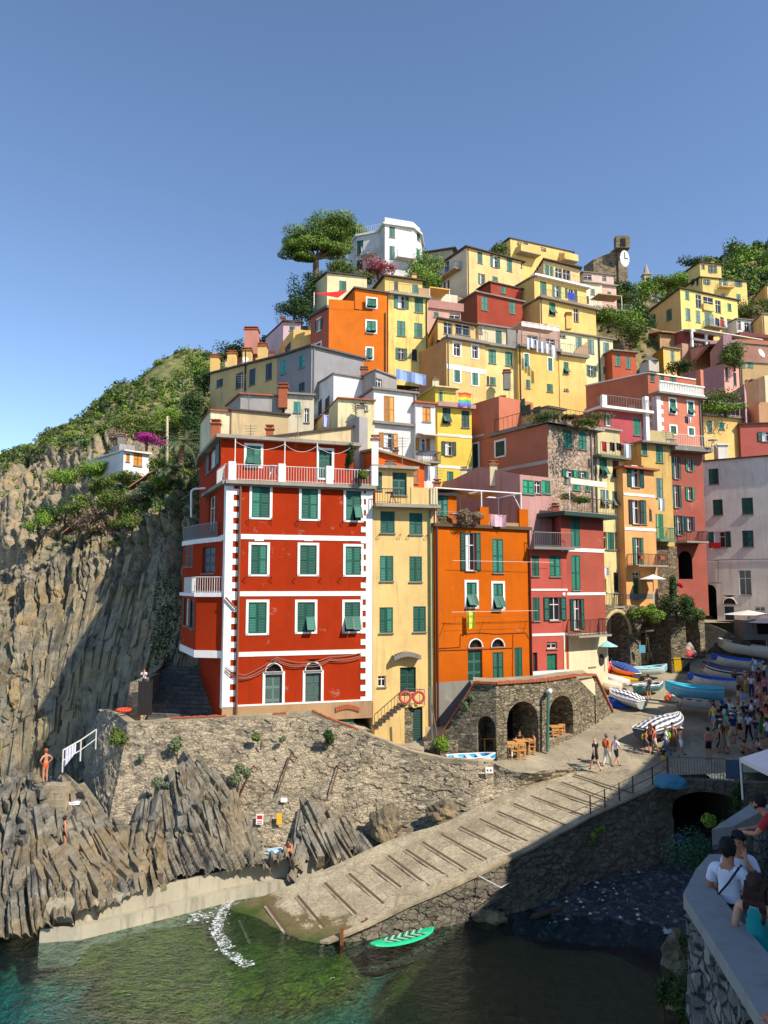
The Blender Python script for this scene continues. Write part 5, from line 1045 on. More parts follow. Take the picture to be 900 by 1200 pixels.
# coping / parapet thickness and terrace floor
m = MB(); PT = []
for p, q in zip(T_, T_[1:]):
    for a in range(3): PT.append(p.lerp(q, a/3))
PT.append(T_[-1])
for p, q in zip(PT, PT[1:]):
    d = (q-p); nn = Vector((-d.y, d.x, 0)).normalized(); j = .02*h3(p); m.box(p+Vector((0, 0, -.25+j))-nn*.04, d*1.0, nn*.42, Vector((0, 0, .27)), PAV2)
p, q = T_[0], at(128, 832, 48.5); r_ = at(115, 836, 53)
for p, q in ((q, T_[0]), (r_, q)):
    d = q-p; nn = Vector((-d.y, d.x, 0)).normalized(); m.box(p+Vector((0, 0, -.25)), d, nn*.5, Vector((0, 0, .27)), PAV2)
tag(m.build('wall_coping'), 'pale coping along the top of the stone quay wall', 'coping')
m = MB(); fl = []
for p in PT: fl.append((p+Vector((0, .1, -.62)), p+Vector((0, 9, -.62))))
for (a, b_), (c, d) in zip(fl, fl[1:]): m.poly([a, c, d, b_], PAV)
a = at(128, 832, 48.5); b_ = at(115, 836, 53); m.poly([fl[0][0], fl[0][1], Vector((b_.x, b_.y, fl[0][0].z)), Vector((a.x, a.y, fl[0][0].z))], PAV)
tag(m.build('terrace_pavement'), kind='structure')
m = MB()
for i, (p, q) in enumerate(zip(PT, PT[1:])):
    if (3 <= i <= 5) or 12 <= i <= 18 or i == 9:
        d = q-p; k = 6
        for j in range(k): a = p+d*(j/k); m.box(a+Vector((0, -.06, .02)), d*(.9/k), (0, .3, 0), (0, 0, .05+.05*h3(a)), ROOFT)
tag(m.build('brick_coping'), 'row of broken terracotta bricks along the quay wall top', 'coping')
# ---- stairs up between the cliff and the red house
ST = masonry('stair_stone', [(96, 96, 92), (120, 118, 110), (84, 84, 82)], (80, 78, 74), sc=1.8, flatz=1, strength=.4)
m = MB(); a = at(212, 842, 47.5); zt0 = fl[0][0].z; l0, r0, l1, r1 = at(172, 835, 48), at(252, 835, 47.6), at(201, 752, 60), at(229, 758, 59); ns = 20
for k in range(ns):
    t0, t1 = k/ns, (k+1)/ns; z0 = zt0+(l1.z-zt0)*t1
    A, B_2 = V2(l0).lerp(V2(l1), t0), V2(r0).lerp(V2(r1), t0); A1, B1 = V2(l0).lerp(V2(l1), t1), V2(r0).lerp(V2(r1), t1)
    base = [Vector((v.x, v.y, zt0-1)) for v in (A, B_2, B1, A1)]; m.prism(base, [Vector((v.x, v.y, z0)) for v in (A, B_2, B1, A1)], ST)
tag(m.build('stone_stairs'), 'shaded stone stairs climbing between the cliff and the red house', 'stairs')
o = grid_surface('retaining_wall', [[at(160, 808, 47.5), at(200, 757, 58), at(212, 650, 62)], [at(160, 838, 47.5), at(200, 800, 58), at(222, 780, 60)]], 60, 24, dq, QW, smooth=False); tag(o, 'rough dark stone wall rising along the left of the stairs', 'wall')
m = MB()
for p, q, w_ in ((at(150, 802, 47.2), at(162, 804, 47), .6), (at(162, 800, 47), at(186, 797, 52), .5)):
    d = V2(q)-V2(p); nn = Vector((-d.y, d.x, 0)).normalized(); m.box(Vector((p.x, p.y, zt0-.2)), d, nn*w_, (0, 0, p.z-zt0+.2), QW)
tag(m.build('low_wall'), 'low stone wall with the seated onlooker at the foot of the stairs', 'wall')
m = MB(); p = at(161.5, 838, 46.4); q = at(177.5, 838, 46.6); m.box(p, q-p, (0, 0, 2.0), (0, .06, 0), DKMETAL)
for k in range(9): m.tube(p+(q-p)*(k/8)+Vector((0, -.03, 0)), p+(q-p)*(k/8)+Vector((0, -.03, 2.1)), .025, DKMETAL, 4)
tag(m.build('iron_gate'), 'black iron gate at the foot of the shaded stairs', 'gate')
# ---- quay path at the water
inner = [(60, 1049), (100, 1040), (144, 1025), (199, 1012), (260, 1003), (342, 992), (400, 985), (454, 978)]; outer = [(54, 1060), (100, 1057), (173, 1041), (225, 1029), (280, 1016), (367, 1003), (425, 992), (462, 983)]
I_ = [atz(x, y, 1.35) for x, y in inner]; O_ = [atz(x, y, 1.35) for x, y in outer]; m = MB(); mm = MB()
def lerpl(L, t):
    n = len(L)-1; i = min(int(t*n), n-1); return L[i].lerp(L[i+1], t*n-i)
n = 40
CONCQ = stucco((194, 186, 162), .7, .8); rug = masonry('path_stones', [(170, 156, 126), (200, 186, 152), (150, 138, 112)], (196, 180, 146), sc=1.6, flatz=1, edge=.06, strength=.5)
for k in range(n):
    t0, t1 = k/n, (k+1)/n; i0, i1, o0, o1 = lerpl(I_, t0), lerpl(I_, t1), lerpl(O_, t0), lerpl(O_, t1); j0 = Vector((0, 0, .08*noise.noise(i0*2))); j1 = Vector((0, 0, .08*noise.noise(i1*2)))
    m.poly([o0+j0*.5, o1+j1*.5, i1+j1, i0+j0], rug); b0, b1 = o0.copy(), o1.copy(); b0.z = b1.z = -1.2; b0.y -= .1; b1.y -= .1
    m.poly([b0, b1, o1+j1*.5, o0+j0*.5], CONCQ)
    w0, w1 = .5*min(1, (1-t0)*3), .5*min(1, (1-t1)*3); e0, e1 = Vector((o0.x, o0.y-w0, .55)), Vector((o1.x, o1.y-w1, .55)); f0, f1 = Vector((o0.x, o0.y, .55)), Vector((o1.x, o1.y, .55))
    m.poly([e0, e1, f1, f0], CONCQ); m.poly([Vector((e0.x, e0.y-.08, -1)), Vector((e1.x, e1.y-.08, -1)), e1, e0], CONCQ)
    ib0, ib1 = i0.copy(), i1.copy(); ib0.z = ib1.z = 0; m.poly([i0+j0, i1+j1, ib1, ib0], CONCQ)
i0, o0 = I_[0], O_[0]; m.poly([Vector((i0.x-.2, i0.y, -1)), Vector((o0.x-.2, o0.y-.5, -1)), Vector((o0.x, o0.y, 1.35)), i0], CONCQ)
tag(m.build('quay_path'), kind='structure')
# ---- slipway
rA, rB = atz(270, 1065, 0), atz(383, 1112, 0); rT = atpiazza(720, 912); RN = (rB-rA).cross(rT-rA).normalized(); RN = RN if RN.z > 0 else -RN
def onramp(px, py, d=0):
    r = ray(px, py); t = (rA-EYE).dot(RN)/r.dot(RN); return EYE+r*t+RN*d
RL = [(215, 1092), (270, 1063), (330, 1042), (398, 1011), (465, 981), (520, 964), (575, 937), (625, 919), (676, 903), (700, 893)]
RR = [(330, 1138), (383, 1106), (430, 1086), (479, 1062), (513, 1048), (560, 1026), (620, 997), (693, 957), (760, 927), (785, 914)]
m, t, b, n, l = newmat('slipway_concrete'); o = coords(t); a = noise_(t, o, .5, 6, .7); f = noise_(t, o, 8, 5, .8)
c = mixc(t, ramp(t, a, [(.35, 0), (.62, 1)]), lin((146, 134, 108)), lin((190, 178, 148))); c = mixc(t, ramp(t, f, [(.36, .5), (.58, 0)]), c, lin((96, 86, 66))); c = mixc(t, ramp(t, noise_(t, o, .9, 7, .8, 1.5), [(.53, 0), (.6, .45)]), c, lin((120, 104, 76))); cv = N(t, 'ShaderNodeTexVoronoi', feature='DISTANCE_TO_EDGE'); cv.inputs['Scale'].default_value = .45; l.new(o, cv.inputs['Vector']); c = mixc(t, ramp(t, cv.outputs[0], [(0, .5), (.012, 0)]), c, (.06, .05, .04))
gm = N(t, 'ShaderNodeNewGeometry'); sx = N(t, 'ShaderNodeSeparateXYZ'); l.new(gm.outputs['Position'], sx.inputs[0]); zz = N(t, 'ShaderNodeMath', operation='MULTIPLY_ADD'); l.new(a, zz.inputs[0]); zz.inputs[1].default_value = 1.2; l.new(sx.outputs['Z'], zz.inputs[2])
c = mixc(t, ramp(t, zz.outputs[0], [(.9, .9), (1.0, 0)]), c, lin((96, 84, 44))); c = mixc(t, ramp(t, zz.outputs[0], [(.55, 1), (.85, 0)]), c, lin((52, 74, 14)))
l.new(c, b.inputs['Base Color']); b.inputs['Roughness'].default_value = .85; bump(t, b, f, .5, .04); SLIP = m
gL = [onramp(*q) for q in RL]; gR = [onramp(*q) for q in RR]
grid_surface('slipway', [gL, [p.lerp(q, .5) for p, q in zip(gL, gR)], gR], 220, 70, lambda p, n: Vector((0, 0, .05*fbm(p, .6, 4)+.02*noise.noise(p*4))), SLIP, kind='structure')
W = grid_surface('harbour_wall', [[p+Vector((0, 0, .03)) for p in gR], [Vector((p.x+.15, p.y-.1, (p.z-1.2)/2)) for p in gR], [Vector((p.x+.3, p.y-.2, -1.2)) for p in gR]], 240, 40, dq, QWD, smooth=False); tag(W, 'block stone harbour wall along the seaward edge of the slipway', 'wall')
m = MB()
for p, q in zip(gR[1:], gR[2:]): m.box(p+Vector((-.3, 0, .02)), q-p, Vector((.38, -.1, 0)), (0, 0, .1), PAV2)
tag(m.build('slipway_kerb'), 'worn concrete kerb along the slipway edge', 'kerb')
BEAM = flat('tarred_timber', (94, 74, 56), .9); lines = '''283 1078 299 1112;313 1061 344 1103;349 1050 380 1087;381 1035 417 1071;409 1024 450 1059.5;433 1012 470 1040;455 1003 503 1039;476 996 525 1028;495 987 546 1019;517 978 570 1007;539 969 598 998;562 960 620 987;583 951 642 976;602 942 662 967;622 933 684 956;640 924 705 946;658 917 713 937;673 908 740 930'''
for k, s_ in enumerate(lines.split(';')):
    x0, y0, x1, y1 = map(float, s_.split()); p, q = onramp(x0, y0, .0), onramp(x1, y1, .0); d = (q-p).normalized(); wv = RN.cross(d).normalized()*.11
    m = MB(); m.box(p-wv/2-RN*.05, q-p, wv, RN*.085, BEAM); m.box(p-wv*1.5-RN*.05, q-p, wv, RN*.075, PAV2); o = m.build('slipway_timber')
    tag(o, 'dark timber skid laid across the sloping concrete slipway', 'timber skid', 'timber skids across the slipway')
# low wall between slipway and street, and the street itself
lw = [(578, 895, 936), (600, 905, 928), (630, 908, 918), (655, 904, 910), (676, 899, 903)]
o = grid_surface('street_wall', [[atpiazza(x, a)+Vector((0, 0, .05)) for x, a, c in lw], [onramp(x, c) for x, a, c in lw]], 60, 16, dq, QW, smooth=False); tag(o, 'low stone wall holding the street above the slipway', 'wall')
m = MB(); edge = [atpiazza(x, y) for x, y in ((572, 892), (600, 904), (630, 907), (655, 903), (676, 899), (700, 896), (760, 912), (800, 908), (870, 905))]
far = [Vector((x, 48, PIAZ_Z(48))) for x in (-3, 3)]; 
def pz(x, y): return Vector((x, y, PIAZ_Z(y)))
poly = edge+[pz(30, edge[-1].y), pz(45, 50), pz(50, 74), pz(12, 74), pz(0, 56), pz(-2, 47), pz(2, 45.5)]
m.poly(poly, PAV); tag(m.build('street'), kind='structure')
m = MB(); p = pz(-4, 46); m.poly([T_[-1]+Vector((0, .1, -.6)), edge[0]+Vector((0, 0, .002)), pz(2, 45.5), pz(-2, 47), T_[8]+Vector((0, .1, -.6))], PAV); 
def arcwall(name, p0, p1, zt0, zt1, zb, arches, mat, label, cat='wall', depth=2.5, thick=.0, back=DARK, parent=None, step=.25, bm=None):
    """wall face from p0 to p1 (plan) with arched openings (u0,u1,zspring,zcrown,zfloor)"""
    m = MB(); d = V2(p1)-V2(p0); L = d.length; u = d/L; n = Vector((u.y, -u.x, 0))
    def P(a, z, dd=0): q = V2(p0)+u*a+n*dd; return Vector((q.x, q.y, z))
    def ztop(a): return zt0+(zt1-zt0)*a/L
    cuts = {0, L}
    for a0, a1, zs, zc, zf in arches:
        for k in range(17): cuts.add(a0+(a1-a0)*k/16)
    x = 0
    while x < L: cuts.add(x); x += 2
    cuts = sorted(cuts)
    def crown(A, a): a0, a1, zs, zc, zf = A; t = (a-(a0+a1)/2)/((a1-a0)/2); return zs+(zc-zs)*math.sqrt(max(0, 1-t*t))
    for a, b in zip(cuts, cuts[1:]):
        if b-a < 1e-5: continue
        mid = (a+b)/2; A = next((A for A in arches if A[0] < mid < A[1]), None)
        if A is None: m.poly([P(a, zb), P(b, zb), P(b, ztop(b)), P(a, ztop(a))], mat)
        else:
            ca, cb = crown(A, a), crown(A, b); m.poly([P(a, ca), P(b, cb), P(b, ztop(b)), P(a, ztop(a))], mat)
            if A[4] > zb: m.poly([P(a, zb), P(b, zb), P(b, A[4]), P(a, A[4])], mat)
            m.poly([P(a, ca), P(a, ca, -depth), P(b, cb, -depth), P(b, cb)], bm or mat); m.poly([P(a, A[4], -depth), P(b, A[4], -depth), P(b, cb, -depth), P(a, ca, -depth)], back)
    for A in arches:
        for a, s in ((A[0], 1), (A[1], -1)):
            q = [P(a, A[4]), P(a, A[4], -depth), P(a, A[2], -depth), P(a, A[2])]; m.poly(q if s > 0 else q[::-1], bm or mat)
        m.poly([P(A[0], A[4]), P(A[1], A[4]), P(A[1], A[4], -depth), P(A[0], A[4], -depth)], PAV)
    m.poly([P(0, zt0), P(L, zt1), P(L, zt1-.02, -.5), P(0, zt0-.02, -.5)], mat)
    o = m.build(name, parent)
    if parent is None: tag(o, label, cat)
    return o, P, L
def uvw(p0, p1, px, py):
    d = V2(p1)-V2(p0); L = d.length; u = d/L; n = Vector((u.y, -u.x, 0)); r = ray(px, py); t = (V2(p0)-V2(EYE)).dot(n)/V2(r).dot(n); q = EYE+r*t
    return (V2(q)-V2(p0)).dot(u), q.z
RUB = masonry('rubble_masonry', [(104, 92, 72), (168, 154, 124), (138, 126, 98), (194, 180, 148), (88, 80, 66)], (92, 82, 64), sc=3.1, flatz=2.7, edge=.07, strength=1.0)
# ---- stone arches under the orange and pink houses
pts = [(517, 45.6), (582, 44.2), (642, 45.8), (676, 48.2), (718, 52.4)]; PW = [at(x, 850, Y) for x, Y in pts]; ztp = at(600, 801, 44.6).z
r = empty('arched_terrace_wall', (PW[1].x, PW[1].y, PIAZ_Z(44)), 'rough stone terrace wall with three arches and sloping red tile coping', 'arched wall')
def av(i, x0, x1, ysp, ycr, yfl):
    a0, _ = uvw(PW[i], PW[i+1], x0, 850); a1, _ = uvw(PW[i], PW[i+1], x1, 850); mx = (x0+x1)/2
    return (a0, a1, uvw(PW[i], PW[i+1], mx, ysp)[1], uvw(PW[i], PW[i+1], mx, ycr)[1], uvw(PW[i], PW[i+1], mx, yfl)[1])
def seg(i, zt0, zt1, arches, depth=2.6): return arcwall('wall', PW[i], PW[i+1], zt0, zt1, PIAZ_Z(PW[i].y)-1.5, arches, RUB, '', depth=depth, parent=r, bm=RUB)
zl = at(518, 862, 45.6).z; zm = at(557, 804, 44.9).z
mid = V2(PW[0]).lerp(V2(PW[1]), .62); P5 = Vector((mid.x, mid.y, 0))
o, Pa, La = arcwall('wall', PW[0], P5, zl, ztp, PIAZ_Z(44)-1.5, [], RUB, '', parent=r)
a0 = uvw(P5, PW[1], 556, 850)[0]; a1 = uvw(P5, PW[1], 581, 850)[0]
o, Pb, Lb = arcwall('wall', P5, PW[1], ztp, ztp, PIAZ_Z(44)-1.5, [(max(.1, a0), a1, uvw(P5, PW[1], 568, 853)[1], uvw(P5, PW[1], 568, 839)[1], PIAZ_Z(44))], RUB, '', depth=2.4, parent=r, bm=RUB)
seg(1, ztp, ztp, [av(1, 594, 631, 845, 822, 886)]); seg(2, ztp, ztp, [av(2, 643.5, 672, 835, 815, 864)]); seg(3, ztp, at(716, 835, 52.4).z, [])
m = MB(); line = [Vector((V2(PW[0]).x, V2(PW[0]).y, zl)), Vector((P5.x, P5.y, ztp))]+[Vector((PW[k].x, PW[k].y, ztp)) for k in (1, 2, 3)]+[Vector((V2(PW[3]).lerp(V2(PW[4]), .5).x, V2(PW[3]).lerp(V2(PW[4]), .5).y, ztp))]+[Vector((PW[4].x, PW[4].y, at(716, 835, 52.4).z))]
line[-2] = at(697, 792, 50.2); 
for p, q in zip(line, line[1:]):
    d = q-p; nn = Vector((d.y, -d.x, 0)).normalized(); k = max(1, int(d.length/.28))
    for j in range(k): a = p+d*(j/k); m.box(a-nn*.22+Vector((0, 0, .0)), d*(.93/k), nn*.34, (0, 0, .12+.04*h3(a)), ROOFT)
m.build('tile_coping', r)
sgm = MB(); p, q = line[-2], line[-1]; sgm.poly([Vector((p.x, p.y, PIAZ_Z(48)-1)), Vector((q.x, q.y, PIAZ_Z(52)-1)), q, p], RUB); sgm.build('wall_end', r)
m = MB(); f = [Vector((v.x, v.y, ztp-.35)) for v in line[1:6]]; g = [v+Vector((.6, 6, 0)) for v in f]
for a, b, c, d in zip(f, f[1:], g[1:], g): m.poly([a, b, c, d], PAV)
m.build('terrace_floor', r)
# teal drainpipe
m = MB(); m.path([at(642.5, 812, 45.3), at(641.5, 881, 45.3)], .09, flat('teal_pipe', (70, 120, 104), .5), 8); m.tube(at(643, 812, 45.3), at(645, 809, 45.6), .13, WHITE, 8); tag(m.build('drainpipe'), 'teal drainpipe standing between the second and third stone arch', 'pipe')
# door steps with life rings beside the yellow house
r = empty('door_stairs', at(470, 860, 46.3), 'stone door steps with landing and green cellar door, against the yellow house', 'steps')
m = MB(); s0, s1 = at(439, 858, 46.6), at(474, 828, 46.9); d = V2(s1)-V2(s0)
for k in range(8):
    t = k/8; z = s0.z+(s1.z-s0.z)*(k+1)/8; a = V2(s0)+d*t; m.box(Vector((a.x, a.y, s0.z-.8)), d*(1/8), Vector((-.25, 1.1, 0)), (0, 0, z-s0.z+.8), YEL); m.box(Vector((a.x, a.y-.03, z)), d*(1.05/8), Vector((-.2, 1.15, 0)), (0, 0, .07), SLATE)
m.build('steps', r)
m = MB(); e0, e1 = at(474, 829, 46.9), at(497.5, 829, 47.4); dd = V2(e1)-V2(e0); m.box(Vector((e0.x, e0.y, s0.z-1.5)), dd*.42, Vector((-.3, 1.2, 0)), (0, 0, e0.z-s0.z+1.5), RUB); m.box(Vector((e0.x, e0.y-.05, e0.z)), dd*1.02, Vector((-.3, 1.3, 0)), (0, 0, .14), YEL)
p = Vector((e0.x, e0.y, 0))+dd*.9; m.box(Vector((p.x, p.y, s0.z-1.5)), dd*.12, Vector((-.3, 1.2, 0)), (0, 0, e0.z-s0.z+1.5), YEL); m.build('landing', r)
m = MB(); p = Vector((e0.x, e0.y+.15, 0))+dd*.42; m.box(Vector((p.x, p.y, s0.z-1.4)), dd*.48, (0, .05, 0), (0, 0, e0.z-s0.z+1.3), shuttermat(SHUT['d'])); m.build('door', r)
q0, q1, q2 = s0+Vector((0, -.02, .1)), s1+Vector((0, -.02, .14)), Vector((e1.x, e1.y-.05, e1.z+.14)); rail([q0, q1], .95, r, DKMETAL, gap=.25); rail([q1, q2], .95, r, DKMETAL, gap=.3)
for k, (x, y) in enumerate(((475, 817.3), (490.7, 817))):
    c = at(x, y, 46.75); mb = MB(); pr = None; R_, r2 = .33, .085; rc = flat('faded_red_ring', (206, 84, 78), .6)
    pts = [c+Vector((math.cos(a*math.pi/10)*R_, 0, math.sin(a*math.pi/10)*R_)) for a in range(21)]; mb.path(pts, r2, rc, 8)
    o = mb.build('life_ring', smooth=True); tag(o, ['faded red life ring hung at the top of the yellow house steps, nearer the stairs', 'faded red life ring hung beside its twin, nearer the orange house'][k], 'life ring', 'life rings by the yellow house door')
m = MB(); m.box(at(497, 888, 44.6), Vector((2.0, .3, 0)), (0, .25, 0), (0, 0, .9), RUB); 
tag(m.build('low_wall'), 'small stub of wall beside the plant at the street corner', 'wall')
m = MB(); m.tube(at(507, 878, 45), at(503, 805, 45), .06, METAL); m.tube(at(512, 862, 45), at(505, 822, 45), .04, METAL); tag(m.build('mooring_post'), 'thin grey metal pole standing at the corner of the orange house', 'pole')
# ---- raised arches at the back of the street
VL = stucco((214, 196, 140), .3)
b0, b1 = at(706, 740, 58.5), at(826, 740, 66.5); zt0 = at(712, 708, 58.8).z; zt1 = at(822, 713, 66).z
def av2(x0, x1, ysp, ycr): a0 = uvw(b0, b1, x0, 760)[0]; a1 = uvw(b0, b1, x1, 760)[0]; mx = (x0+x1)/2; return (a0, a1, uvw(b0, b1, mx, ysp)[1], uvw(b0, b1, mx, ycr)[1], PIAZ_Z(60)-.3)
r = empty('arched_street_wall', (b0.x, b0.y, PIAZ_Z(60)), 'overgrown stone wall with one pale vault and two dark arches, behind the beached boats', 'arched wall')
arcwall('wall', b0, b1, zt0, zt1, PIAZ_Z(59)-1, [av2(707.5, 738.5, 742, 717), av2(751, 779, 740, 719), av2(796, 821, 742, 724)], RUB, '', depth=3.2, parent=r, back=stucco((150, 134, 92), .4))
m = MB(); 
for k in range(13):
    t = k/12*math.pi; x = 722.5-16*math.cos(t); y = 743-27*math.sin(t); a, z = uvw(b0, b1, x, y)
    u = (V2(b1)-V2(b0)).normalized(); n = Vector((u.y, -u.x, 0)); q = V2(b0)+u*a+n*.05; 
    if k: m.tube(last, Vector((q.x, q.y, z)), .14, VL, 6)
    last = Vector((q.x, q.y, z))
m.build('arch_moulding', r)
m = MB(); q = at(787, 740, 63.3); m.box(Vector((q.x-.7, q.y-1.6, PIAZ_Z(60)-1)), (1.25, 0, 0), (0, 1.6, 0), (0, 0, at(787, 722, 61.7).z-PIAZ_Z(60)+1), RUB); m.build('buttress', r)
c0, c1 = at(826, 740, 68), at(880, 750, 66); arcwall('lower_terrace_wall', c0, c1, at(826, 729, 68).z, at(880, 752, 66).z, PIAZ_Z(66)-1, [], QWD, 'dark stone terrace wall in front of the white house', depth=1)
m = MB(); m.poly([Vector((b0.x-8, b0.y+.05, zt0-.02)), Vector((b0.x, b0.y+.05, zt0-.02)), Vector((b1.x, b1.y, zt1-.02)), Vector((b1.x, b1.y+14, zt1-.02)), Vector((b0.x-8, b0.y+12, zt0-.02))], PAV); tag(m.build('upper_pavement'), kind='structure')
m = MB(); m.poly([Vector((c0.x-2, c0.y+.1, at(826, 729, 68).z-.03)), Vector((c1.x+14, c1.y+.1, at(826, 729, 68).z-.03)), Vector((c1.x+14, c1.y+14, at(826, 729, 68).z-.03)), Vector((c0.x-2, c0.y+14, at(826, 729, 68).z-.03))], PAV); tag(m.build('upper_pavement'), kind='structure')
# ---- bridge with railing over the stream mouth
k0, k1 = atpiazza(757, 915), atpiazza(893, 915); k1.y -= 1.0; zt0 = 4.75
def av3(x0, x1, ysp, ycr): a0 = uvw(k0, k1, x0, 930)[0]; a1 = uvw(k0, k1, x1, 930)[0]; mx = (x0+x1)/2; return (a0, a1, uvw(k0, k1, mx, ysp)[1], uvw(k0, k1, mx, ycr)[1], -.8)
r = empty('stone_bridge', (k0.x, k0.y, 0), 'dark stone arch bridge over the stream mouth, with iron railing', 'bridge')
arcwall('wall', k0, k1, zt0, zt0, -1, [av3(786, 869, 950, 928)], QWD, '', depth=9, parent=r)
m = MB(); vs0 = av3(784, 871, 951, 925); u = (V2(k1)-V2(k0)).normalized(); n = Vector((u.y, -u.x, 0)); ca, rr = (vs0[0]+vs0[1])/2, (vs0[1]-vs0[0])/2
for k in range(30):
    t0, t1 = math.pi*k/30, math.pi*(k+.9)/30; Pq = lambda t, s: Vector((*(V2(k0)+u*(ca-rr*s*math.cos(t))+n*.04).xy, vs0[2]+(vs0[3]-vs0[2])*s*math.sin(t)+(.35 if s > 1.01 else 0)))
    q = [Pq(t0, 1), Pq(t1, 1), Pq(t1, 1.05), Pq(t0, 1.05)]; m.prism(q, [x+n*.06 for x in q], QWD)
m.build('arch_stones', r)
def bp(px): a = uvw(k0, k1, px, 910)[0]; q = V2(k0)+u*a; return Vector((q.x, q.y+.2, zt0))
rail([bp(783), bp(853)], 1.15, r, METAL, gap=.14); m = MB(); p, q = bp(853), bp(873); m.box(p+Vector((0, 0, .1)), q-p, (0, .05, 0), (0, 0, 1.0), flat('blue_cloth', (70, 96, 120), .8)); m.build('barrier_panel', r)
r2 = empty('iron_railing', onramp(693, 957), 'rusty iron post railing climbing the slipway edge to the bridge', 'railing')
ps = [onramp(692, 957), onramp(709, 950), onramp(726, 942), onramp(742, 934), onramp(765, 923), atpiazza(783, 911)]
m = MB()
for p in ps: m.tube(p, p+Vector((0, 0, 1.05)), .035, DKMETAL)
m.build('posts', r2); m = MB(); m.path([p+Vector((0, 0, 1.0)) for p in ps], .02, DKMETAL, 5); m.path([p+Vector((0, 0, .55)) for p in ps], .016, DKMETAL, 5); m.build('rail', r2)
# block, rock and ropes at the harbour wall
BOUL = rockmat('boulder_rock', (136, 126, 104), (72, 66, 56), (170, 158, 130), (0, .3, 0), bandscale=.9)
def boulder(p, s, label, seed=0, mat=None, rz=0, grp=None):
    bm = bmesh.new(); bmesh.ops.create_icosphere(bm, subdivisions=4, radius=1); R_ = Matrix.Rotation(rz, 3, 'Z')
    for v in bm.verts:
        q = v.co*1.3+Vector((seed, seed*2, 0)); f = 1+.5*noise.noise(q)+.22*noise.noise(q*2.7)+.25*(h3(noise.voronoi(q*1.2)[1][0])-.5); c = v.co*f; v.co = R_ @ Vector((c.x*s[0], c.y*s[1], c.z*s[2]))
    me = bpy.data.meshes.new('boulder'); bm.to_mesh(me); bm.free(); me.materials.append(mat or BOUL); o = bpy.data.objects.new('boulder', me); C.objects.link(o); o.location = p; return tag(o, label, 'boulder', grp)
boulder(atz(540, 1062, .3), (1.1, .7, .8), 'pale pointed boulder against the harbour wall by the paddleboard', 1)
boulder(atz(570, 1075, .1), (.8, .5, .4), 'low dark boulder at the waterline right of the pale one', 5)
boulder(onramp(452, 975)+Vector((0, .3, .2)), (.8, .5, 1.0), 'dark upright slab of rock leaning at the quay wall foot', 8)
boulder(onramp(520, 958)+Vector((0, .2, .25)), (.75, .5, .55), 'brown boulder in the corner below the curved wall', 11)
boulder(atz(800, 1122, .3), (.7, .6, 1.0), 'grey rock at the foot of the near parapet wall', 14); boulder(atz(805, 1165, .4), (.8, .6, .9), 'larger grey rock below the near bush', 17)
boulder(atz(-2, 1065, .2), (.55, .4, .5), 'rounded boulder at the left edge by the water', 19); boulder(atz(760, 1005, .2), (1.1, .6, .4), 'flat rock where the stream bed meets the harbour wall', 21)
m = MB(); a = atz(606, 1052, 0); bq = atz(651, 1052, 0); d = V2(bq)-V2(a); m.prism([Vector((a.x, a.y, -1)), Vector((bq.x, bq.y, -1)), Vector((bq.x+.3, bq.y+2.2, -1)), Vector((a.x+.3, a.y+2.2, -1))], [Vector((a.x+.1, a.y+.2, 1.5)), Vector((bq.x-.1, bq.y+.2, 1.75)), Vector((bq.x+.3, bq.y+2.2, 1.9)), Vector((a.x+.3, a.y+2.2, 1.7))], QWD)
tag(m.build('stone_buttress'), 'square stone buttress projecting from the harbour wall', 'buttress')
m = MB(); m.path([onramp(562, 1029, .1), onramp(585, 1032, .1)+Vector((0, -.5, -.2)), atz(606, 1030, 1.0), atz(612, 1040, .8), atz(628, 1062, .1)], .022, WHITE, 5); tag(m.build('mooring_rope'), 'pale mooring rope drooping over the harbour wall', 'rope')
m = MB(); a = atz(622, 1078, .06); bq = atz(692, 1056, .1); m.box(a, bq-a, Vector((.1, .3, 0)), (0, 0, .12), BEAM); tag(m.build('driftwood_plank'), 'dark plank lying at the edge of the pebbles', 'plank')
m = MB()
for k in range(4):
    x = 400+k*29; p = atz(x, 1111-k*11, 0); 
    m = MB(); m.abox(Vector((p.x, p.y+.3, -.6)), .14, .14, 1.3, flat('rusty_post', (130, 74, 40), .9)); tag(m.build('mooring_pile'), 'short rusty pile standing at the foot of the harbour wall', 'pile', 'rusty piles along the harbour wall')
# ---- pebble beach and stream bed
m, t, b, n, l = newmat('pebbles'); o = coords(t); v = N(t, 'ShaderNodeTexVoronoi'); v.inputs['Scale'].default_value = 5; l.new(o, v.inputs['Vector']); sp = N(t, 'ShaderNodeSeparateColor'); l.new(v.outputs['Color'], sp.inputs[0])
c = ramp(t, sp.outputs[0], [(0, lin((44, 46, 50))), (.6, lin((64, 66, 68))), (.9, lin((90, 88, 84))), (.98, lin((120, 118, 112)))]); l.new(c, b.inputs['Base Color']); b.inputs['Roughness'].default_value = .8; bump(t, b, v.outputs['Distance'], 1, .1); PEB = m
g = [[atz(x, y, z) for x, y, z in r_] for r_ in ([(600, 1100, -.7), (680, 1108, -.6), (760, 1112, -.4), (840, 1120, -.2)], [(600, 1075, -.1), (680, 1075, 0.02), (760, 1075, .1), (840, 1080, .3)], [(600, 1040, .2), (680, 1038, .5), (760, 1035, .7), (850, 1035, .9)], [(640, 1000, .8), (700, 990, 1), (780, 985, 1.1), (880, 985, 1.3)], [(680, 960, 1), (740, 945, 1.2), (800, 940, 1.3), (900, 940, 1.5)])]
grid_surface('pebble_beach', g, 120, 90, lambda p, n: Vector((0, 0, .12*fbm(p, .7, 3)+.05*noise.noise(p*6))), PEB, kind='structure')
m = MB(); pm = [flat('pebble', c, .8) for c in ((200, 196, 186), (120, 118, 114), (70, 72, 74))]; rnd = random.Random(3)
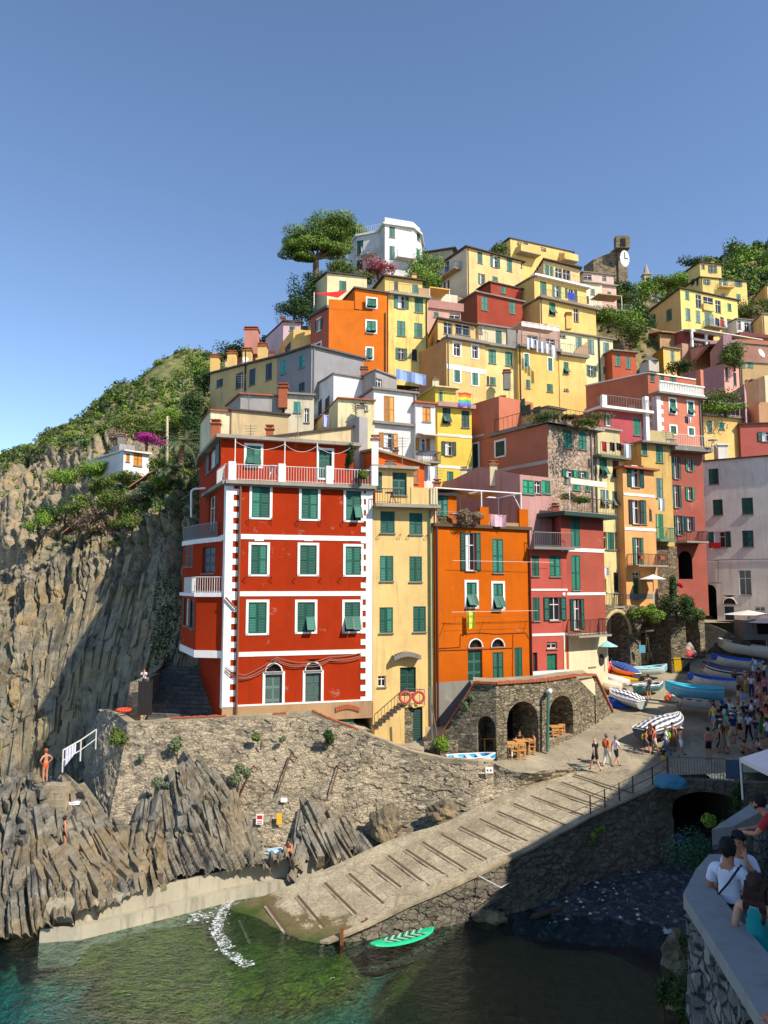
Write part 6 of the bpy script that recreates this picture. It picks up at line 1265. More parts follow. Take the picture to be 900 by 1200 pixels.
for k in range(90):
    x, y = rnd.uniform(640, 800), rnd.uniform(1020, 1082); z = .05+.75*(1082-y)/62; p = atz(x, y, z); s = rnd.uniform(.04, .13)*(1.6 if rnd.random() < .08 else 1); c = rnd.choice(pm) if rnd.random() < .9 else pm[0]
    a = [p+Vector((s*math.cos(q*1.57+k), s*.8*math.sin(q*1.57+k), 0)) for q in range(4)]; tp_ = p+Vector((0, 0, s*.7))
    for q in range(4): m.poly([a[q], a[(q+1) % 4], tp_], c)
tag(m.build('loose_pebbles'), kind='stuff')
# ---- sea bed and sea
SBM, t, b, n, l = newmat('sea_bed'); o = coords(t); gm = N(t, 'ShaderNodeNewGeometry'); sx = N(t, 'ShaderNodeSeparateXYZ'); l.new(gm.outputs['Position'], sx.inputs[0])
nz = noise_(t, o, .55, 6, .65, .8); nf = noise_(t, o, 2.4, 6, .7, 1.2); mz = N(t, 'ShaderNodeMath', operation='MULTIPLY_ADD'); l.new(nz, mz.inputs[0]); mz.inputs[1].default_value = .9; l.new(sx.outputs['Z'], mz.inputs[2])
dr = N(t, 'ShaderNodeMapRange'); l.new(mz.outputs[0], dr.inputs[0]); dr.inputs[1].default_value = -3.2; dr.inputs[2].default_value = .3
c = ramp(t, dr.outputs[0], [(0, lin((8, 138, 152))), (.38, lin((24, 152, 150))), (.56, lin((72, 140, 112))), (.72, lin((142, 126, 62))), (.86, lin((134, 142, 34))), (1, lin((104, 128, 30)))])  # deep stops are teal: light scattered in the water, put into the bed colour
c = mixc(t, ramp(t, nf, [(.35, .75), (.6, 0)]), c, lin((30, 56, 44))); xr = N(t, 'ShaderNodeMapRange'); l.new(sx.outputs['X'], xr.inputs[0]); xr.inputs[1].default_value = 0; xr.inputs[2].default_value = 4
c = mixc(t, xr.outputs[0], c, mixc(t, nf, lin((84, 54, 30)), lin((176, 128, 70)))); l.new(c, b.inputs['Base Color']); b.inputs['Roughness'].default_value = .9; bump(t, b, nf, .8, .2)
def bed(p):
    x, y = p
    base = atz(150, 1100, 0); d = -3.2
    for (px, py, rx, ry, zt) in ((175, 1088, 5.0, 1.8, -.4), (215, 1125, 4.2, 2.8, -.45), (310, 1110, 4.5, 3, -.25), (60, 1080, 3, .8, -.6), (420, 1125, 4, 2, -1.6), (620, 1130, 7, 5, -.8), (520, 1200, 5, 3, -1.6), (700, 1200, 8, 4, -.7)):
        c = atz(px, py, 0); q = ((x-c.x)/rx)**2+((y-c.y)/ry)**2; d = max(d, zt-(zt+3.2)*(1-1/(1+(q-.6)*2.0)) if q > .6 else zt)
    return d
vs_, fs = [], []; nx, ny = 190, 120
for j in range(ny):
    y = 14+j*(72-14)/(ny-1)
    for i in range(nx):
        x = -45+i*(75)/(nx-1); z = min(-.12, bed((x, y))+.35*fbm(Vector((x, y, 0)), .5, 4)) if y < 46 else -3.2; vs_.append((x, y, z))
for j in range(ny-1):
    for i in range(nx-1): k = j*nx+i; fs.append((k, k+1, k+nx+1, k+nx))
me = bpy.data.meshes.new('sea_bed'); me.from_pydata(vs_, [], fs); me.materials.append(SBM); me.polygons.foreach_set('use_smooth', [True]*len(fs)); o = bpy.data.objects.new('sea_bed', me); C.objects.link(o); tag(o, kind='structure')
m = MB(); 
for x0, x1, y0, y1 in ((-2500, 2500, -600, 14), (-2500, -45, 14, 72), (30, 2500, 14, 30), (-2500, 2500, 72, 3000)): m.poly([(x0, y0, -3.3), (x1, y0, -3.3), (x1, y1, -3.3), (x0, y1, -3.3)], flat('deep_water_floor', (10, 70, 90), .9))
tag(m.build('deep_sea_bed'), kind='structure')
m, t, b, n, l = newmat('sea_water'); n.remove(b); out = n['Material Output']; o = coords(t)
gl = N(t, 'ShaderNodeBsdfGlossy'); gl.inputs['Roughness'].default_value = .06; tr = N(t, 'ShaderNodeBsdfTransparent'); tr.inputs[0].default_value = (.62, .86, .82, 1); mx = N(t, 'ShaderNodeMixShader'); fr = N(t, 'ShaderNodeFresnel'); fr.inputs[0].default_value = 1.33
w1 = coords(t, (1, 1.7, 1), (0, 0, .5)); a = noise_(t, w1, 1.3, 5, .62, .6); a2 = noise_(t, w1, 4.5, 3, .6, .3); ad = N(t, 'ShaderNodeMath', operation='MULTIPLY_ADD'); l.new(a2, ad.inputs[0]); ad.inputs[1].default_value = .3; l.new(a, ad.inputs[2])
bp_ = N(t, 'ShaderNodeBump'); bp_.inputs['Strength'].default_value = .9; bp_.inputs['Distance'].default_value = .28; l.new(ad.outputs[0], bp_.inputs['Height']); l.new(bp_.outputs[0], gl.inputs['Normal']); l.new(bp_.outputs[0], fr.inputs['Normal'])
l.new(fr.outputs[0], mx.inputs[0]); l.new(tr.outputs[0], mx.inputs[1]); l.new(gl.outputs[0], mx.inputs[2]); l.new(mx.outputs[0], out.inputs[0]); WATER = m
m = MB(); m.poly([(-3000, -800, 0), (3000, -800, 0), (3000, 3500, 0), (-3000, 3500, 0)], WATER); tag(m.build('sea_water'), kind='structure')
# foam where the swell breaks on the slipway foot
FO = flat('foam', (206, 218, 214), .9, k=1); rnd = random.Random(5); m = MB()
ln = [(268, 1056), (262, 1068), (256, 1080), (254, 1092), (262, 1104), (268, 1116), (280, 1124), (292, 1132)]
for k in range(190):
    t = rnd.random()*(len(ln)-1.001); i = int(t); f = t-i; s = rnd.gauss(0, 1)*(3.0+2.5*abs(SIN(t*3.1)))-abs(rnd.gauss(0, 3)); x = ln[i][0]*(1-f)+ln[i+1][0]*f+s; y = ln[i][1]*(1-f)+ln[i+1][1]*f+rnd.gauss(0, 1.6)
    p = atz(x, y, .012+.03*rnd.random()); r_ = rnd.uniform(.012, .07); m.poly([p+Vector((r_*math.cos(q*1.05)*rnd.uniform(.6, 1.3), r_*.8*math.sin(q*1.05)*rnd.uniform(.6, 1.3), 0)) for q in range(6)], FO)
for k in range(60):
    x, y = rnd.choice([(238, 1072), (226, 1078), (205, 1066)]); p = atz(x+rnd.gauss(0, 7), y+rnd.gauss(0, 2.2), .012+.02*rnd.random()); r_ = rnd.uniform(.02, .08); m.poly([p+Vector((r_*math.cos(q*1.05), r_*.7*math.sin(q*1.05), 0)) for q in range(6)], FO)
for k in range(90):
    x = rnd.uniform(778, 800); p = atz(x, 1090+rnd.gauss(0, 1.8)-(x-790)*.1, .012+.02*rnd.random()); r_ = rnd.uniform(.02, .09); m.poly([p+Vector((r_*math.cos(q*1.05), r_*.7*math.sin(q*1.05), 0)) for q in range(6)], FO)
lm, t, b, n, l = newmat('lace_foam'); o = coords(t); a = noise_(t, o, 1.6, 6, .75, 1.0); v = N(t, 'ShaderNodeTexVoronoi', feature='DISTANCE_TO_EDGE'); v.inputs['Scale'].default_value = 6; l.new(o, v.inputs['Vector']); q = N(t, 'ShaderNodeMath', operation='MULTIPLY'); l.new(ramp(t, a, [(.44, 0), (.56, 1)]), q.inputs[0]); l.new(ramp(t, v.outputs[0], [(.03, 1), (.13, .12)]), q.inputs[1]); l.new(q.outputs[0], b.inputs['Alpha']); b.inputs['Base Color'].default_value = (.8, .84, .83, 1)
for L_, w_ in ((ln, 7), ([(200, 1068), (215, 1064), (232, 1074), (246, 1070), (262, 1062)], 4), ([(270, 1060), (300, 1054), (330, 1047)], 2.5), ([(776, 1092), (786, 1090), (800, 1087)], 2)):
    pts = [(x, y) for x, y in L_]
    for (x0, y0), (x1, y1) in zip(pts, pts[1:]): m.poly([atz(x0-w_, y0+w_*.3, .016), atz(x1-w_, y1+w_*.3, .016), atz(x1+w_, y1-w_*.3, .016), atz(x0+w_, y0-w_*.3, .016)], lm)
tag(m.build('sea_foam'), kind='stuff')
# ---- near parapet at the viewer's path
CAP = stucco((176, 174, 168), .4, .8); r = empty('parapet_wall', atz(830, 1060, 11.35), 'near stone parapet with broad grey concrete cap, bottom right', 'parapet')
zc = 11.3; out_ = [atz(831, 1001, zc), atz(816, 1018, zc), atz(800.5, 1047, zc), atz(838, 1106, zc), atz(876, 1166, zc), atz(905, 1215, zc)]; inn = [atz(872, 1001, zc), atz(852, 1018, zc), atz(836, 1040, zc), atz(868, 1079, zc), atz(900, 1117, zc), atz(945, 1168, zc)]
m = MB(); lo = [p-Vector((0, 0, .16)) for p in out_]+[p-Vector((0, 0, .16)) for p in inn[::-1]]; hi = out_+inn[::-1]; lo, hi = lo[::-1], hi[::-1]; 
m.prism(lo, hi, CAP); m.build('cap', r)
NW = masonry('near_rubble', [(96, 100, 98), (150, 154, 146), (120, 122, 114), (176, 176, 164)], (84, 86, 84), sc=4.2, flatz=1.3, edge=.1, strength=1.0)
wl = [[p+Vector((.06, .02, -.12)) for p in out_], [Vector((p.x-.1, p.y, 6)) for p in out_], [Vector((p.x-.5, p.y, -.8)) for p in out_]]
grid_surface('wall', [[v-Vector(r.location) for v in row] for row in wl], 120, 160, lambda p, n: -n*(.10*(h3(noise.voronoi(p*4)[1][0])-.5)), NW, parent=r, smooth=False)
m = MB(); inn2 = [p+Vector((0, 0, -.1)) for p in inn]
for p, q in zip(inn2, inn2[1:]): m.poly([p, q, Vector((q.x, q.y, 10)), Vector((p.x, p.y, 10))], NW)
m.build('inner_face', r)
m = MB(); fz = 10.15; ip = [Vector((p.x, p.y, fz)) for p in inn]; m.poly([Vector((16, 4, fz)), Vector((18, 16, fz)), Vector((7.4, 14.4, fz))]+ip, PAV); m.poly([Vector((7.4, 14.4, fz)), Vector((18, 16, fz)), Vector((22, 30, 4.7)), Vector((16, 30, 4.7))], PAV); tag(m.build('lookout_path'), kind='structure')
# viewer's ledge
m = MB(); m.box((-6, -8, 8), (24, 0, 0), (0, 6.2, 0), (0, 0, 5.3), PAV); tag(m.build('lookout_terrace'), kind='structure')
# parapets stepping down behind
m = MB(); z = 10.9; q = [atz(838, 985, z), atz(884, 1000, z), atz(905, 985, z), atz(905, 968, z), atz(860, 975, z)]; q = q[::-1]
A = [atz(834, 972, 10.2), atz(884, 939, 10.2)]; A2 = [atz(860, 968, 10.2), atz(905, 944, 10.2)]
m.prism([Vector((p.x, p.y, 9.9)) for p in (A[0], A2[0], A2[1], A[1])], [A[0], A2[0], A2[1], A[1]], CAP); m.prism([Vector((p.x, p.y, 2)) for p in (A[0], A2[0], A2[1], A[1])], [Vector((p.x, p.y, 9.9)) for p in (A[0], A2[0], A2[1], A[1])], NW)
tag(m.build('parapet_wall'), 'second grey capped parapet stepping down towards the white canopy', 'parapet')
# ---- unseen slope beyond the right edge, its crest shaped to shade the harbour
sh = [(905, 700), (880, 760), (845, 790), (800, 838), (790, 858), (780, 880), (740, 920)]
S = to_sun/to_sun.y*-1; crest = []
def sunline(p, X): t = (X-p.x)/to_sun.x; return p+to_sun*t
tops = [sunline(atpiazza(x, y), 36+.12*k) for k, (x, y) in enumerate([(905, 735), (880, 752), (840, 762), (800, 775), (775, 832), (782, 868), (745, 905)])]
tops += [sunline(onramp(700, 946), 30), sunline(onramp(655, 968), 26), sunline(onramp(617, 992), 23), sunline(onramp(590, 1006), 21), sunline(atz(560, 1062, 0), 19), sunline(atz(500, 1135, 0), 16), sunline(atz(450, 1200, 0), 14)]
tops += [Vector((16, 12, 22)), Vector((16, 4, 26)), Vector((15, -8, 28)), Vector((14, -22, 30))]
m = MB()
for a, b_ in zip(tops, tops[1:]):
    m.poly([Vector((b_.x, b_.y, -1)), Vector((a.x, a.y, -1)), a, b_], QW); m.poly([a, a+Vector((14, 3, 3)), b_+Vector((14, 3, 3)), b_], VEGHILL)
0 and print('crest', [tuple(round(c, 1) for c in p) for p in tops], [tuple(round(v) for v in proj(p)) for p in tops])
tag(m.build('harbour_shade_slope'), kind='structure')
# ================================================================= boats and harbour things
def on_plane(px, py, h):
    r = ray(px, py); t = (-10.3-.17*42+h)/(r.z-.17*r.y); return EYE+r*t
def boat(label, bow, stern, hull, inside, h=.62, beam=1.5, lift=0, rim=(235, 232, 222), stripe=None, cover=None, name='rowing_boat', group='boats drawn up on the street', plane=None, transom=.55, flip=False, water=None):
    f = (lambda a: atz(a[0], a[1], water)) if water is not None else (lambda a: on_plane(a[0], a[1], lift+h))
    A, Bq = f(bow), f(stern); ax = (A-Bq); L = ax.length; ax.normalize(); side = ax.cross(Vector((0, 0, 1))).normalized(); up = side.cross(ax); c0 = Bq-up*h
    r = empty(name, tuple(Bq.lerp(A, .5)-up*h), label, 'boat', group)
    ns, nr = 22, 9; H_, I_ = [], []
    def sect(t, s, inner):
        w = beam/2*(transom+(1-transom)*math.sin(min(1, t/.45)*math.pi/2) if t < .45 else math.cos(max(0, (t-.45)/.55)**1.7*math.pi/2)); w = max(w, .02)
        sheer = h*(1+.28*max(0, (t-.5)/.5)**2+.08*max(0, (.4-t)/.4)); keel = h*.55*max(0, (t-.75)/.25)**2
        k = .94 if inner else 1; a = s*math.pi/2; x = math.sin(a)**.75*w*k if s > 0 else 0; z = keel+(sheer-keel)*(1-math.cos(a))**.8+(.07*(1-s) if inner else 0)
        return c0+ax*(L*(t*.985+(.01 if inner else 0)))+side*x, up*z, sheer
    m = MB(); mh, mi_, mr = flat('boat_hull_paint', hull, .45), flat('boat_inside_paint', inside, .55), flat('boat_rim_paint', rim, .5); ms = flat('boat_stripe_paint', stripe, .5) if stripe else mh
    def pt(t, s, sg, inner=False): q, z, sh = sect(t, s, inner); off = q-c0; l_ = off.dot(side); return q-side*l_+side*l_*sg+z
    for i in range(ns):
        t0, t1 = i/ns, (i+1)/ns
        for sg in (-1, 1):
            for j in range(nr):
                s0, s1 = j/nr, (j+1)/nr; q = [pt(t0, s0, sg), pt(t1, s0, sg), pt(t1, s1, sg), pt(t0, s1, sg)]; m.poly(q if sg > 0 else q[::-1], ms if j == nr-2 else mh)
    tr = [pt(0, j/nr, 1) for j in range(nr+1)]+[pt(0, j/nr, -1) for j in reversed(range(nr))]; m.poly(tr, mh); m.build('hull', r)
    if cover:
        cm = MB(); n2 = 10
        for i in range(26):
            for j in range(n2):
                def cp(i_, j_): t = i_/26; v = j_/n2*2-1; a, b = pt(t, 1, 1), pt(t, 1, -1); p = b.lerp(a, (v*1.06+1)/2); return p+up*(.05+.32*(1-v*v)*math.sin(math.pi*min(1, t*1.05+.05)))+up*(-.25 if abs(v) > .95 else 0)+up*.03*math.sin(i_*1.9)
                cm.poly([cp(i, j), cp(i+1, j), cp(i+1, j+1), cp(i, j+1)], cover[(j if len(cover) > 1 else 0) % len(cover)])
        cm.build('tarpaulin', r)
    else:
        im = MB()
        for i in range(ns):
            t0, t1 = i/ns, (i+1)/ns
            for sg in (-1, 1):
                for j in range(nr):
                    q = [pt(t0, j/nr, sg, True), pt(t1, j/nr, sg, True), pt(t1, (j+1)/nr, sg, True), pt(t0, (j+1)/nr, sg, True)]; im.poly(q[::-1] if sg > 0 else q, mi_)
        im.build('inside', r); sm = MB()
        for t in (.2, .45, .68):
            a, b = pt(t, .85, 1), pt(t, .85, -1); sm.box(b-ax*.13, a-b, ax*.26, up*.05, mr)
            sm.build if False else None
        a, b = pt(.9, .95, 1), pt(.9, .95, -1); sm.poly([a, b, pt(.999, 1, 1)], mr); sm.build('thwarts', r)
    rm = MB()
    for sg in (-1, 1): rm.path([pt(i/ns, 1, sg)+up*.02 for i in range(ns+1)], .04, mr, 6)
    rm.path([pt(0, 1, 1), pt(0, 1, -1)], .04, mr, 6); rm.build('gunwale', r); return r, A, Bq, ax, side, up
B_ = boat
B_('white wooden boat, highest of the row beached at the right', (841, 751), (908, 761), (226, 224, 210), (196, 190, 178), h=.85, beam=1.9, lift=.5)
B_('white boat with bright blue inside and rim, second from the top of the row', (833, 768.5), (895, 776), (222, 220, 212), (30, 92, 190), h=.75, beam=1.7, lift=.45, rim=(36, 100, 200))
B_('white boat with a thin black stripe and a dark blue bow deck', (821, 778), (880, 789), (226, 222, 216), (120, 116, 108), h=.8, beam=1.7, lift=.45, stripe=(30, 32, 40), rim=(40, 70, 130))
B_('white boat with royal blue inside, next above the sky blue boat on trestles', (805, 791.5), (863, 798), (214, 212, 206), (24, 78, 180), h=.75, beam=1.7, lift=.4, rim=(60, 110, 200))
r5, A5, S5, ax5, sd5, up5 = B_('sky blue boat with cyan inside, raised on a wooden trestle', (779, 801.5), (848, 808), (96, 172, 204), (64, 200, 220), h=.75, beam=1.6, lift=1.35, rim=(70, 196, 214), stripe=(140, 196, 214))
B_('white boat with an orange float at its bow, underneath the sky blue boat', (786, 817), (835, 824), (206, 208, 206), (150, 160, 160), h=.5, beam=1.3, lift=.35)
WS = [flat('tarp_white_stripe', (232, 232, 230), .8), flat('tarp_navy_stripe', (44, 50, 84), .8)]
B_('boat wrapped in a white and grey striped tarpaulin, near the street crowd', (797, 838), (754, 856), (60, 70, 90), (90, 90, 90), h=.7, beam=1.9, lift=.35, cover=[WS[0], flat('tarp_grey_stripe', (86, 92, 104), .8)], transom=.8)
B_('small white and pale turquoise boat below the pale vault', (782, 781), (737, 784), (200, 216, 214), (120, 190, 200), h=.6, beam=1.4, lift=.4, rim=(190, 226, 224))
B_('dark boat with a folded blue cover, at the wall by the pale vault', (716, 776), (746, 790), (74, 76, 84), (60, 80, 140), h=.6, beam=1.4, lift=.4, cover=[flat('blue_cloth', (58, 84, 150), .8)])
B_('small teal boat beside the standing man with a camera', (777, 801), (744, 804), (78, 140, 150), (60, 120, 130), h=.5, beam=1.2, lift=.25)
B_('boat covered by a tangled navy and white striped cloth, left side of the street', (714, 809), (753, 822), (176, 180, 178), (90, 90, 90), h=.55, beam=1.5, lift=.2, cover=WS, transom=.8)
def kayak(label, a, b, colr, lift, w=.7, h=.3, name='kayak', grp='kayaks stacked by the pink house', z=None, deck=None):
    A = on_plane(*a, lift) if z is None else atz(*a, z); Bq = on_plane(*b, lift) if z is None else atz(*b, z); ax = A-Bq; L = ax.length; ax.normalize(); side = ax.cross(Vector((0, 0, 1))).normalized(); up = side.cross(ax); m = MB(); k = flat('moulded_plastic', colr, .35); n = 20
    rings = []
    for i in range(n+1):
        t = i/n; w_ = max(.015, math.sin(math.pi*t)**.5*w/2); rings.append([Bq+ax*L*t+side*w_*math.cos(q*math.pi/5)+up*(h/2*math.sin(q*math.pi/5)*(.7+.3*math.sin(math.pi*t))+.12*abs(t*2-1)**3) for q in range(10)])
    for r0, r1 in zip(rings, rings[1:]):
        for q in range(10): m.poly([r0[q], r0[(q+1) % 10], r1[(q+1) % 10], r1[q]], k)
    r = empty(name, tuple(Bq.lerp(A, .5)), label, 'paddleboard' if name == 'paddleboard' else 'kayak', grp); m.build('hull', r, smooth=True); return r, A, Bq, ax, side, up, L
kayak('yellow kayak sticking out of the pile by the pink house', (748, 799), (716, 789), (240, 176, 24), .8)
kayak('orange red kayak on top of the pile by the pink house', (744, 791), (716, 785), (214, 96, 36), 1.1)
kayak('white upturned dinghy hull beside the yellow kayak', (738, 802), (708, 793), (236, 230, 220), .7, 1.3, .7, 'dinghy'); kayak('cream upturned dinghy with an orange line, nearest the pink house', (729, 807), (704, 800), (240, 222, 194), .6, 1.2, .7, 'dinghy')
r, A, Bq, ax, sd, up, L = kayak('green inflatable paddleboard with grey chevron deck, floating beside the slipway wall', (508.5, 1091), (434, 1110), (28, 190, 130), 0, .95, .2, 'paddleboard', None, .14)
m = MB(); gy = flat('deck_pad_grey', (196, 196, 190), .7); dk = flat('deck_pad_dark', (52, 60, 58), .7)
for k in range(12):
    t = .14+k*.055; w_ = .8*math.sin(math.pi*t)**.5/2
    for sg in (-1, 1):
        a, b = Bq+ax*L*t+up*.105, Bq+ax*L*(t+.09)+sd*sg*w_*.8+up*.105; m.poly([a, b, b+ax*.09, a+ax*.09] if sg > 0 else [a+ax*.09, b+ax*.09, b, a], gy if k % 2 else dk)
m.build('deck_pad', r)
r14 = B_('cyan and white boat lying behind the wall at the first stone arch', (581, 885), (524, 887.5), (240, 238, 230), (30, 170, 220), h=.4, beam=1.2, lift=.0, group='boats drawn up on the street')
# trestle
m = MB(); tw = flat('trestle_wood', (128, 122, 108), .9)
for t in (.2, .75):
    p = S5.lerp(A5, t)-up5*.85
    for sg in (-1, 1): q = p+sd5*sg*.75; m.tube(Vector((q.x, q.y, PIAZ_Z(q.y))), q, .06, tw, 6)
    m.box(p-sd5*.85-up5*.05, sd5*1.7, ax5*.12, up5*.12, tw); m.box(p-sd5*.85-up5*.7, sd5*1.7, ax5*.08, up5*.08, tw)
for sg in (-1, 1): a = S5.lerp(A5, .1)-up5*1.3+sd5*sg*.75; m.box(a, ax5*4.4, up5*.1, sd5*.08, tw)
tag(m.build('boat_trestle'), 'grey wooden trestle carrying the sky blue boat', 'trestle')
def blob(name, p, s, mat, label, cat, seed=0, sub=3, amp=.3, grp=None):
    bm = bmesh.new(); bmesh.ops.create_icosphere(bm, subdivisions=sub, radius=1)
    for v in bm.verts: f = 1+amp*noise.noise(v.co*2+Vector((seed, 0, 0))); v.co = Vector((v.co.x*s[0]*f, v.co.y*s[1]*f, max(-.3, v.co.z)*s[2]*f))
    me = bpy.data.meshes.new(name); bm.to_mesh(me); bm.free(); me.materials.append(mat); o = bpy.data.objects.new(name, me); C.objects.link(o); o.location = p; return tag(o, label, cat, grp)
blob('orange_float', on_plane(784, 819, .3), (.3, .3, .35), flat('orange_plastic', (220, 84, 40), .5), 'orange float hanging at the bow under the sky blue boat', 'float', 1)
blob('red_crate', on_plane(711.5, 786, .6), (.5, .5, .8), flat('red_plastic', (204, 48, 24), .5), 'bright red bundle standing by the pink house corner', 'bundle', 4, amp=.2)
blob('blue_tarpaulin', on_plane(724, 825, .1), (1.1, .6, .5), flat('blue_cloth', (30, 90, 190), .7), 'crumpled blue tarpaulin on the ground by the pink house', 'tarpaulin', 7, amp=.5)
blob('fishing_net', on_plane(802, 765, .6), (1.0, .8, .9), flat('net_grey', (160, 150, 140), .9), 'grey heap of fishing nets in front of the dark arch', 'nets', 9, amp=.6); blob('red_float', on_plane(806.5, 768, .8), (.5, .4, .5), flat('red_plastic', (190, 60, 60), .6), 'round red float on the heap of nets', 'float', 2, amp=.1)
blob('rubble_heap', on_plane(749, 772, .3), (1.3, 1, .9), flat('pale_rubble', (200, 184, 150), .9), 'heap of pale stones between the pale vault and the first dark arch', 'rubble', 3, amp=.9)
# bins
for x, c, lab in ((793.5, (222, 178, 20), 'yellow wheeled bin in front of the buttress'), (802, (40, 42, 44), 'dark bin just right of the yellow one')):
    p = on_plane(x, 788, 0); r = empty('wheeled_bin', tuple(p), lab, 'bin'); mm = flat('bin_plastic', c, .5); m = MB(); m.prism([p+Vector(v) for v in ((-.3, -.3, .05), (.3, -.3, .05), (.3, .3, .05), (-.3, .3, .05))], [p+Vector(v) for v in ((-.38, -.38, 1.1), (.38, -.38, 1.1), (.38, .38, 1.1), (-.38, .38, 1.1))], mm); m.build('body', r)
    m = MB(); m.abox(p+Vector((0, 0, 1.1)), .84, .84, .1, mm); m.build('lid', r); m = MB(); m.tube(p+Vector((-.3, .3, .1)), p+Vector((.3, .3, .1)), .1, DKMETAL, 10); m.build('wheels', r)
# white canopy at the bridge
p = atz(905, 905, 5.0); c = Vector((17.6, 34.2, 5)); r = empty('canopy_tent', tuple(c), 'white square canopy tent beside the bridge, cut by the right edge', 'canopy'); m = MB(); cw = flat('white_canvas', (236, 236, 236), .8); hw = 1.75
E = at(867.5, 888, 37.4); cx, cy, ez = E.x+hw, E.y-hw, E.z
cor = [Vector((cx-hw, cy-hw, ez)), Vector((cx+hw, cy-hw, ez)), Vector((cx+hw, cy+hw, ez)), Vector((cx-hw, cy+hw, ez))]; ap = Vector((cx, cy, ez+1.15))
for a, b in zip(cor, cor[1:]+cor[:1]): m.poly([a, b, ap], cw); m.poly([a-Vector((0, 0, .22)), b-Vector((0, 0, .22)), b, a], cw)
m.build('roof', r)
for q in cor: m = MB(); m.tube(Vector((q.x+.05, q.y+.05, 4.8)), q, .05, WHITE, 6); m.build('leg', r)
blob('covered_dinghy', onramp(775, 925)+Vector((.4, -.2, .35)), (.85, .7, .45), flat('teal_cloth', (60, 128, 150), .7), 'teal blue covered bundle perched at the end of the iron railing', 'bundle', 5, amp=.15)
blob('blue_sack', atz(795, 985, 1.4), (.35, .3, .35), flat('blue_cloth', (60, 90, 190), .8), 'blue bag caught beside the big bush in the stream bed', 'bag', 5, amp=.3)
# café tables and stools under the arches
tm = flat('light_wood', (206, 150, 84), .7)
def table(px, py, label, w=1.1, d=.7, h=.74, rz=.2):
    p = on_plane(px, py, 0); r = empty('table', tuple(p), label, 'table', 'tables under the stone arches'); m = MB(); m.abox(p+Vector((0, 0, h)), w, d, .05, tm, rz); m.build('tabletop', r); ca, sa = math.cos(rz), math.sin(rz)
    for sx in (-1, 1):
        for sy in (-1, 1): x, y = sx*(w/2-.08), sy*(d/2-.08); m = MB(); m.abox(p+Vector((x*ca-y*sa, x*sa+y*ca, 0)), .06, .06, h, tm, rz); m.build('leg', r)
def stool(px, py, label, h=.46, back=True, rz=0):
    p = on_plane(px, py, 0); r = empty('chair', tuple(p), label, 'chair', 'wooden chairs at the arch tables'); m = MB(); m.abox(p+Vector((0, 0, h)), .42, .42, .05, tm, rz); m.build('seat', r); ca, sa = math.cos(rz), math.sin(rz)
    for sx in (-1, 1):
        for sy in (-1, 1): x, y = sx*.17, sy*.17; m = MB(); m.abox(p+Vector((x*ca-y*sa, x*sa+y*ca, 0)), .05, .05, h if sy > 0 or not back else h+.42, tm, rz); m.build('leg', r)
    if back: m = MB(); m.abox(p+Vector((.17*sa, -.17*ca, h+.3)), .4, .04, .14, tm, rz); m.build('backrest', r)
table(603, 886, 'pale wooden table with drinks, left of the pair under the middle arch'); table(614, 883, 'pale wooden table where a bare shouldered diner sits, middle arch'); table(558, 880, 'low pale table in the left stone arch', rz=.1); table(572, 880, 'second pale table in the left stone arch, nearer the pillar', .8); table(651, 866, 'small pale table in front of the right stone arch', .8)
for x, y, l in ((603, 889.5, 'pale wooden chair in front of the left table, middle arch'), (612, 889, 'pale wooden chair in front of the diner table, its back to the street'), (623, 884, 'pale wooden chair at the right end of the middle arch tables'), (651, 871, 'pale wooden chair in front of the right arch table'), (658, 865, 'pale stool right of the right arch table')): stool(x, y, l)
for x, y, l in ((606, 871, 'two white cups'),):
    m = MB(); p = on_plane(600, 886, .79); m.tube(p, p+Vector((0, 0, .22)), .05, WHITE, 8); tag(m.build('white_jug'), 'white jug on the left table under the middle arch', 'jug')
# iron hooks and notices on the quay wall
def qwpt(px, py, d=.12):
    r = ray(px, py); best = None
    for t, b in zip(zip(T_, T_[1:]), zip(B_L, B_L[1:])):
        n = (t[1]-t[0]).cross(b[0]-t[0]); k = (t[0]-EYE).dot(n)/r.dot(n); p = EYE+r*k
        if min(proj(t[0])[0], proj(b[0])[0])-8 <= px <= max(proj(t[1])[0], proj(b[1])[0])+8: best = p if best is None else best
    return best-r.normalized()*d
for pts, l in (([(279, 938), (297, 897), (302, 902)], 'left'), ([(325, 930), (341, 883), (349, 889)], 'middle'), ([(387, 931), (398, 893), (410, 899)], 'right')):
    m = MB(); q = [qwpt(x, y, .25) for x, y in pts]; m.path(q, .04, RUST, 6); tag(m.build('iron_davit'), {'left': 'rusty bent iron bar on the quay wall, left of the three above the sunbather', 'middle': 'rusty bent iron bar on the quay wall, middle and tallest of three', 'right': 'rusty bent iron bar on the quay wall, nearest the slipway'}[l], 'iron bar', 'bent iron bars on the quay wall')
m = MB(); p = qwpt(300, 966, .2); u = Vector((1, 0, 0)); up = Vector((0, .15, 1)).normalized(); m.box(p, u*.38, up*.52, Vector((0, -.03, 0)), WHITE); rd = flat('red_sign_paint', (196, 30, 36), .6); m.box(p+u*.05+up*.27+Vector((0, -.031, 0)), u*.28, up*.18, Vector((0, -.012, 0)), rd)
for k in range(2): m.box(p+u*.06+up*(.05+k*.09)+Vector((0, -.031, 0)), u*.26, up*.035, Vector((0, -.01, 0)), rd)
tag(m.build('notice_sign'), 'white notice with a red panel on the quay wall above the sunbather', 'sign')
m = MB(); p = qwpt(324, 966, .2); m.box(p, u*.28, up*.55, Vector((0, -.03, 0)), flat('yellow_sign', (226, 180, 40), .6)); tag(m.build('notice_sign'), 'plain yellow notice on the quay wall, right of the red and white one', 'sign')
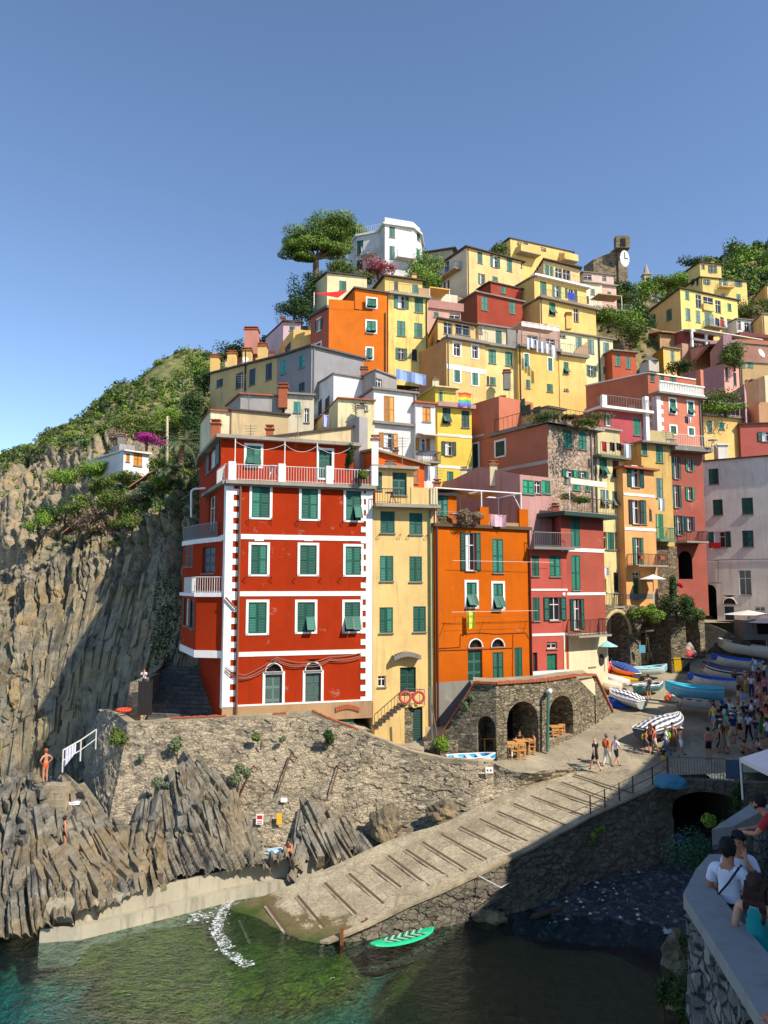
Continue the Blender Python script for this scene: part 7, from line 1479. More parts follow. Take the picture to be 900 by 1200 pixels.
m = MB(); p = qwpt(329, 940, .2); m.box(p, u*.35, up*.22, Vector((0, -.03, 0)), WHITE); tag(m.build('notice_sign'), 'small white notice on the quay wall above the yellow one', 'sign')
m = MB(); p = qwpt(569, 906, .25); m.box(p, u*.42, up*.32, Vector((0, -.03, 0)), WHITE); m.box(p+u*.08+up*.1+Vector((0, -.031, 0)), u*.08, up*.1, Vector((0, -.01, 0)), DKMETAL); m.box(p+u*.25+up*.1+Vector((0, -.031, 0)), u*.08, up*.1, Vector((0, -.01, 0)), DKMETAL); tag(m.build('notice_sign'), 'small white sign with two dark marks at the rounded wall corner', 'sign')
# railing, towels at the bathing rocks
r = empty('rock_railing', tuple(at(73, 905, 41)), 'white pipe railing leading down to the bathing rocks, with a towel over it', 'railing'); m = MB(); P = [at(73, 905, 41.2), at(94, 892, 43), at(112, 878, 46)]
for p in P: m.tube(p, p+Vector((0, 0, 1.15)), .04, WMETAL)
m.path([p+Vector((0, 0, 1.15)) for p in P], .04, WMETAL); m.path([p+Vector((0, 0, .6)) for p in P], .03, WMETAL); m.build('rail', r)
m = MB(); a, b = P[0].lerp(P[1], .15)+Vector((0, -.08, 1.17)), P[0].lerp(P[1], .75)+Vector((0, -.08, 1.17))
for k in range(8):
    p, q = a.lerp(b, k/8), a.lerp(b, (k+1)/8); m.poly([p-Vector((0, .03*SIN(k*2), .95-.05*k)), q-Vector((0, .03*SIN(k*2+2), .9-.05*k)), q, p], flat('white_towel', (226, 228, 238), .9) if k % 2 else flat('lilac_towel', (170, 176, 206), .9))
tag(m.build('striped_towel'), 'pale striped towel drying on the railing by the rocks', 'towel')
m = MB()
for k in range(5): p0, p1 = at(50, 921+k*8, 40.6-k*.12), at(76, 921+k*8, 40.6-k*.12); m.box(p0+Vector((0, 0, -.6)), p1-p0, (0, .8, 0), (0, 0, .6), PAV2)
tag(m.build('rock_steps'), 'pale concrete steps cast onto the bathing rocks', 'steps')
blob('towel_bundle', on_plane(0, 0, 0) if False else atz(324, 999, 1.45), (.6, .4, .18), flat('light_blue_towel', (170, 206, 226), .9), 'pale blue towels and bags beside the sunbather on the quay path', 'towels', 3, amp=.5)
r = [Vector((math.cos(a*math.pi/8)*.38, math.sin(a*math.pi/8)*.38, 0)) for a in range(17)]; m = MB(); p = at(145, 832, 46.6); m.path([p+v for v in r], .1, flat('orange_ring', (226, 72, 40), .6), 8); tag(m.build('life_ring', smooth=True), 'orange life ring lying on the wall corner by the iron gate', 'life ring')
m = MB(); c = atz(86, 962, 3.0); 
blob('black_bag', at(92, 935, 41.4), (.3, .25, .3), flat('black_cloth', (28, 28, 32), .9), 'black bag on the shaded rocks by the bathers', 'bag', 3); blob('white_towel', at(84, 941, 41), (.55, .3, .12), flat('white_towel', (226, 228, 238), .9), 'white towel spread on the rocks beside the black bag', 'towel', 6)
# street level clutter under the white house
def parasol(px, py, Y, rad_, h, colr, label, flatness=.4):
    p = at(px, py, Y); r = empty('parasol', tuple(p-Vector((0, 0, h))), label, 'parasol', 'parasols along the upper street'); m = MB(); c = flat('parasol_canvas', colr, .8); ring = [p+Vector((math.cos(k*math.pi/4)*rad_, math.sin(k*math.pi/4)*rad_, -flatness)) for k in range(8)]
    for k in range(8): m.poly([ring[k], ring[(k+1) % 8], p], c)
    m.build('canopy', r); m = MB(); m.tube(p-Vector((0, 0, h)), p, .04, WHITE); m.build('pole', r)
parasol(765, 673, 60.5, 1.1, 2.4, (236, 234, 226), 'small white parasol beside the peach house door'); parasol(877, 715, 69, 2.2, 2.6, (216, 214, 206), 'wide white parasol at the foot of the white house'); parasol(897, 724, 66, 1.8, 2.4, (224, 224, 220), 'white parasol over the pale kiosk, cut by the right edge'); parasol(711.5, 751, 56.5, .8, 2.0, (150, 204, 204), 'faded turquoise parasol in front of the pale vault')
m = MB(); p = at(873, 750, 65.8); m.box(p, (5, 0, 0), (0, 2, 0), (0, 0, 1.7), GREYP); m.box(p+Vector((1.1, -.05, .5)), (1.1, 0, 0), (0, .1, 0), (0, 0, 1.0), DARK); tag(m.build('kiosk'), 'pale kiosk with a dark opening at the foot of the white house', 'kiosk')
for x0, x1, y, col_, lab in ((751, 753, 745, (150, 144, 130), 'a'), ):
    m = MB(); m.tube(on_plane(757, 778, 0), at(757, 738, 60.5), .07, GREYWOOD); m.tube(on_plane(762, 778, 0), at(759, 748, 60.5), .07, GREYWOOD); m.tube(at(745, 741, 60.3), at(766, 739, 60.3), .08, GREYWOOD); tag(m.build('leaning_poles'), 'grey poles leaning in front of the first dark arch', 'poles')
m = MB(); p = at(749, 765, 60.2); m.box(p, (.5, 0, 0), (0, .05, 0), (0, 0, .6), flat('turquoise_board', (90, 170, 190), .7)); tag(m.build('wall_board'), 'small turquoise board hanging by the first dark arch', 'board')
# laundry
def laundry(x0, y0, x1, y1, Y, items, label, sag=.15, line=True):
    a, b = at(x0, y0, Y), at(x1, y1, Y+ (0 if not isinstance(Y, tuple) else 0)); m = MB()
    if line: m.tube(a, b, .012, WHITE, 4)
    for t, w_, h_, c in items:
        p = a.lerp(b, t); q = a.lerp(b, min(1, t+w_)); n = 4; mat = flat('laundry_cloth', c, .9)
        for k in range(n):
            u0, u1 = p.lerp(q, k/n), p.lerp(q, (k+1)/n); d0, d1 = Vector((0, -.06*math.sin(k*1.7), 0)), Vector((0, -.06*math.sin(k*1.7+1.7), 0)); m.poly([u0+d0*2-Vector((0, 0, h_*(1+.05*(k % 2)))), u1+d1*2-Vector((0, 0, h_)), u1+d1, u0+d0], mat)
    return tag(m.build('laundry_line'), label, 'laundry', 'washing lines on the terraces')
W_ = (232, 232, 234)
laundry(704, 517, 742, 521, 58.8, [(.04, .12, .8, (200, 40, 44)), (.28, .14, .7, (30, 30, 36)), (.48, .14, .6, (26, 26, 30)), (.72, .2, 1.1, W_)], 'washing line with a red, two black and a white garment')
laundry(464, 432, 500, 440, 63, [(0, .48, .9, (150, 176, 222)), (.5, .48, .9, (160, 184, 226))], 'two pale blue striped sheets drying on the white house roof')
laundry(617, 395, 653, 406, 79.6, [(0, .1, 1.3, W_), (.12, .14, 1, W_), (.3, .1, 1.3, (210, 210, 220)), (.45, .12, 1.2, W_), (.6, .16, 1.1, (220, 214, 214)), (.8, .16, 1.4, W_)], 'crowded white washing under the striped awning of the honey house')
laundry(501, 547, 514, 546, 52, [(.05, .8, 1.0, W_)], 'single white sheet drying beside the small orange house')
laundry(546, 716, 557, 716, 50.4, [(.1, .85, 1.15, (206, 214, 70))], 'lime yellow cloth hanging under the orange house window')
laundry(758, 581, 779, 585, 61.5, [(.62, .35, 1.0, (214, 224, 218))], 'pale cloth on the ochre house window')
laundry(838, 372, 853, 377, 121, [(0, .3, 1.3, (50, 60, 120)), (.4, .25, 1.2, (190, 60, 70)), (.75, .2, 1.1, W_)], 'distant blue, red and white washing on the beige gabled house')
laundry(575, 603, 594, 604, 51.6, [(0, .95, .8, (236, 190, 196))], 'pink flowered sheet on the orange house terrace')
laundry(800, 487, 812, 489, 71.5, [(.2, .3, .7, (70, 70, 90)), (.6, .3, .6, W_)], 'dark and white clothes under a salmon house window'); laundry(378, 486, 386, 487, 56.6, [(0, .9, .9, (176, 176, 216))], 'lilac cloth hanging below the dark shutters of the peeling cream house')
laundry(705, 665, 714, 665, 58.9, [(.1, .8, .6, W_)], 'white cloth on the pale yellow house window bars')
# terrace furniture
def small_table(px, py, Y, label, c=(226, 226, 222)):
    p = at(px, py, Y); r = empty('terrace_table', tuple(p), label, 'table', 'small tables on the roof terraces'); k = flat('white_garden_furniture', c, .6); m = MB(); m.tube(p+Vector((0, 0, .7)), p+Vector((0, 0, .74)), .45, k, 14); m.build('tabletop', r)
    for q in range(3): m = MB(); m.tube(p+Vector((.3*math.cos(q*2.1), .3*math.sin(q*2.1), 0)), p+Vector((0, 0, .7)), .03, k, 5); m.build('leg', r)
small_table(533, 615, 50.6, 'white round table on the orange house terrace'); small_table(319, 560, 46.9, 'small white table on the red house terrace'); small_table(459, 590, 49.6, 'dark wooden table on the yellow house balcony', (92, 62, 44)); small_table(836, 525, 66, 'white table on the crimson house roof terrace'); small_table(787, 524, 66, 'second white table at the left end of the crimson house roof terrace')
# ================================================================= vegetation
LG = leafmat('olive_green_leaves', (70, 92, 34), (116, 132, 54)); DG = leafmat('dark_green_leaves', (34, 62, 26), (70, 98, 40)); BG = leafmat('bright_green_leaves', (84, 124, 30), (140, 164, 60)); GG = leafmat('grey_green_leaves', (86, 104, 72), (130, 142, 104)); PN = leafmat('pine_needles', (72, 104, 32), (136, 160, 62)); MAG = leafmat('magenta_blossom', (150, 30, 110), (190, 60, 150)); OLE = leafmat('pink_oleander', (150, 70, 84), (196, 120, 124)); DRY = leafmat('dry_twigs', (124, 104, 82), (160, 140, 112)); BARK = rockmat('bark', (110, 86, 64), (58, 44, 34), (150, 124, 96), (0, 0, 0), bandscale=2)
rv = random.Random(11)
def leaves(m, c, r, n, size, mat, hollow=.55, flatb=None):
    c = Vector(c)
    for _ in range(n):
        d = Vector((rv.gauss(0, 1), rv.gauss(0, 1), rv.gauss(0, 1))).normalized(); k = hollow+(1-hollow)*rv.random()**.6; k *= 1+.22*noise.noise(Vector(d)*2.3+c)
        if d.z < -.2 and flatb: d.z *= flatb
        p = c+Vector((d.x*r[0], d.y*r[1], d.z*r[2]))*k; a = (d+Vector((rv.uniform(-.8, .8), rv.uniform(-.8, .8), rv.uniform(-.4, .9)))).normalized(); u = a.orthogonal().normalized(); v = a.cross(u); s = size*rv.uniform(.6, 1.4); w = s*rv.uniform(.45, .8); t = rv.random()*6.28; u2 = u*math.cos(t)+v*math.sin(t); v2 = a.cross(u2)
        m.poly([p-u2*s, p-v2*w, p+u2*s, p+v2*w], mat)
def bush(px, py, Y, w, h, mat, label, n=None, size=None, name='shrub', grp='shrubs on the slopes and walls', p=None, cat='shrub'):
    """px,py picture position of the centre, w,h metres"""
    c = at(px, py, Y) if p is None else p; m = MB(); size = size or max(.045, Y*.0012); n = n or int(min(4200, 300*w*h/(size*size*110)+140)); k = max(2, int(w*h*.8)+2)
    for j in range(min(k, 9)):
        o = Vector((rv.uniform(-.35, .35)*w, rv.uniform(-.3, .3)*w, rv.uniform(-.25, .3)*h)); s = rv.uniform(.45, .75); leaves(m, c+o, (w/2*s, w/2*s, h/2*s), n//min(k, 9), size, mat, .3)
    m.tube(c-Vector((0, 0, h*.6)), c, .04*w, BARK, 5); return tag(m.build(name), label, cat, grp)
S2 = 'on the scrub slope left of the village'
# wall plants
for q in ((137, 866, 43.4, 1.25, 1.2, LG, 'big yellow green shrub growing from the corner of the quay wall'), (208, 876, 43, .9, 1.1, GG, 'grey green caper shrub high on the quay wall, left part'), (168, 887, 42.6, .5, .5, GG, 'tiny shrub low on the quay wall near its corner'), (306, 868, 43.2, .9, .9, LG, 'green and brown shrub on the quay wall below the seated couple'), (331, 867, 43.3, .4, .4, GG, 'small tuft on the quay wall beside the green and brown shrub'), (382, 864, 43.2, .95, 1.0, DG, 'round green shrub near the top of the quay wall, right part'), (280, 910, 41.4, 1.15, 1.2, GG, 'round grey green shrub low on the wall above the strata'), (190, 920, 41.2, .9, .8, GG, 'grey green shrub where the strata meet the wall'), (240, 902, 41.6, .8, .8, GG, 'green tuft on top of the rock fin'), (515, 872, 44.2, 1.1, 1.2, BG, 'bright green bush at the foot of the orange house'), (551, 822, 44.6, .8, 1.0, GG, 'small plant hanging over the first stone arch')):
    bush(*q)
# shrubs on the slopes, each with its own look
rows = [(60, 600, 74, 4.5, 3, DG, 'dark hedge like bush at the far left of the slope'), (92, 598, 73, 3.5, 2.6, LG, 'olive bush right of the dark hedge'), (75, 560, 80, 4, 3, BG, 'bright bush above the dark hedge'), (45, 612, 72, 3, 2.6, BG, 'bright bush at the cliff edge below the hedge'), (110, 552, 78, 5, 3, BG, 'wide bright bush just left of the small white villa'), (122, 570, 73, 4, 2.5, LG, 'olive bush below the left of the villa'), (150, 560, 70.5, 3, 1.6, LG, 'low olive bush in front of the villa'), (135, 590, 69, 4.5, 3.5, LG, 'big olive bush on the slope below the villa'), (105, 610, 69.5, 4, 3, DRY, 'bare grey twiggy bush below the olive bushes'), (165, 575, 69, 3.4, 2, GG, 'grey green bush under the villa terrace'), (186, 566, 69, 3, 2, BG, 'bright bush right of the villa'), (192, 545, 71, 3, 2.6, LG, 'olive bush near the wooden pole'), (172, 518, 76, 4.6, 2, MAG, 'magenta bougainvillea above the small white villa'), (190, 506, 82, 5, 3, LG, 'olive bush above the bougainvillea'), (205, 492, 88, 6, 3.5, BG, 'broad bright bush high above the bougainvillea'), (160, 500, 90, 6, 3.5, LG, 'broad olive bush up the slope left of the bougainvillea'), (138, 515, 86, 3, 3, DRY, 'brown dry tree above the left of the villa'), (228, 480, 80, 4, 5, DG, 'dark bushy tree against the first village house'), (232, 505, 72, 3.6, 4, DG, 'dark shrub below the beige row house'), (225, 535, 68, 3.4, 3, GG, 'grey green shrub behind the red house'), (200, 590, 63, 2, 1.4, GG, 'small grey tuft on the cliff left of the red house'), (60, 640, 69, 1.6, 1, GG, 'small tuft on the upper cliff face'), (150, 610, 67, 3, 2, LG, 'olive bush at the brink of the cliff'), (222, 600, 61, 1.6, 1.2, GG, 'pale tuft beside the red house bay'), (240, 448, 96, 6, 4, DG, 'dark pine like tree behind the beige row house'), (232, 434, 110, 8, 5, PN, 'spreading pine on the ridge behind the village edge'), (272, 412, 120, 7, 4, DG, 'dark tree crown over the rose house'), (306, 402, 100, 1.8, 2.6, DG, 'small dark tree between rose and pink houses')]
for q in rows: q = list(q); q[3] *= .82; q[4] *= .8; bush(*q)
m = MB(); m.tube(at(196, 545, 68), at(196, 488, 68), .12, flat('wooden_mast', (206, 190, 160), .8), 6); tag(m.build('wooden_pole'), 'tall pale wooden pole on the slope right of the villa', 'pole')
# small terraces, fences and steps on the slope
m = MB(); a, b = at(150, 572, 68.5), at(178, 553, 70)
for k in range(14): p = a.lerp(b, k/14); m.box(p, (b-a)*(.9/14), (0, 1.3, 0), (0, 0, .14), flat('red_brick', (150, 104, 78), .9))
tag(m.build('brick_steps'), 'flight of reddish brick steps on the slope below the villa', 'steps')
m = MB(); a, b = at(72, 626, 69.5), at(105, 600, 70)
for k in range(14): p = a.lerp(b, k/14); m.box(p, (b-a)*(.9/14), (0, 1.3, 0), (0, 0, .14), flat('red_brick', (150, 104, 78), .9))
tag(m.build('brick_steps'), 'reddish brick steps at the cliff brink, lower left of the slope', 'steps')
def palm(px, py, Y, h, label, n=26, L=2.6, name='palm_tree'):
    p = at(px, py, Y); r = empty(name, tuple(p), label, 'palm'); m = MB(); m.tube(p, p+Vector((0, 0, h)), .28, BARK, 8, .2); m.build('trunk', r); m = MB(); c = p+Vector((0, 0, h))
    for k in range(n):
        a = k*2.4; el = rv.uniform(-.2, 1.2); d = Vector((math.cos(a)*math.cos(el), math.sin(a)*math.cos(el), math.sin(el))); q = c
        for s in range(7):
            q2 = q+d*(L/7); d = (d-Vector((0, 0, .17))).normalized(); sd = d.cross(Vector((0, 0, 1))).normalized()
            for sg in (-1, 1):
                for e in range(2): b_ = q.lerp(q2, e/2); m.poly([b_, b_+d*.1, b_+sd*sg*.5*(1-s/9)+d*.25-Vector((0, 0, .15))], GG)
            q = q2
    m.build('crown', r)
palm(212, 545, 66, 2.0, 'spiky grey green palm behind the red house', 34, 3.0); palm(203, 560, 66.5, .6, 'low spiky palm at the foot of the taller one', 20, 2.0)
# stone pine by the white villa
r = empty('stone_pine', tuple(at(369, 325, 105)), 'huge umbrella shaped stone pine on the hilltop left of the white villa', 'tree'); m = MB(); base = at(371, 328, 105); fork = at(370, 304, 105); m.tube(base-Vector((0, 0, 2)), fork, .55, BARK, 8, .42)
cl = [(353, 289, 3.0, 1.7), (345, 284, 2.4, 1.6), (362, 276, 3.4, 1.8), (378, 268, 3.6, 1.7), (392, 265, 3.6, 1.6), (405, 268, 3.2, 1.6), (385, 281, 3.2, 1.8), (398, 282, 3.4, 2.0), (410, 278, 2.8, 1.5), (346, 297, 2.2, 1.5), (357, 301, 1.8, 1.2), (392, 296, 2.4, 1.6), (372, 288, 2.4, 1.4), (416, 287, 2.2, 1.4)]
for x, y, rx, rz_ in cl: m.tube(fork, at(x, y+5, 105+rv.uniform(-1.5, 1.5)), .2, BARK, 5, .06)
m.tube(at(404, 312, 106), at(402, 290, 106), .25, BARK, 6, .2); m.build('trunk', r); m = MB()
for x, y, rx, rz_ in cl:
    c = at(x, y, 105+rv.uniform(-2.5, 2.5)+(14 if x > 400 else 0))
    for k in range(5): o = Vector((rv.uniform(-.6, .6)*rx, rv.uniform(-.6, .6)*rx, rv.uniform(-.3, .4)*rz_)); leaves(m, c+o, (rx*.62, rx*.62, rz_*.6), 620, .12, PN, .5, .4)
m.build('crown', r)
for q in ((404, 318, 99, 4.6, 4.4, LG, 'round olive bush under the stone pine, by the villa'), (372, 330, 99, 3, 2.5, DG, 'dark clump at the foot of the pine trunk'), (354, 350, 93, 3.5, 8, DG, 'dark tree leaning behind the grey cream house under the pine'), (345, 366, 92, 4, 3, DG, 'dark bush right of the pale pink house'), (443, 315, 103, 5.2, 2.8, OLE, 'pink flowering oleander in front of the white villa'), (425, 325, 102, 4, 2, LG, 'olive bush left of the oleander'), (500, 318, 106, 4.4, 5, BG, 'bright vine green bush right of the villa tower'), (492, 328, 98, 5, 2.4, BG, 'bright green plant trailing over the lemon house roof'), (508, 335, 107, 3, 4, DG, 'dark bush below the long blue balcony'), (586, 292, 118, 3, 2.6, LG, 'small green shrub under the rooftop house')):
    bush(*q)
# castle hill, mid slope greens
for q in ((727, 340, 150, 5, 6, DG, 'dark bush on the slope below the castle tower'), (735, 352, 140, 5, 3.5, LG, 'olive bush slope left of the church'), (744, 362, 134, 4.5, 5, DG, 'dark tree at the gable of the beige house'), (752, 342, 170, 6, 5, BG, 'bright tree beside the small church'), (725, 378, 118, 9, 3.4, BG, 'bright garden hedge above the olive house'), (708, 372, 118, 5, 3, LG, 'olive garden bush above the lime house'), (741, 390, 112, 5, 3.4, LG, 'olive bush at the olive house roof'), (755, 376, 122, 4, 5, DG, 'dark bush left of the dark shuttered gable'), (783, 331, 185, 12, 6, BG, 'bright round tree right of the church belfry'), (768, 334, 185, 7, 4.5, LG, 'olive tree just right of the church'), (812, 305, 172, 6, 3, DG, 'dark umbrella pine left of the glazed penthouse'), (880, 362, 140, 8, 3.4, LG, 'olive bushes behind the low white house'), (700, 350, 170, 10, 5, LG, 'olive scrub on the castle rock'), (795, 432, 98, 4, 1.6, DG, 'dark plants on the olive house roof edge'), (860, 418, 93, 4, 3.2, LG, 'climbing plant on the mauve house roof terrace'), (836, 470, 84, 8, 2.0, LG, 'row of potted plants behind glass on the canary terrace'), (850, 479, 83, 5, 1.6, BG, 'yellow green plants at the right of the canary terrace'), (655, 487, 56.4, 3.5, .8, DG, 'row of potted succulents on the stone front terrace'), (675, 492, 56.8, 4.0, .8, LG, 'leafy pots at the right of the stone front terrace'), (548, 606, 50.6, 1.8, 1.2, DRY, 'airy potted shrubs on the orange house terrace'), (522, 610, 50.4, 1.0, 1.0, GG, 'potted shrub at the left corner of the orange house terrace'), (678, 583, 54.8, 2.2, .8, LG, 'potted plants on the pink house roof terrace'), (411, 539, 48.4, .7, 2.2, DG, 'tall green climber at the right end of the red house terrace'), (421, 560, 47.9, 1.0, .9, LG, 'potted plants at the right of the red house terrace')):
    bush(*q)
for q in ((754, 716, 59.6, 2.2, 1.4, BG, 'bright green plant hanging over the first dark arch, left side'), (764, 722, 59.6, 1.6, 1.2, LG, 'olive plant trailing over the first dark arch'), (772, 718, 60.6, 1.6, 1.4, BG, 'bright plant on the wall edge before the buttress'), (792, 715, 61.4, 2.6, 2.4, DG, 'large green bush tumbling over the overgrown wall'), (803, 708, 62.6, 1.4, 1.6, LG, 'olive bush on the wall above the second dark arch'), (820, 716, 65.6, 1.2, 1.4, LG, 'small bush at the right end of the overgrown wall'), (788, 690, 61.5, .9, 2.6, DG, 'climbing plant on the bare stone base'), (742, 720, 59.4, 1.4, 1.2, LG, 'plant at the crown of the pale vault')):
    bush(*q)
m = MB(); bush(798, 686, 61.4, .5, .4, leafmat('red_flowers', (190, 20, 50), (220, 50, 80)), 'red flowering pot beside the dark archway')
# streamside
bush(822, 985, 24, 1.9, 2.4, leafmat('blue_green_leaves', (30, 72, 52), (64, 110, 74)), 'large blue green bush beside the parapet over the stream', n=3600, size=.04, p=atz(820, 992, 6.0)); bush(845, 966, 25, .7, .7, BG, 'bright green sprig behind the parapet over the stream', p=atz(842, 966, 7.2), size=.04)
bush(775, 1172, 20, 1.1, 1.6, DG, 'bright grassy tuft at the foot of the near wall', p=atz(777, 1172, .9), size=.05, n=1500); bush(815, 1160, 20, 1.6, 2.6, DG, 'dark bush clinging to the foot of the near wall', p=atz(815, 1165, 1.6), size=.05, n=2200); bush(805, 1105, 20, .5, 1.0, DG, 'small weed on the near wall face', p=atz(806, 1108, 2.5), size=.04, n=300)
for x, y in ((700, 963), (688, 970)): bush(x, y, 36, .55, .4, BG, ['bright tuft on the harbour wall below the railing', 'paler tuft on the harbour wall just left of the bright one'][x < 690], p=onramp(x, y-3, -.1)+Vector((.1, -.25, -.3)), size=.04, n=260)
for x, y in ((866, 938),): bush(x, y, 38, .7, 1.8, DG, 'weeds hanging at the right side of the bridge arch', p=at(866, 935, 38.3), size=.06)
# ivy patch on the dark cliff side
m = MB()
for k in range(26): x, y = rv.uniform(178, 208), rv.uniform(680, 770); leaves(m, at(x+ (770-y)*.12, y, 54.5), (1.0, .5, .9), 60, .09, DG, .2)
tag(m.build('cliff_ivy'), kind='stuff')
# scrub over the mountain and far wooded hill: nobody could count these
def scrub(name, area, n, size, mats, rz_=.7):
    m = MB(); dg = bpy.context.evaluated_depsgraph_get()
    for k in range(n):
        x, y = area(); r = ray(x, y).normalized(); hit, loc, nr, idx, ob, mt = bpy.context.scene.ray_cast(dg, EYE, r)
        if not hit or ob.name.split('.')[0] not in ('mountain', 'hillside', 'sea_cliff'): continue
        if ob.name.startswith('mountain') and ob.data.polygons[idx].material_index == 0 and rv.random() < .93 and loc.y < 320: continue
        d = loc.y; s = size*rv.uniform(.4, 1.2)*d/150; leaves(m, loc+Vector((0, 0, s*.3)), (s, s, s*rz_), 46, .0013*d, mats[int(rv.random()**1.5*len(mats))], .35)
    tag(m.build(name), kind='stuff')
bpy.context.view_layer.update()
scrub('mountain_scrub', lambda: (rv.uniform(0, 260), 400+200*rv.random()), 3600, 1.0, [LG, DG, GG, BG])
scrub('slope_scrub', lambda: (rv.uniform(20, 245), rv.uniform(540, 640)), 260, .9, [LG, GG, DRY, BG])
scrub('hillside_scrub', lambda: (rv.uniform(680, 900), rv.uniform(330, 420)), 420, .7, [LG, BG, DG])
m = MB(); g = [[at(x, y, Y) for x, y, Y in r_] for r_ in ([(760, 352, 250), (800, 338, 250), (825, 318, 250), (850, 302, 250), (880, 292, 250), (940, 285, 250)], [(760, 380, 190), (800, 375, 190), (825, 365, 190), (850, 362, 190), (880, 352, 190), (940, 352, 190)])]
grid_surface('wooded_hill', g, 40, 20, lambda p, n: Vector((0, 0, fbm(p, .05)*2)), VEGHILL, kind='structure')
for k in range(210):
    t, s = rv.random(), rv.random()**.8; n_ = len(g[0])-1; i = min(int(t*n_), n_-1); f = t*n_-i; p = g[0][i].lerp(g[0][i+1], f).lerp(g[1][i].lerp(g[1][i+1], f), s); q = rv.uniform(2.2, 4.2); mt = rv.choice([LG, DG, BG, BG, LG])
    for j in range(3): leaves(m, p+Vector((rv.uniform(-1, 1)*q*.6, rv.uniform(-1, 1)*q*.6, q*.3+rv.uniform(0, .6)*q)), (q*.7, q*.7, q*.55), 90, .42, mt, .6)
tag(m.build('woods'), kind='stuff')
# ================================================================= people
SKINC = {'f': (214, 160, 128), 't': (186, 122, 88), 'd': (140, 92, 66), 's': (192, 130, 98)}
def skinmat(k): return flat('skin', SKINC[k], .6, var=.05)
def rotz(a): return Matrix.Rotation(a, 3, 'Z')
POSES = {}
def base_pose():
    return {'pel': (0, 0, .95), 'spi': (0, .0, 1.14), 'che': (0, -.01, 1.34), 'nec': (0, .0, 1.49), 'hea': (0, .03, 1.60), 'top': (0, .02, 1.70),
            'sl': (-.17, -.01, 1.42), 'el': (-.23, -.04, 1.14), 'wl': (-.24, .05, .90), 'hl': (-.24, .08, .80), 'sr': (.17, -.01, 1.42), 'er': (.23, -.04, 1.14), 'wr': (.24, .05, .90), 'hr': (.24, .08, .80),
            'il': (-.09, 0, .90), 'kl': (-.10, .03, .49), 'al': (-.10, -.02, .08), 'tl': (-.11, .14, .03), 'ir': (.09, 0, .90), 'kr': (.10, .03, .49), 'ar': (.10, -.02, .08), 'tr': (.11, .14, .03)}
def pose(**k):
    p = base_pose(); p.update(k); return p
POSES['stand'] = pose()
POSES['walk'] = pose(kl=(-.10, .16, .52), al=(-.10, .26, .10), tl=(-.10, .42, .06), kr=(.10, -.04, .49), ar=(.10, -.30, .12), tr=(.10, -.20, .02), el=(-.23, -.14, 1.16), wl=(-.23, -.16, .92), hl=(-.22, -.14, .83), er=(.23, .06, 1.15), wr=(.22, .22, .97), hr=(.21, .28, .90))
POSES['walk2'] = pose(kr=(.10, .14, .52), ar=(.10, .20, .10), tr=(.10, .36, .05), kl=(-.10, -.02, .49), al=(-.10, -.24, .10), tl=(-.10, -.12, .02), er=(.24, -.12, 1.16), wr=(.24, -.12, .92), hr=(.24, -.10, .83), el=(-.23, .08, 1.16), wl=(-.14, .26, 1.10), hl=(-.08, .32, 1.12))
POSES['photo'] = pose(el=(-.24, .14, 1.24), wl=(-.10, .30, 1.46), hl=(-.06, .32, 1.54), er=(.24, .14, 1.24), wr=(.10, .30, 1.46), hr=(.06, .32, 1.54))
POSES['armsup'] = pose(el=(-.28, .04, 1.58), wl=(-.16, .08, 1.78), hl=(-.08, .08, 1.84), er=(.26, .10, 1.30), wr=(.12, .22, 1.40), hr=(.05, .24, 1.45))
POSES['hips'] = pose(el=(-.36, -.06, 1.20), wl=(-.20, .06, 1.02), hl=(-.14, .08, .98), er=(.36, -.06, 1.20), wr=(.20, .06, 1.02), hr=(.14, .08, .98))
POSES['sit'] = pose(pel=(0, 0, .50), spi=(0, .02, .68), che=(0, .04, .88), nec=(0, .06, 1.03), hea=(0, .10, 1.14), top=(0, .10, 1.24), sl=(-.17, .04, .96), sr=(.17, .04, .96), el=(-.24, .12, .74), wl=(-.18, .34, .70), hl=(-.16, .42, .70), er=(.24, .12, .74), wr=(.18, .34, .70), hr=(.16, .42, .70), il=(-.09, .02, .50), ir=(.09, .02, .50), kl=(-.11, .44, .48), kr=(.11, .44, .48), al=(-.11, .44, .08), ar=(.11, .44, .08), tl=(-.11, .60, .03), tr=(.11, .60, .03))
POSES['sitlow'] = pose(pel=(0, 0, .13), spi=(0, .02, .30), che=(0, .10, .48), nec=(0, .16, .62), hea=(0, .22, .71), top=(0, .25, .81), sl=(-.17, .13, .56), sr=(.17, .13, .56), el=(-.22, .30, .36), wl=(-.12, .48, .34), hl=(-.08, .54, .34), er=(.22, .30, .36), wr=(.12, .48, .34), hr=(.08, .54, .34), il=(-.09, .04, .12), ir=(.09, .04, .12), kl=(-.12, .36, .46), kr=(.12, .36, .46), al=(-.11, .58, .08), ar=(.11, .58, .08), tl=(-.11, .74, .03), tr=(.11, .74, .03))
POSES['lean'] = pose(pel=(0, -.12, .94), spi=(0, -.02, 1.10), che=(0, .14, 1.24), nec=(0, .26, 1.34), hea=(0, .34, 1.42), top=(0, .38, 1.51), sl=(-.18, .19, 1.30), sr=(.18, .19, 1.30), el=(-.24, .34, 1.06), wl=(-.12, .52, 1.02), hl=(-.05, .60, 1.02), er=(.24, .34, 1.06), wr=(.12, .52, 1.02), hr=(.05, .60, 1.02), il=(-.09, -.12, .90), ir=(.09, -.12, .90))
POSES['cheek'] = pose(el=(-.26, .10, 1.18), wl=(-.12, .16, 1.42), hl=(-.09, .12, 1.52))
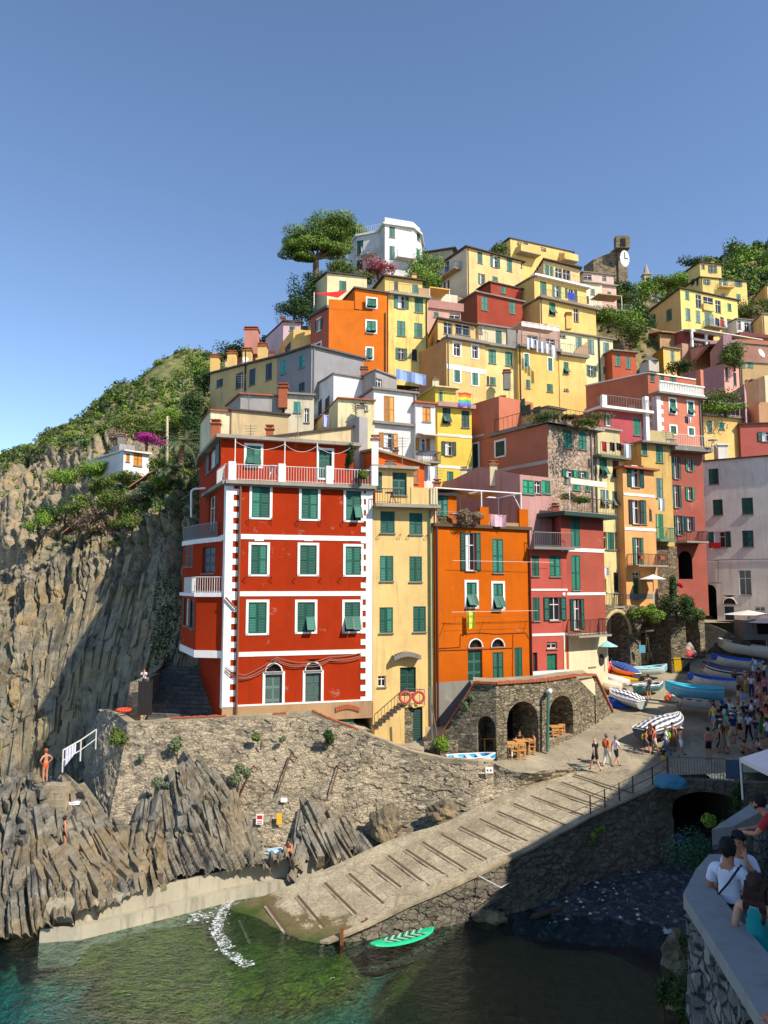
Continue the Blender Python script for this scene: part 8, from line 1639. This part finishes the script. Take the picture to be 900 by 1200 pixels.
POSES['hold'] = pose(el=(-.25, .04, 1.14), wl=(-.10, .26, 1.04), hl=(-.02, .30, 1.03), er=(.25, .04, 1.14), wr=(.12, .26, 1.04), hr=(.05, .31, 1.05))
POSES['lie'] = pose(pel=(0, 0, .14), spi=(0, -.2, .16), che=(0, -.40, .2), nec=(0, -.54, .26), hea=(0, -.64, .34), top=(0, -.70, .42), sl=(-.17, -.48, .2), sr=(.17, -.48, .2), el=(-.26, -.58, .08), wl=(-.26, -.36, .06), hl=(-.26, -.28, .05), er=(.26, -.58, .08), wr=(.26, -.36, .06), hr=(.26, -.28, .05), il=(-.09, .05, .13), ir=(.09, .05, .13), kl=(-.1, .42, .38), kr=(.1, .46, .16), al=(-.1, .72, .08), ar=(.1, .88, .08), tl=(-.1, .86, .1), tr=(.1, .94, .2))
EDG = [('pel', 'spi'), ('spi', 'che'), ('che', 'nec'), ('nec', 'hea'), ('hea', 'top'), ('che', 'sl'), ('sl', 'el'), ('el', 'wl'), ('wl', 'hl'), ('che', 'sr'), ('sr', 'er'), ('er', 'wr'), ('wr', 'hr'), ('pel', 'il'), ('il', 'kl'), ('kl', 'al'), ('al', 'tl'), ('pel', 'ir'), ('ir', 'kr'), ('kr', 'ar'), ('ar', 'tr')]
RADS = {'pel': .135, 'spi': .12, 'che': .135, 'nec': .055, 'hea': .088, 'top': .07, 'sl': .062, 'el': .042, 'wl': .03, 'hl': .03, 'il': .095, 'kl': .06, 'al': .042, 'tl': .032}
def person(label, pos, face, pose_='stand', top=(220, 220, 220), bottom=(40, 44, 56), skin='t', hair=(40, 28, 20), shoes=(60, 50, 44), h=1.72, tops='tee', bot='shorts', hairs='short', hi=False, hat=None, bag=None, skirt=None, group='people on the harbour street', extra=None):
    P = {k: Vector(v) for k, v in POSES[pose_].items()}; R = rotz(face); S = h/1.75; pos = Vector(pos)
    names = list(P); co = [P[k] for k in names]; ed = [(names.index(a), names.index(b)) for a, b in EDG]
    rr = []
    fem = .9 if tops in ('bikini', 'dress', 'tank') or hairs == 'long' else 1
    for k in names:
        kk = k if k in RADS else k[0]+'l'; rr.append(RADS[kk]*(fem if k in ('che', 'spi', 'sl', 'sr', 'nec') else 1))
    for sd in 'lr':       # five fingers rooted in the palm
        w_, h_ = P['w'+sd], P['h'+sd]; d = (h_-w_).normalized(); x = d.cross(Vector((0, 0, 1)) if abs(d.z) < .8 else Vector((0, 1, 0))).normalized(); nn = d.cross(x)
        i0 = names.index('h'+sd); rr[i0] = .026
        if not hi: continue
        for q, (o, L, rf) in enumerate(((-.028, .075, .0085), (-.01, .088, .009), (.009, .082, .009), (.027, .062, .008), (-.05, .045, .0105))):
            m1 = h_+x*o*1.0+d*(.02 if q < 4 else -.03); m2 = h_+x*o*1.25+d*(.02+L*.6 if q < 4 else .005)+nn*.006; m3 = h_+x*o*1.2+d*(.02+L if q < 4 else .03)+nn*.03
            j = len(co); co += [m1, m2, m3]; rr += [rf*1.15, rf, rf*.85]; ed += [(i0, j), (j, j+1), (j+1, j+2)]
    me = bpy.data.meshes.new('body'); me.from_pydata([tuple(c) for c in co], ed, []); o = bpy.data.objects.new('person', me); C.objects.link(o)
    md = o.modifiers.new('s', 'SKIN'); md.use_smooth_shade = True; md.branch_smoothing = .4
    sv = me.skin_vertices[0].data
    for i, r_ in enumerate(rr): 
        sv[i].radius = (r_, r_*(.8 if i < len(names) and names[i] in ('che', 'spi', 'pel') else 1))
        sv[i].use_root = False
    sv[0].use_root = True
    sb = o.modifiers.new('d', 'SUBSURF'); sb.levels = 2 if hi else 1; sb.render_levels = sb.levels
    dg = bpy.context.evaluated_depsgraph_get(); nm = bpy.data.meshes.new_from_object(o.evaluated_get(dg)); o.modifiers.clear(); o.data = nm; bpy.data.meshes.remove(me)
    mats = [skinmat(skin), flat('cloth', top, .9, var=.1), flat('cloth', bottom, .9, var=.1), flat('shoe', shoes, .7)]
    nm.materials.clear()
    for m in mats: nm.materials.append(m)
    segs = [(a, b, P[a], P[b]) for a, b in EDG]
    def near(v):
        best = None
        for a, b, p, q in segs:
            d = q-p; t = max(0, min(1, (v-p).dot(d)/max(1e-9, d.length_squared))); dd = (p+d*t-v).length-(.05 if a in ('pel', 'spi', 'che') else 0)
            if best is None or dd < best[0]: best = (dd, a, b, t)
        return best
    def zone(v):
        _, a, b, t = near(v); k = a+b
        if k in ('altl', 'artr'): return 3
        if k in ('ilkl', 'irkr'): return 2 if (bot == 'pants' or (bot == 'shorts' and t < .72) or (bot == 'brief' and t < .12)) else 0
        if k in ('klal', 'krar'): return 2 if bot == 'pants' else 0
        if k in ('pelil', 'pelir'): return 2
        if k == 'pelspi': return (1 if tops in ('tee', 'dress', 'tank', 'long') and t > .35 else 2 if t < .5 else 0)
        if k == 'spiche': return 1 if tops in ('tee', 'dress', 'tank', 'long') or (tops == 'bikini' and t > .6) else 0
        if k in ('chesl', 'chesr'): return 1 if tops in ('tee', 'long') or (tops in ('dress', 'tank', 'bikini') and t < .4 and v.z < P['sl'].z) else 0
        if k == 'chenec': return 1 if tops in ('tee', 'long', 'dress', 'tank') and t < .55 else 0
        if k in ('slel', 'srer'): return 1 if (tops == 'tee' and t < .6) or tops == 'long' else 0
        if k in ('elwl', 'erwr'): return 1 if tops == 'long' else 0
        return 0
    zs = [zone(p.center.copy()) for p in nm.polygons]; nm.polygons.foreach_set('material_index', zs); vz = [0]*len(nm.vertices)
    for p, z in zip(nm.polygons, zs):
        for v in p.vertices: vz[v] = max(vz[v], z)
    hd = P['hea']; hx = (P['top']-P['hea']).normalized()
    for v in nm.vertices:
        if vz[v.index] in (1, 2): v.co += v.normal*.014
        q = v.co-hd                       # jaw and nose
        if hi and q.length < .14 and q.y > .05 and abs(q.x) < .022 and -.03 < q.z < .015: v.co.y += .02
    nm.transform(R.to_4x4() @ Matrix.Scale(S, 4)); o.location = pos; tag(o, label, 'person', group)
    def child(name, mb, smooth=True):
        me = bpy.data.meshes.new(name); me.from_pydata([R @ (v*S) for v in mb.v], [], mb.f)
        for m in mb.mats: me.materials.append(m)
        me.polygons.foreach_set('material_index', mb.m); me.polygons.foreach_set('use_smooth', [smooth]*len(mb.f)); me.update(); c = bpy.data.objects.new(name, me); C.objects.link(c); c.parent = o; return c
    def ball(mb, c, r, m, cut=None, n=9, ro=0):
        c = Vector(c); pts = []
        for i in range(n+1):
            for j in range(n*2):
                a, b = math.pi*i/n, math.pi*j/n; pts.append(c+Vector((math.sin(a)*math.cos(b)*r[0], math.sin(a)*math.sin(b)*r[1], math.cos(a)*r[2]))*(1+ro*noise.noise(Vector((math.sin(a)*math.cos(b)*3, math.sin(a)*math.sin(b)*3, math.cos(a)*3)))))
        i0 = len(mb.v); mb.v += pts; k = mb.mi(m)
        for i in range(n):
            for j in range(n*2):
                q = (i*n*2+j, i*n*2+(j+1) % (n*2), (i+1)*n*2+(j+1) % (n*2), (i+1)*n*2+j); ce = sum((pts[t] for t in q), Vector())/4-c
                if cut and cut(ce): continue
                mb.f.append(tuple(i0+t for t in q)); mb.m.append(k)
    hc = P['hea'].lerp(P['top'], .55); hm = flat('hair', hair, .8)
    if hairs != 'bald':
        mb = MB(); ball(mb, hc+Vector((0, -.012, .02)), (.098, .118, .122), hm, lambda c: c.y > .045+.015*math.sin(c.x*90) and c.z < .04, 14, .22)
        if hairs == 'long':
            b = hc+Vector((0, -.075, -.02))
            for q in range(9):
                x = (q-4)*.022; mb.path([b+Vector((x, .01, .06)), b+Vector((x*1.15, -.02, -.12)), b+Vector((x*1.25, -.02, -.24)), b+Vector((x*.9, -.01, -.33-.02*(q % 3)))], .02, hm, 6)
            for sx in (-1, 1): mb.path([hc+Vector((sx*.08, .03, .05)), hc+Vector((sx*.10, .02, -.1)), hc+Vector((sx*.11, .03, -.26))], .026, hm, 6)
        if hairs == 'bun': ball(mb, hc+Vector((0, -.11, .05)), (.05, .05, .05), hm, None, 6)
        child('hair', mb)
    if hi:
        mb = MB(); fm = flat('eye_white', (230, 226, 220), .4); ball(mb, hc+Vector((-.03, .078, 0)), (.013, .01, .009), flat('eye_dark', (36, 26, 22), .3), None, 5); ball(mb, hc+Vector((.03, .078, 0)), (.013, .01, .009), flat('eye_dark', (36, 26, 22), .3), None, 5); mb.tube(hc+Vector((-.022, .082, -.062)), hc+Vector((.022, .082, -.062)), .006, flat('lips', (150, 80, 74), .5), 5)
        for sx in (-1, 1): ball(mb, hc+Vector((sx*.088, 0, -.01)), (.012, .02, .03), skinmat(skin), None, 5)
        ball(mb, hc+Vector((0, .088, -.022)), (.014, .022, .02), skinmat(skin), None, 6); child('face_features', mb)
    if hat:
        mb = MB(); k = flat('hat', hat, .9); ball(mb, hc+Vector((0, -.005, .05)), (.1, .112, .10), k, lambda c: c.z < 0); a = hc+Vector((0, 0, .055)); mb.tube(a, a+Vector((0, .0, .012)), .17, k, 14); child('hat', mb)
    if bag:
        mb = MB(); k = flat('bag_cloth', bag, .8); c = P['che']+Vector((0, -.19, -.08)); ball(mb, c, (.14, .10, .22), k, None, 7)
        for sx in (-1, 1): mb.path([P['che']+Vector((sx*.09, -.13, .06)), P['che']+Vector((sx*.10, .0, .14)), P['che']+Vector((sx*.10, .12, .02)), P['che']+Vector((sx*.11, .02, -.2))], .016, k, 5)
        child('backpack', mb)
    if skirt:
        mb = MB(); k = flat('cloth', top if tops == 'dress' else bottom, .9, var=.1); n = 18; zt = P['spi'].z-.02; rings = []
        for (z, rx, ry) in ((zt, .125, .105), (P['pel'].z, .165, .135), (P['pel'].z-skirt*.5, .19, .165), (P['pel'].z-skirt, .22, .2)):
            rings.append([Vector((P['pel'].x+rx*(1+.06*math.sin(j*3))*math.cos(j*2*math.pi/n), P['pel'].y+ry*(1+.06*math.sin(j*3))*math.sin(j*2*math.pi/n), z)) for j in range(n)])
        for r0, r1 in zip(rings, rings[1:]):
            for j in range(n): mb.poly([r0[(j+1) % n], r0[j], r1[j], r1[(j+1) % n]], k)
        child('skirt', mb)
    if extra: extra(o, P, child, ball)
    return o
def onst(px, py): return on_plane(px, py, 0)
AW, TW = 0.0, math.pi     # facing away from / towards the viewer
pp = person
pp('bald man in black shirt and shorts walking down the sunny street', onst(698, 903.5), .5, 'walk', (22, 22, 26), (24, 24, 28), 'f', hairs='bald', h=1.8)
pp('man in an orange shirt and pale trousers, beside the man in black', onst(711.5, 898.5), -.9, 'walk2', (214, 104, 44), (206, 202, 196), 's', (120, 104, 90), bot='pants', h=1.78, bag=(170, 90, 50))
pp('grey haired man in white shirt and black shorts, right of the orange shirt', onst(722.5, 899.5), -1.2, 'walk', (240, 240, 240), (30, 30, 36), 'f', (130, 122, 116), h=1.74)
pp('child in dark clothes with a yellow backpack near the striped boat', onst(757.5, 885), -2.2, 'walk', (90, 50, 60), (30, 34, 70), 's', h=1.45, bag=(236, 206, 30))
pp('woman in orange top and dark shorts behind the yellow backpack', onst(763, 881), 2.4, 'stand', (206, 110, 80), (60, 50, 54), 's', (120, 60, 40), h=1.62, tops='tank', hairs='long')
pp('woman in red and white top by the bow of the striped boat', onst(768, 884), -2.0, 'walk2', (196, 80, 76), (206, 200, 190), 's', (60, 30, 24), h=1.6, tops='tank')
pp('person in white shirt and blue jeans with a lime green backpack', onst(781, 886), 1.2, 'walk', (232, 234, 236), (80, 110, 160), 'f', (140, 110, 80), bot='pants', h=1.65, bag=(120, 190, 40))
pp('woman in a long olive brown sundress near the striped boat', onst(789, 880.5), 2.6, 'stand', (112, 84, 50), (112, 84, 50), 's', (40, 24, 20), tops='dress', skirt=.62, hairs='bun', h=1.66)
pp('woman in a sun hat, pale top and white shorts walking right', onst(798.5, 886.5), -1.3, 'walk', (214, 186, 170), (240, 240, 238), 's', hat=(226, 216, 190), h=1.66, tops='tank')
pp('bare chested man in black shorts, alone in the middle of the shade', onst(831, 890), .2, 'stand', (0, 0, 0), (16, 16, 20), 's', (20, 16, 14), tops='none', h=1.78)
pp('woman in a grey patterned top walking away, left of the navy shirt man', onst(848, 884), .3, 'walk', (130, 120, 104), (120, 110, 96), 's', (80, 50, 30), tops='dress', skirt=.4, hairs='long', h=1.66)
pp('woman in cream dress carrying a straw bag, left of the seated bather', onst(853, 883), .5, 'stand', (206, 186, 150), (206, 186, 150), 's', (150, 110, 70), tops='dress', skirt=.5, hairs='long', h=1.64, bag=(200, 170, 110))
pp('man in navy shirt, beige shorts and white cap, back to the viewer', onst(859.5, 872), .1, 'stand', (24, 40, 100), (206, 190, 160), 's', hat=(238, 238, 236), h=1.84)
pp('man in navy shirt beside the white capped man, left', onst(843, 866), .2, 'stand', (28, 40, 92), (50, 54, 66), 's', (50, 34, 26), h=1.76, bag=(30, 40, 80))
pp('man in a teal shirt and pale cap behind the white capped man', onst(862, 862), .1, 'stand', (24, 110, 130), (70, 70, 76), 's', hat=(220, 214, 196), h=1.82)
pp('woman in white top with raised elbow beside the blue boats', onst(847, 844), -.4, 'armsup', (232, 232, 234), (30, 34, 46), 's', (60, 40, 26), h=1.68, bag=(40, 90, 190))
pp('person in white tee, standing between the crowd and the trestle', onst(856, 850), -.2, 'stand', (226, 228, 230), (60, 70, 90), 's', (120, 90, 60), h=1.66)
pp('man in grey shirt and shorts with a shoulder bag, photographing at the small boats', onst(760.5, 820), 0.2, 'photo', (190, 192, 190), (84, 88, 88), 's', (60, 44, 34), h=1.78, bag=(50, 50, 56))
pp('woman in white shirt and blue jeans facing the viewer, right crowd', onst(881, 818), 3.0, 'hold', (236, 236, 240), (34, 50, 100), 's', (40, 28, 22), bot='pants', hairs='long', h=1.74)
pp('man in a pink shirt at the right edge of the crowd', onst(897, 822), 2.7, 'stand', (206, 110, 130), (40, 40, 48), 's', (40, 28, 22), h=1.76)
pp('person in a maroon shirt behind the woman in jeans', onst(890, 810), 2.9, 'stand', (120, 30, 40), (40, 40, 48), 's', (40, 28, 22), h=1.7)
pp('person in pale lilac tee, middle of the right crowd', onst(888, 846), .4, 'walk', (206, 204, 220), (60, 60, 70), 's', (40, 28, 22), h=1.7)
pp('person with white backpack straps over a black top, right crowd', onst(882, 852), -.6, 'stand', (40, 40, 44), (70, 76, 90), 's', (30, 22, 18), h=1.7, bag=(226, 226, 230))
pp('woman in a bright green dress, right crowd', onst(894, 866), .3, 'stand', (20, 130, 70), (20, 130, 70), 's', (60, 40, 30), tops='dress', skirt=.55, hairs='long', h=1.68)
pp('person in white and blue tee with black trousers, right crowd front', onst(878, 868), 2.2, 'walk2', (190, 206, 236), (20, 20, 24), 'd', (20, 16, 14), bot='pants', h=1.68)
pp('person in a white shirt cut by the right edge', onst(900, 876), .2, 'stand', (240, 240, 240), (80, 90, 120), 's', (40, 28, 22), h=1.72)
pp('person in dark top leaning among the right crowd', onst(876, 860), .9, 'stand', (34, 36, 46), (50, 60, 90), 's', (20, 16, 14), h=1.68)
pp('seated bather in a dark bikini near the bridge railing', onst(869, 884), -1.6, 'sitlow', (40, 36, 44), (40, 36, 44), 's', (70, 40, 26), tops='bikini', bot='brief', hairs='bun', h=1.68)
pp('crouching person with an orange bag near the canopy', onst(892, 882), 1.6, 'sitlow', (200, 206, 214), (60, 64, 70), 's', (60, 44, 34), h=1.7, bag=(226, 130, 30))
pp('small person in black by the iron railing at the bridge', onst(778, 900), -.8, 'stand', (26, 26, 30), (190, 190, 70), 's', (20, 16, 14), h=1.2)
pp('diner with bare shoulders seated at the middle arch table', on_plane(627, 884, 0), 1.7, 'sit', (50, 44, 44), (50, 44, 50), 's', (30, 20, 16), tops='tank', h=1.7, group='people at the arch tables')
pp('diner in dark shirt seated inside the middle arch, facing the street', on_plane(609, 880.5, 0), 3.0, 'sit', (36, 38, 44), (36, 38, 44), 's', (20, 16, 14), h=1.7, group='people at the arch tables')
zt_ = fl[20][0].z
pp('woman in a white top sitting on the quay terrace at the first red house door', Vector((at(319, 838, 45.3).x, 45.3, zt_-.05)), -.4, 'sit', (236, 236, 238), (60, 50, 50), 's', (130, 100, 70), tops='tank', group='people on the quay terrace'); pp('man in a blue sleeveless shirt standing on the quay terrace by the second door', Vector((at(357, 838, 45.6).x, 45.6, zt_-.35)), -1.2, 'stand', (50, 70, 160), (40, 50, 110), 's', (150, 130, 110), tops='tank', h=1.62, group='people on the quay terrace')
pp('onlooker in white shirt seated by the low wall at the stairs', at(168.5, 812, 47.2), 2.8, 'photo', (236, 230, 236), (40, 44, 54), 's', (40, 28, 22), h=1.5, group='people on the quay terrace')
pp('sunburnt bather standing on the upper rock platform with hands on hips', at(52.5, 917.5, 40.4), 1.0, 'hips', (0, 0, 0), (200, 90, 50), 's', (150, 90, 50), tops='none', bot='brief', group='bathers on the rocks', h=1.72); pp('bather in a dark bikini standing on the lower rocks', at(74.5, 998.5, 38.2), -.9, 'cheek', (40, 44, 50), (40, 44, 50), 's', (30, 20, 16), tops='bikini', bot='brief', group='bathers on the rocks', h=1.68, hairs='bun')
pp('sunbather bent forward on the quay path beside pale towels', atz(341, 1002, 1.42), 2.6, 'sitlow', (190, 80, 50), (40, 40, 60), 's', (60, 36, 24), tops='none', bot='brief', group='bathers on the rocks', h=1.7)
rq = random.Random(21)
CN = [('white', (236, 236, 236)), ('sky blue', (120, 170, 210)), ('black', (26, 26, 30)), ('coral', (214, 110, 90)), ('beige', (206, 186, 156)), ('navy', (30, 40, 84)), ('mint', (150, 200, 176)), ('grey', (130, 130, 132)), ('yellow', (226, 196, 80))]
for k, (x, y) in enumerate(((836, 838), (871, 838), (866, 826), (874, 812), (899, 838), (886, 872), (868, 866), (852, 858), (837, 856), (896, 800), (884, 796), (862, 812), (899, 856), (891, 830), (872, 852), (845, 878))):
    a, b = CN[k % 9], CN[(k*4+5) % 9]; q = ['hat', 'bag', None][k % 3]
    pp('person in %s top and %s %s%s among the harbour crowd' % (a[0], b[0], ['shorts', 'trousers'][k % 2], {'hat': ' with a straw hat', 'bag': ' with a %s backpack' % b[0], None: ''}[q]), onst(x, y), rq.uniform(-3, 3), rq.choice(['stand', 'walk', 'walk2', 'hold', 'hips']), a[1], b[1], rq.choice('fts'), rq.choice([(30, 22, 18), (90, 60, 36), (150, 120, 80)]), h=rq.uniform(1.58, 1.82), bot=['shorts', 'pants'][k % 2], hairs=rq.choice(['short', 'long', 'bun']), hat=(214, 196, 150) if q == 'hat' else None, bag=b[1] if q == 'bag' else None)
# the people on the viewer's side, large in the picture
FZ = 10.17
def belt(o, P, child, ball):
    mb = MB(); k = flat('belt_leather', (24, 22, 24), .5); c = P['pel']+Vector((0, 0, .09)); ring = [c+Vector((.155*math.cos(a*math.pi/8), .128*math.sin(a*math.pi/8), 0)) for a in range(17)]; mb.path(ring, .02, k, 6); child('belt', mb)
    mb = MB(); mb.path([P['sr']+Vector((-.02, -.04, .07)), P['che']+Vector((.05, -.15, -.03)), P['spi']+Vector((-.08, -.14, 0)), P['pel']+Vector((-.17, -.02, .06)), P['spi']+Vector((-.06, .13, .05)), P['che']+Vector((.06, .13, .02)), P['sr']+Vector((-.02, .03, .07))], .013, flat('strap', (28, 32, 50), .7), 5); child('strap', mb)
def handbag(o, P, child, ball):
    mb = MB(); k = flat('mauve_leather', (120, 84, 104), .5); c = P['hr']+Vector((-.02, .05, -.04)); mb.abox(c+Vector((0, 0, -.1)), .24, .07, .16, k); mb.abox(c+Vector((0, 0, .0)), .25, .08, .07, flat('mauve_leather_dark', (92, 66, 86), .5)); child('handbag', mb, False)
pp('man in white polo shirt and grey jeans at the near parapet, seen from behind', Vector((4.2, 9.55, FZ)), -.75, 'lean' if False else 'hold', (226, 228, 240), (96, 108, 124), 't', (16, 14, 16), bot='pants', h=1.74, hi=True, group='people at the near parapet', extra=belt)
pp('woman resting her cheek on her hand, behind the man in the white polo', Vector((4.72, 10.4, FZ-.08)), 2.6, 'cheek', (214, 216, 226), (60, 64, 80), 's', (18, 14, 16), h=1.64, hi=True, group='people at the near parapet')
pp('woman with long brown hair, teal sundress and mauve handbag at the near parapet', Vector((4.02, 8.5, FZ+.05)), -.7, 'hold', (20, 150, 150), (20, 150, 150), 'f', (62, 38, 28), tops='dress', skirt=.7, hairs='long', h=1.66, hi=True, group='people at the near parapet', extra=handbag)
pp('man in a red patterned shirt leaning on the second parapet', Vector((6.12, 11.9, FZ)), .9, 'lean', (180, 44, 44), (60, 60, 70), 's', (22, 18, 16), bot='shorts', h=1.76, hi=True, group='people at the near parapet')
pp('person in a pale top beside the red shirted man, cut by the right edge', Vector((6.3, 11.0, FZ)), 1.1, 'lean', (226, 228, 232), (60, 90, 130), 's', (30, 22, 18), h=1.68, hi=True, group='people at the near parapet')
m = MB(); m.poly([Vector((2.9, 6.6, 10.3)), Vector((2.9, 3, 10.3)), Vector((8, 3, 10.3)), Vector((8, 6.6, 10.3))], PAV); tag(m.build('lookout_path'), kind='structure')
pp('person in a red and orange shirt at the bottom right corner, mostly out of frame', Vector((3.12, 5.35, 10.82)), .4, 'lean', (196, 70, 52), (120, 40, 40), 's', (50, 30, 22), tops='long', h=1.74, hi=True, group='people at the near parapet')
for o in list(bpy.data.objects):
    if o.parent is None and o.get('group') is None and 'group' in o.keys(): del o['group']
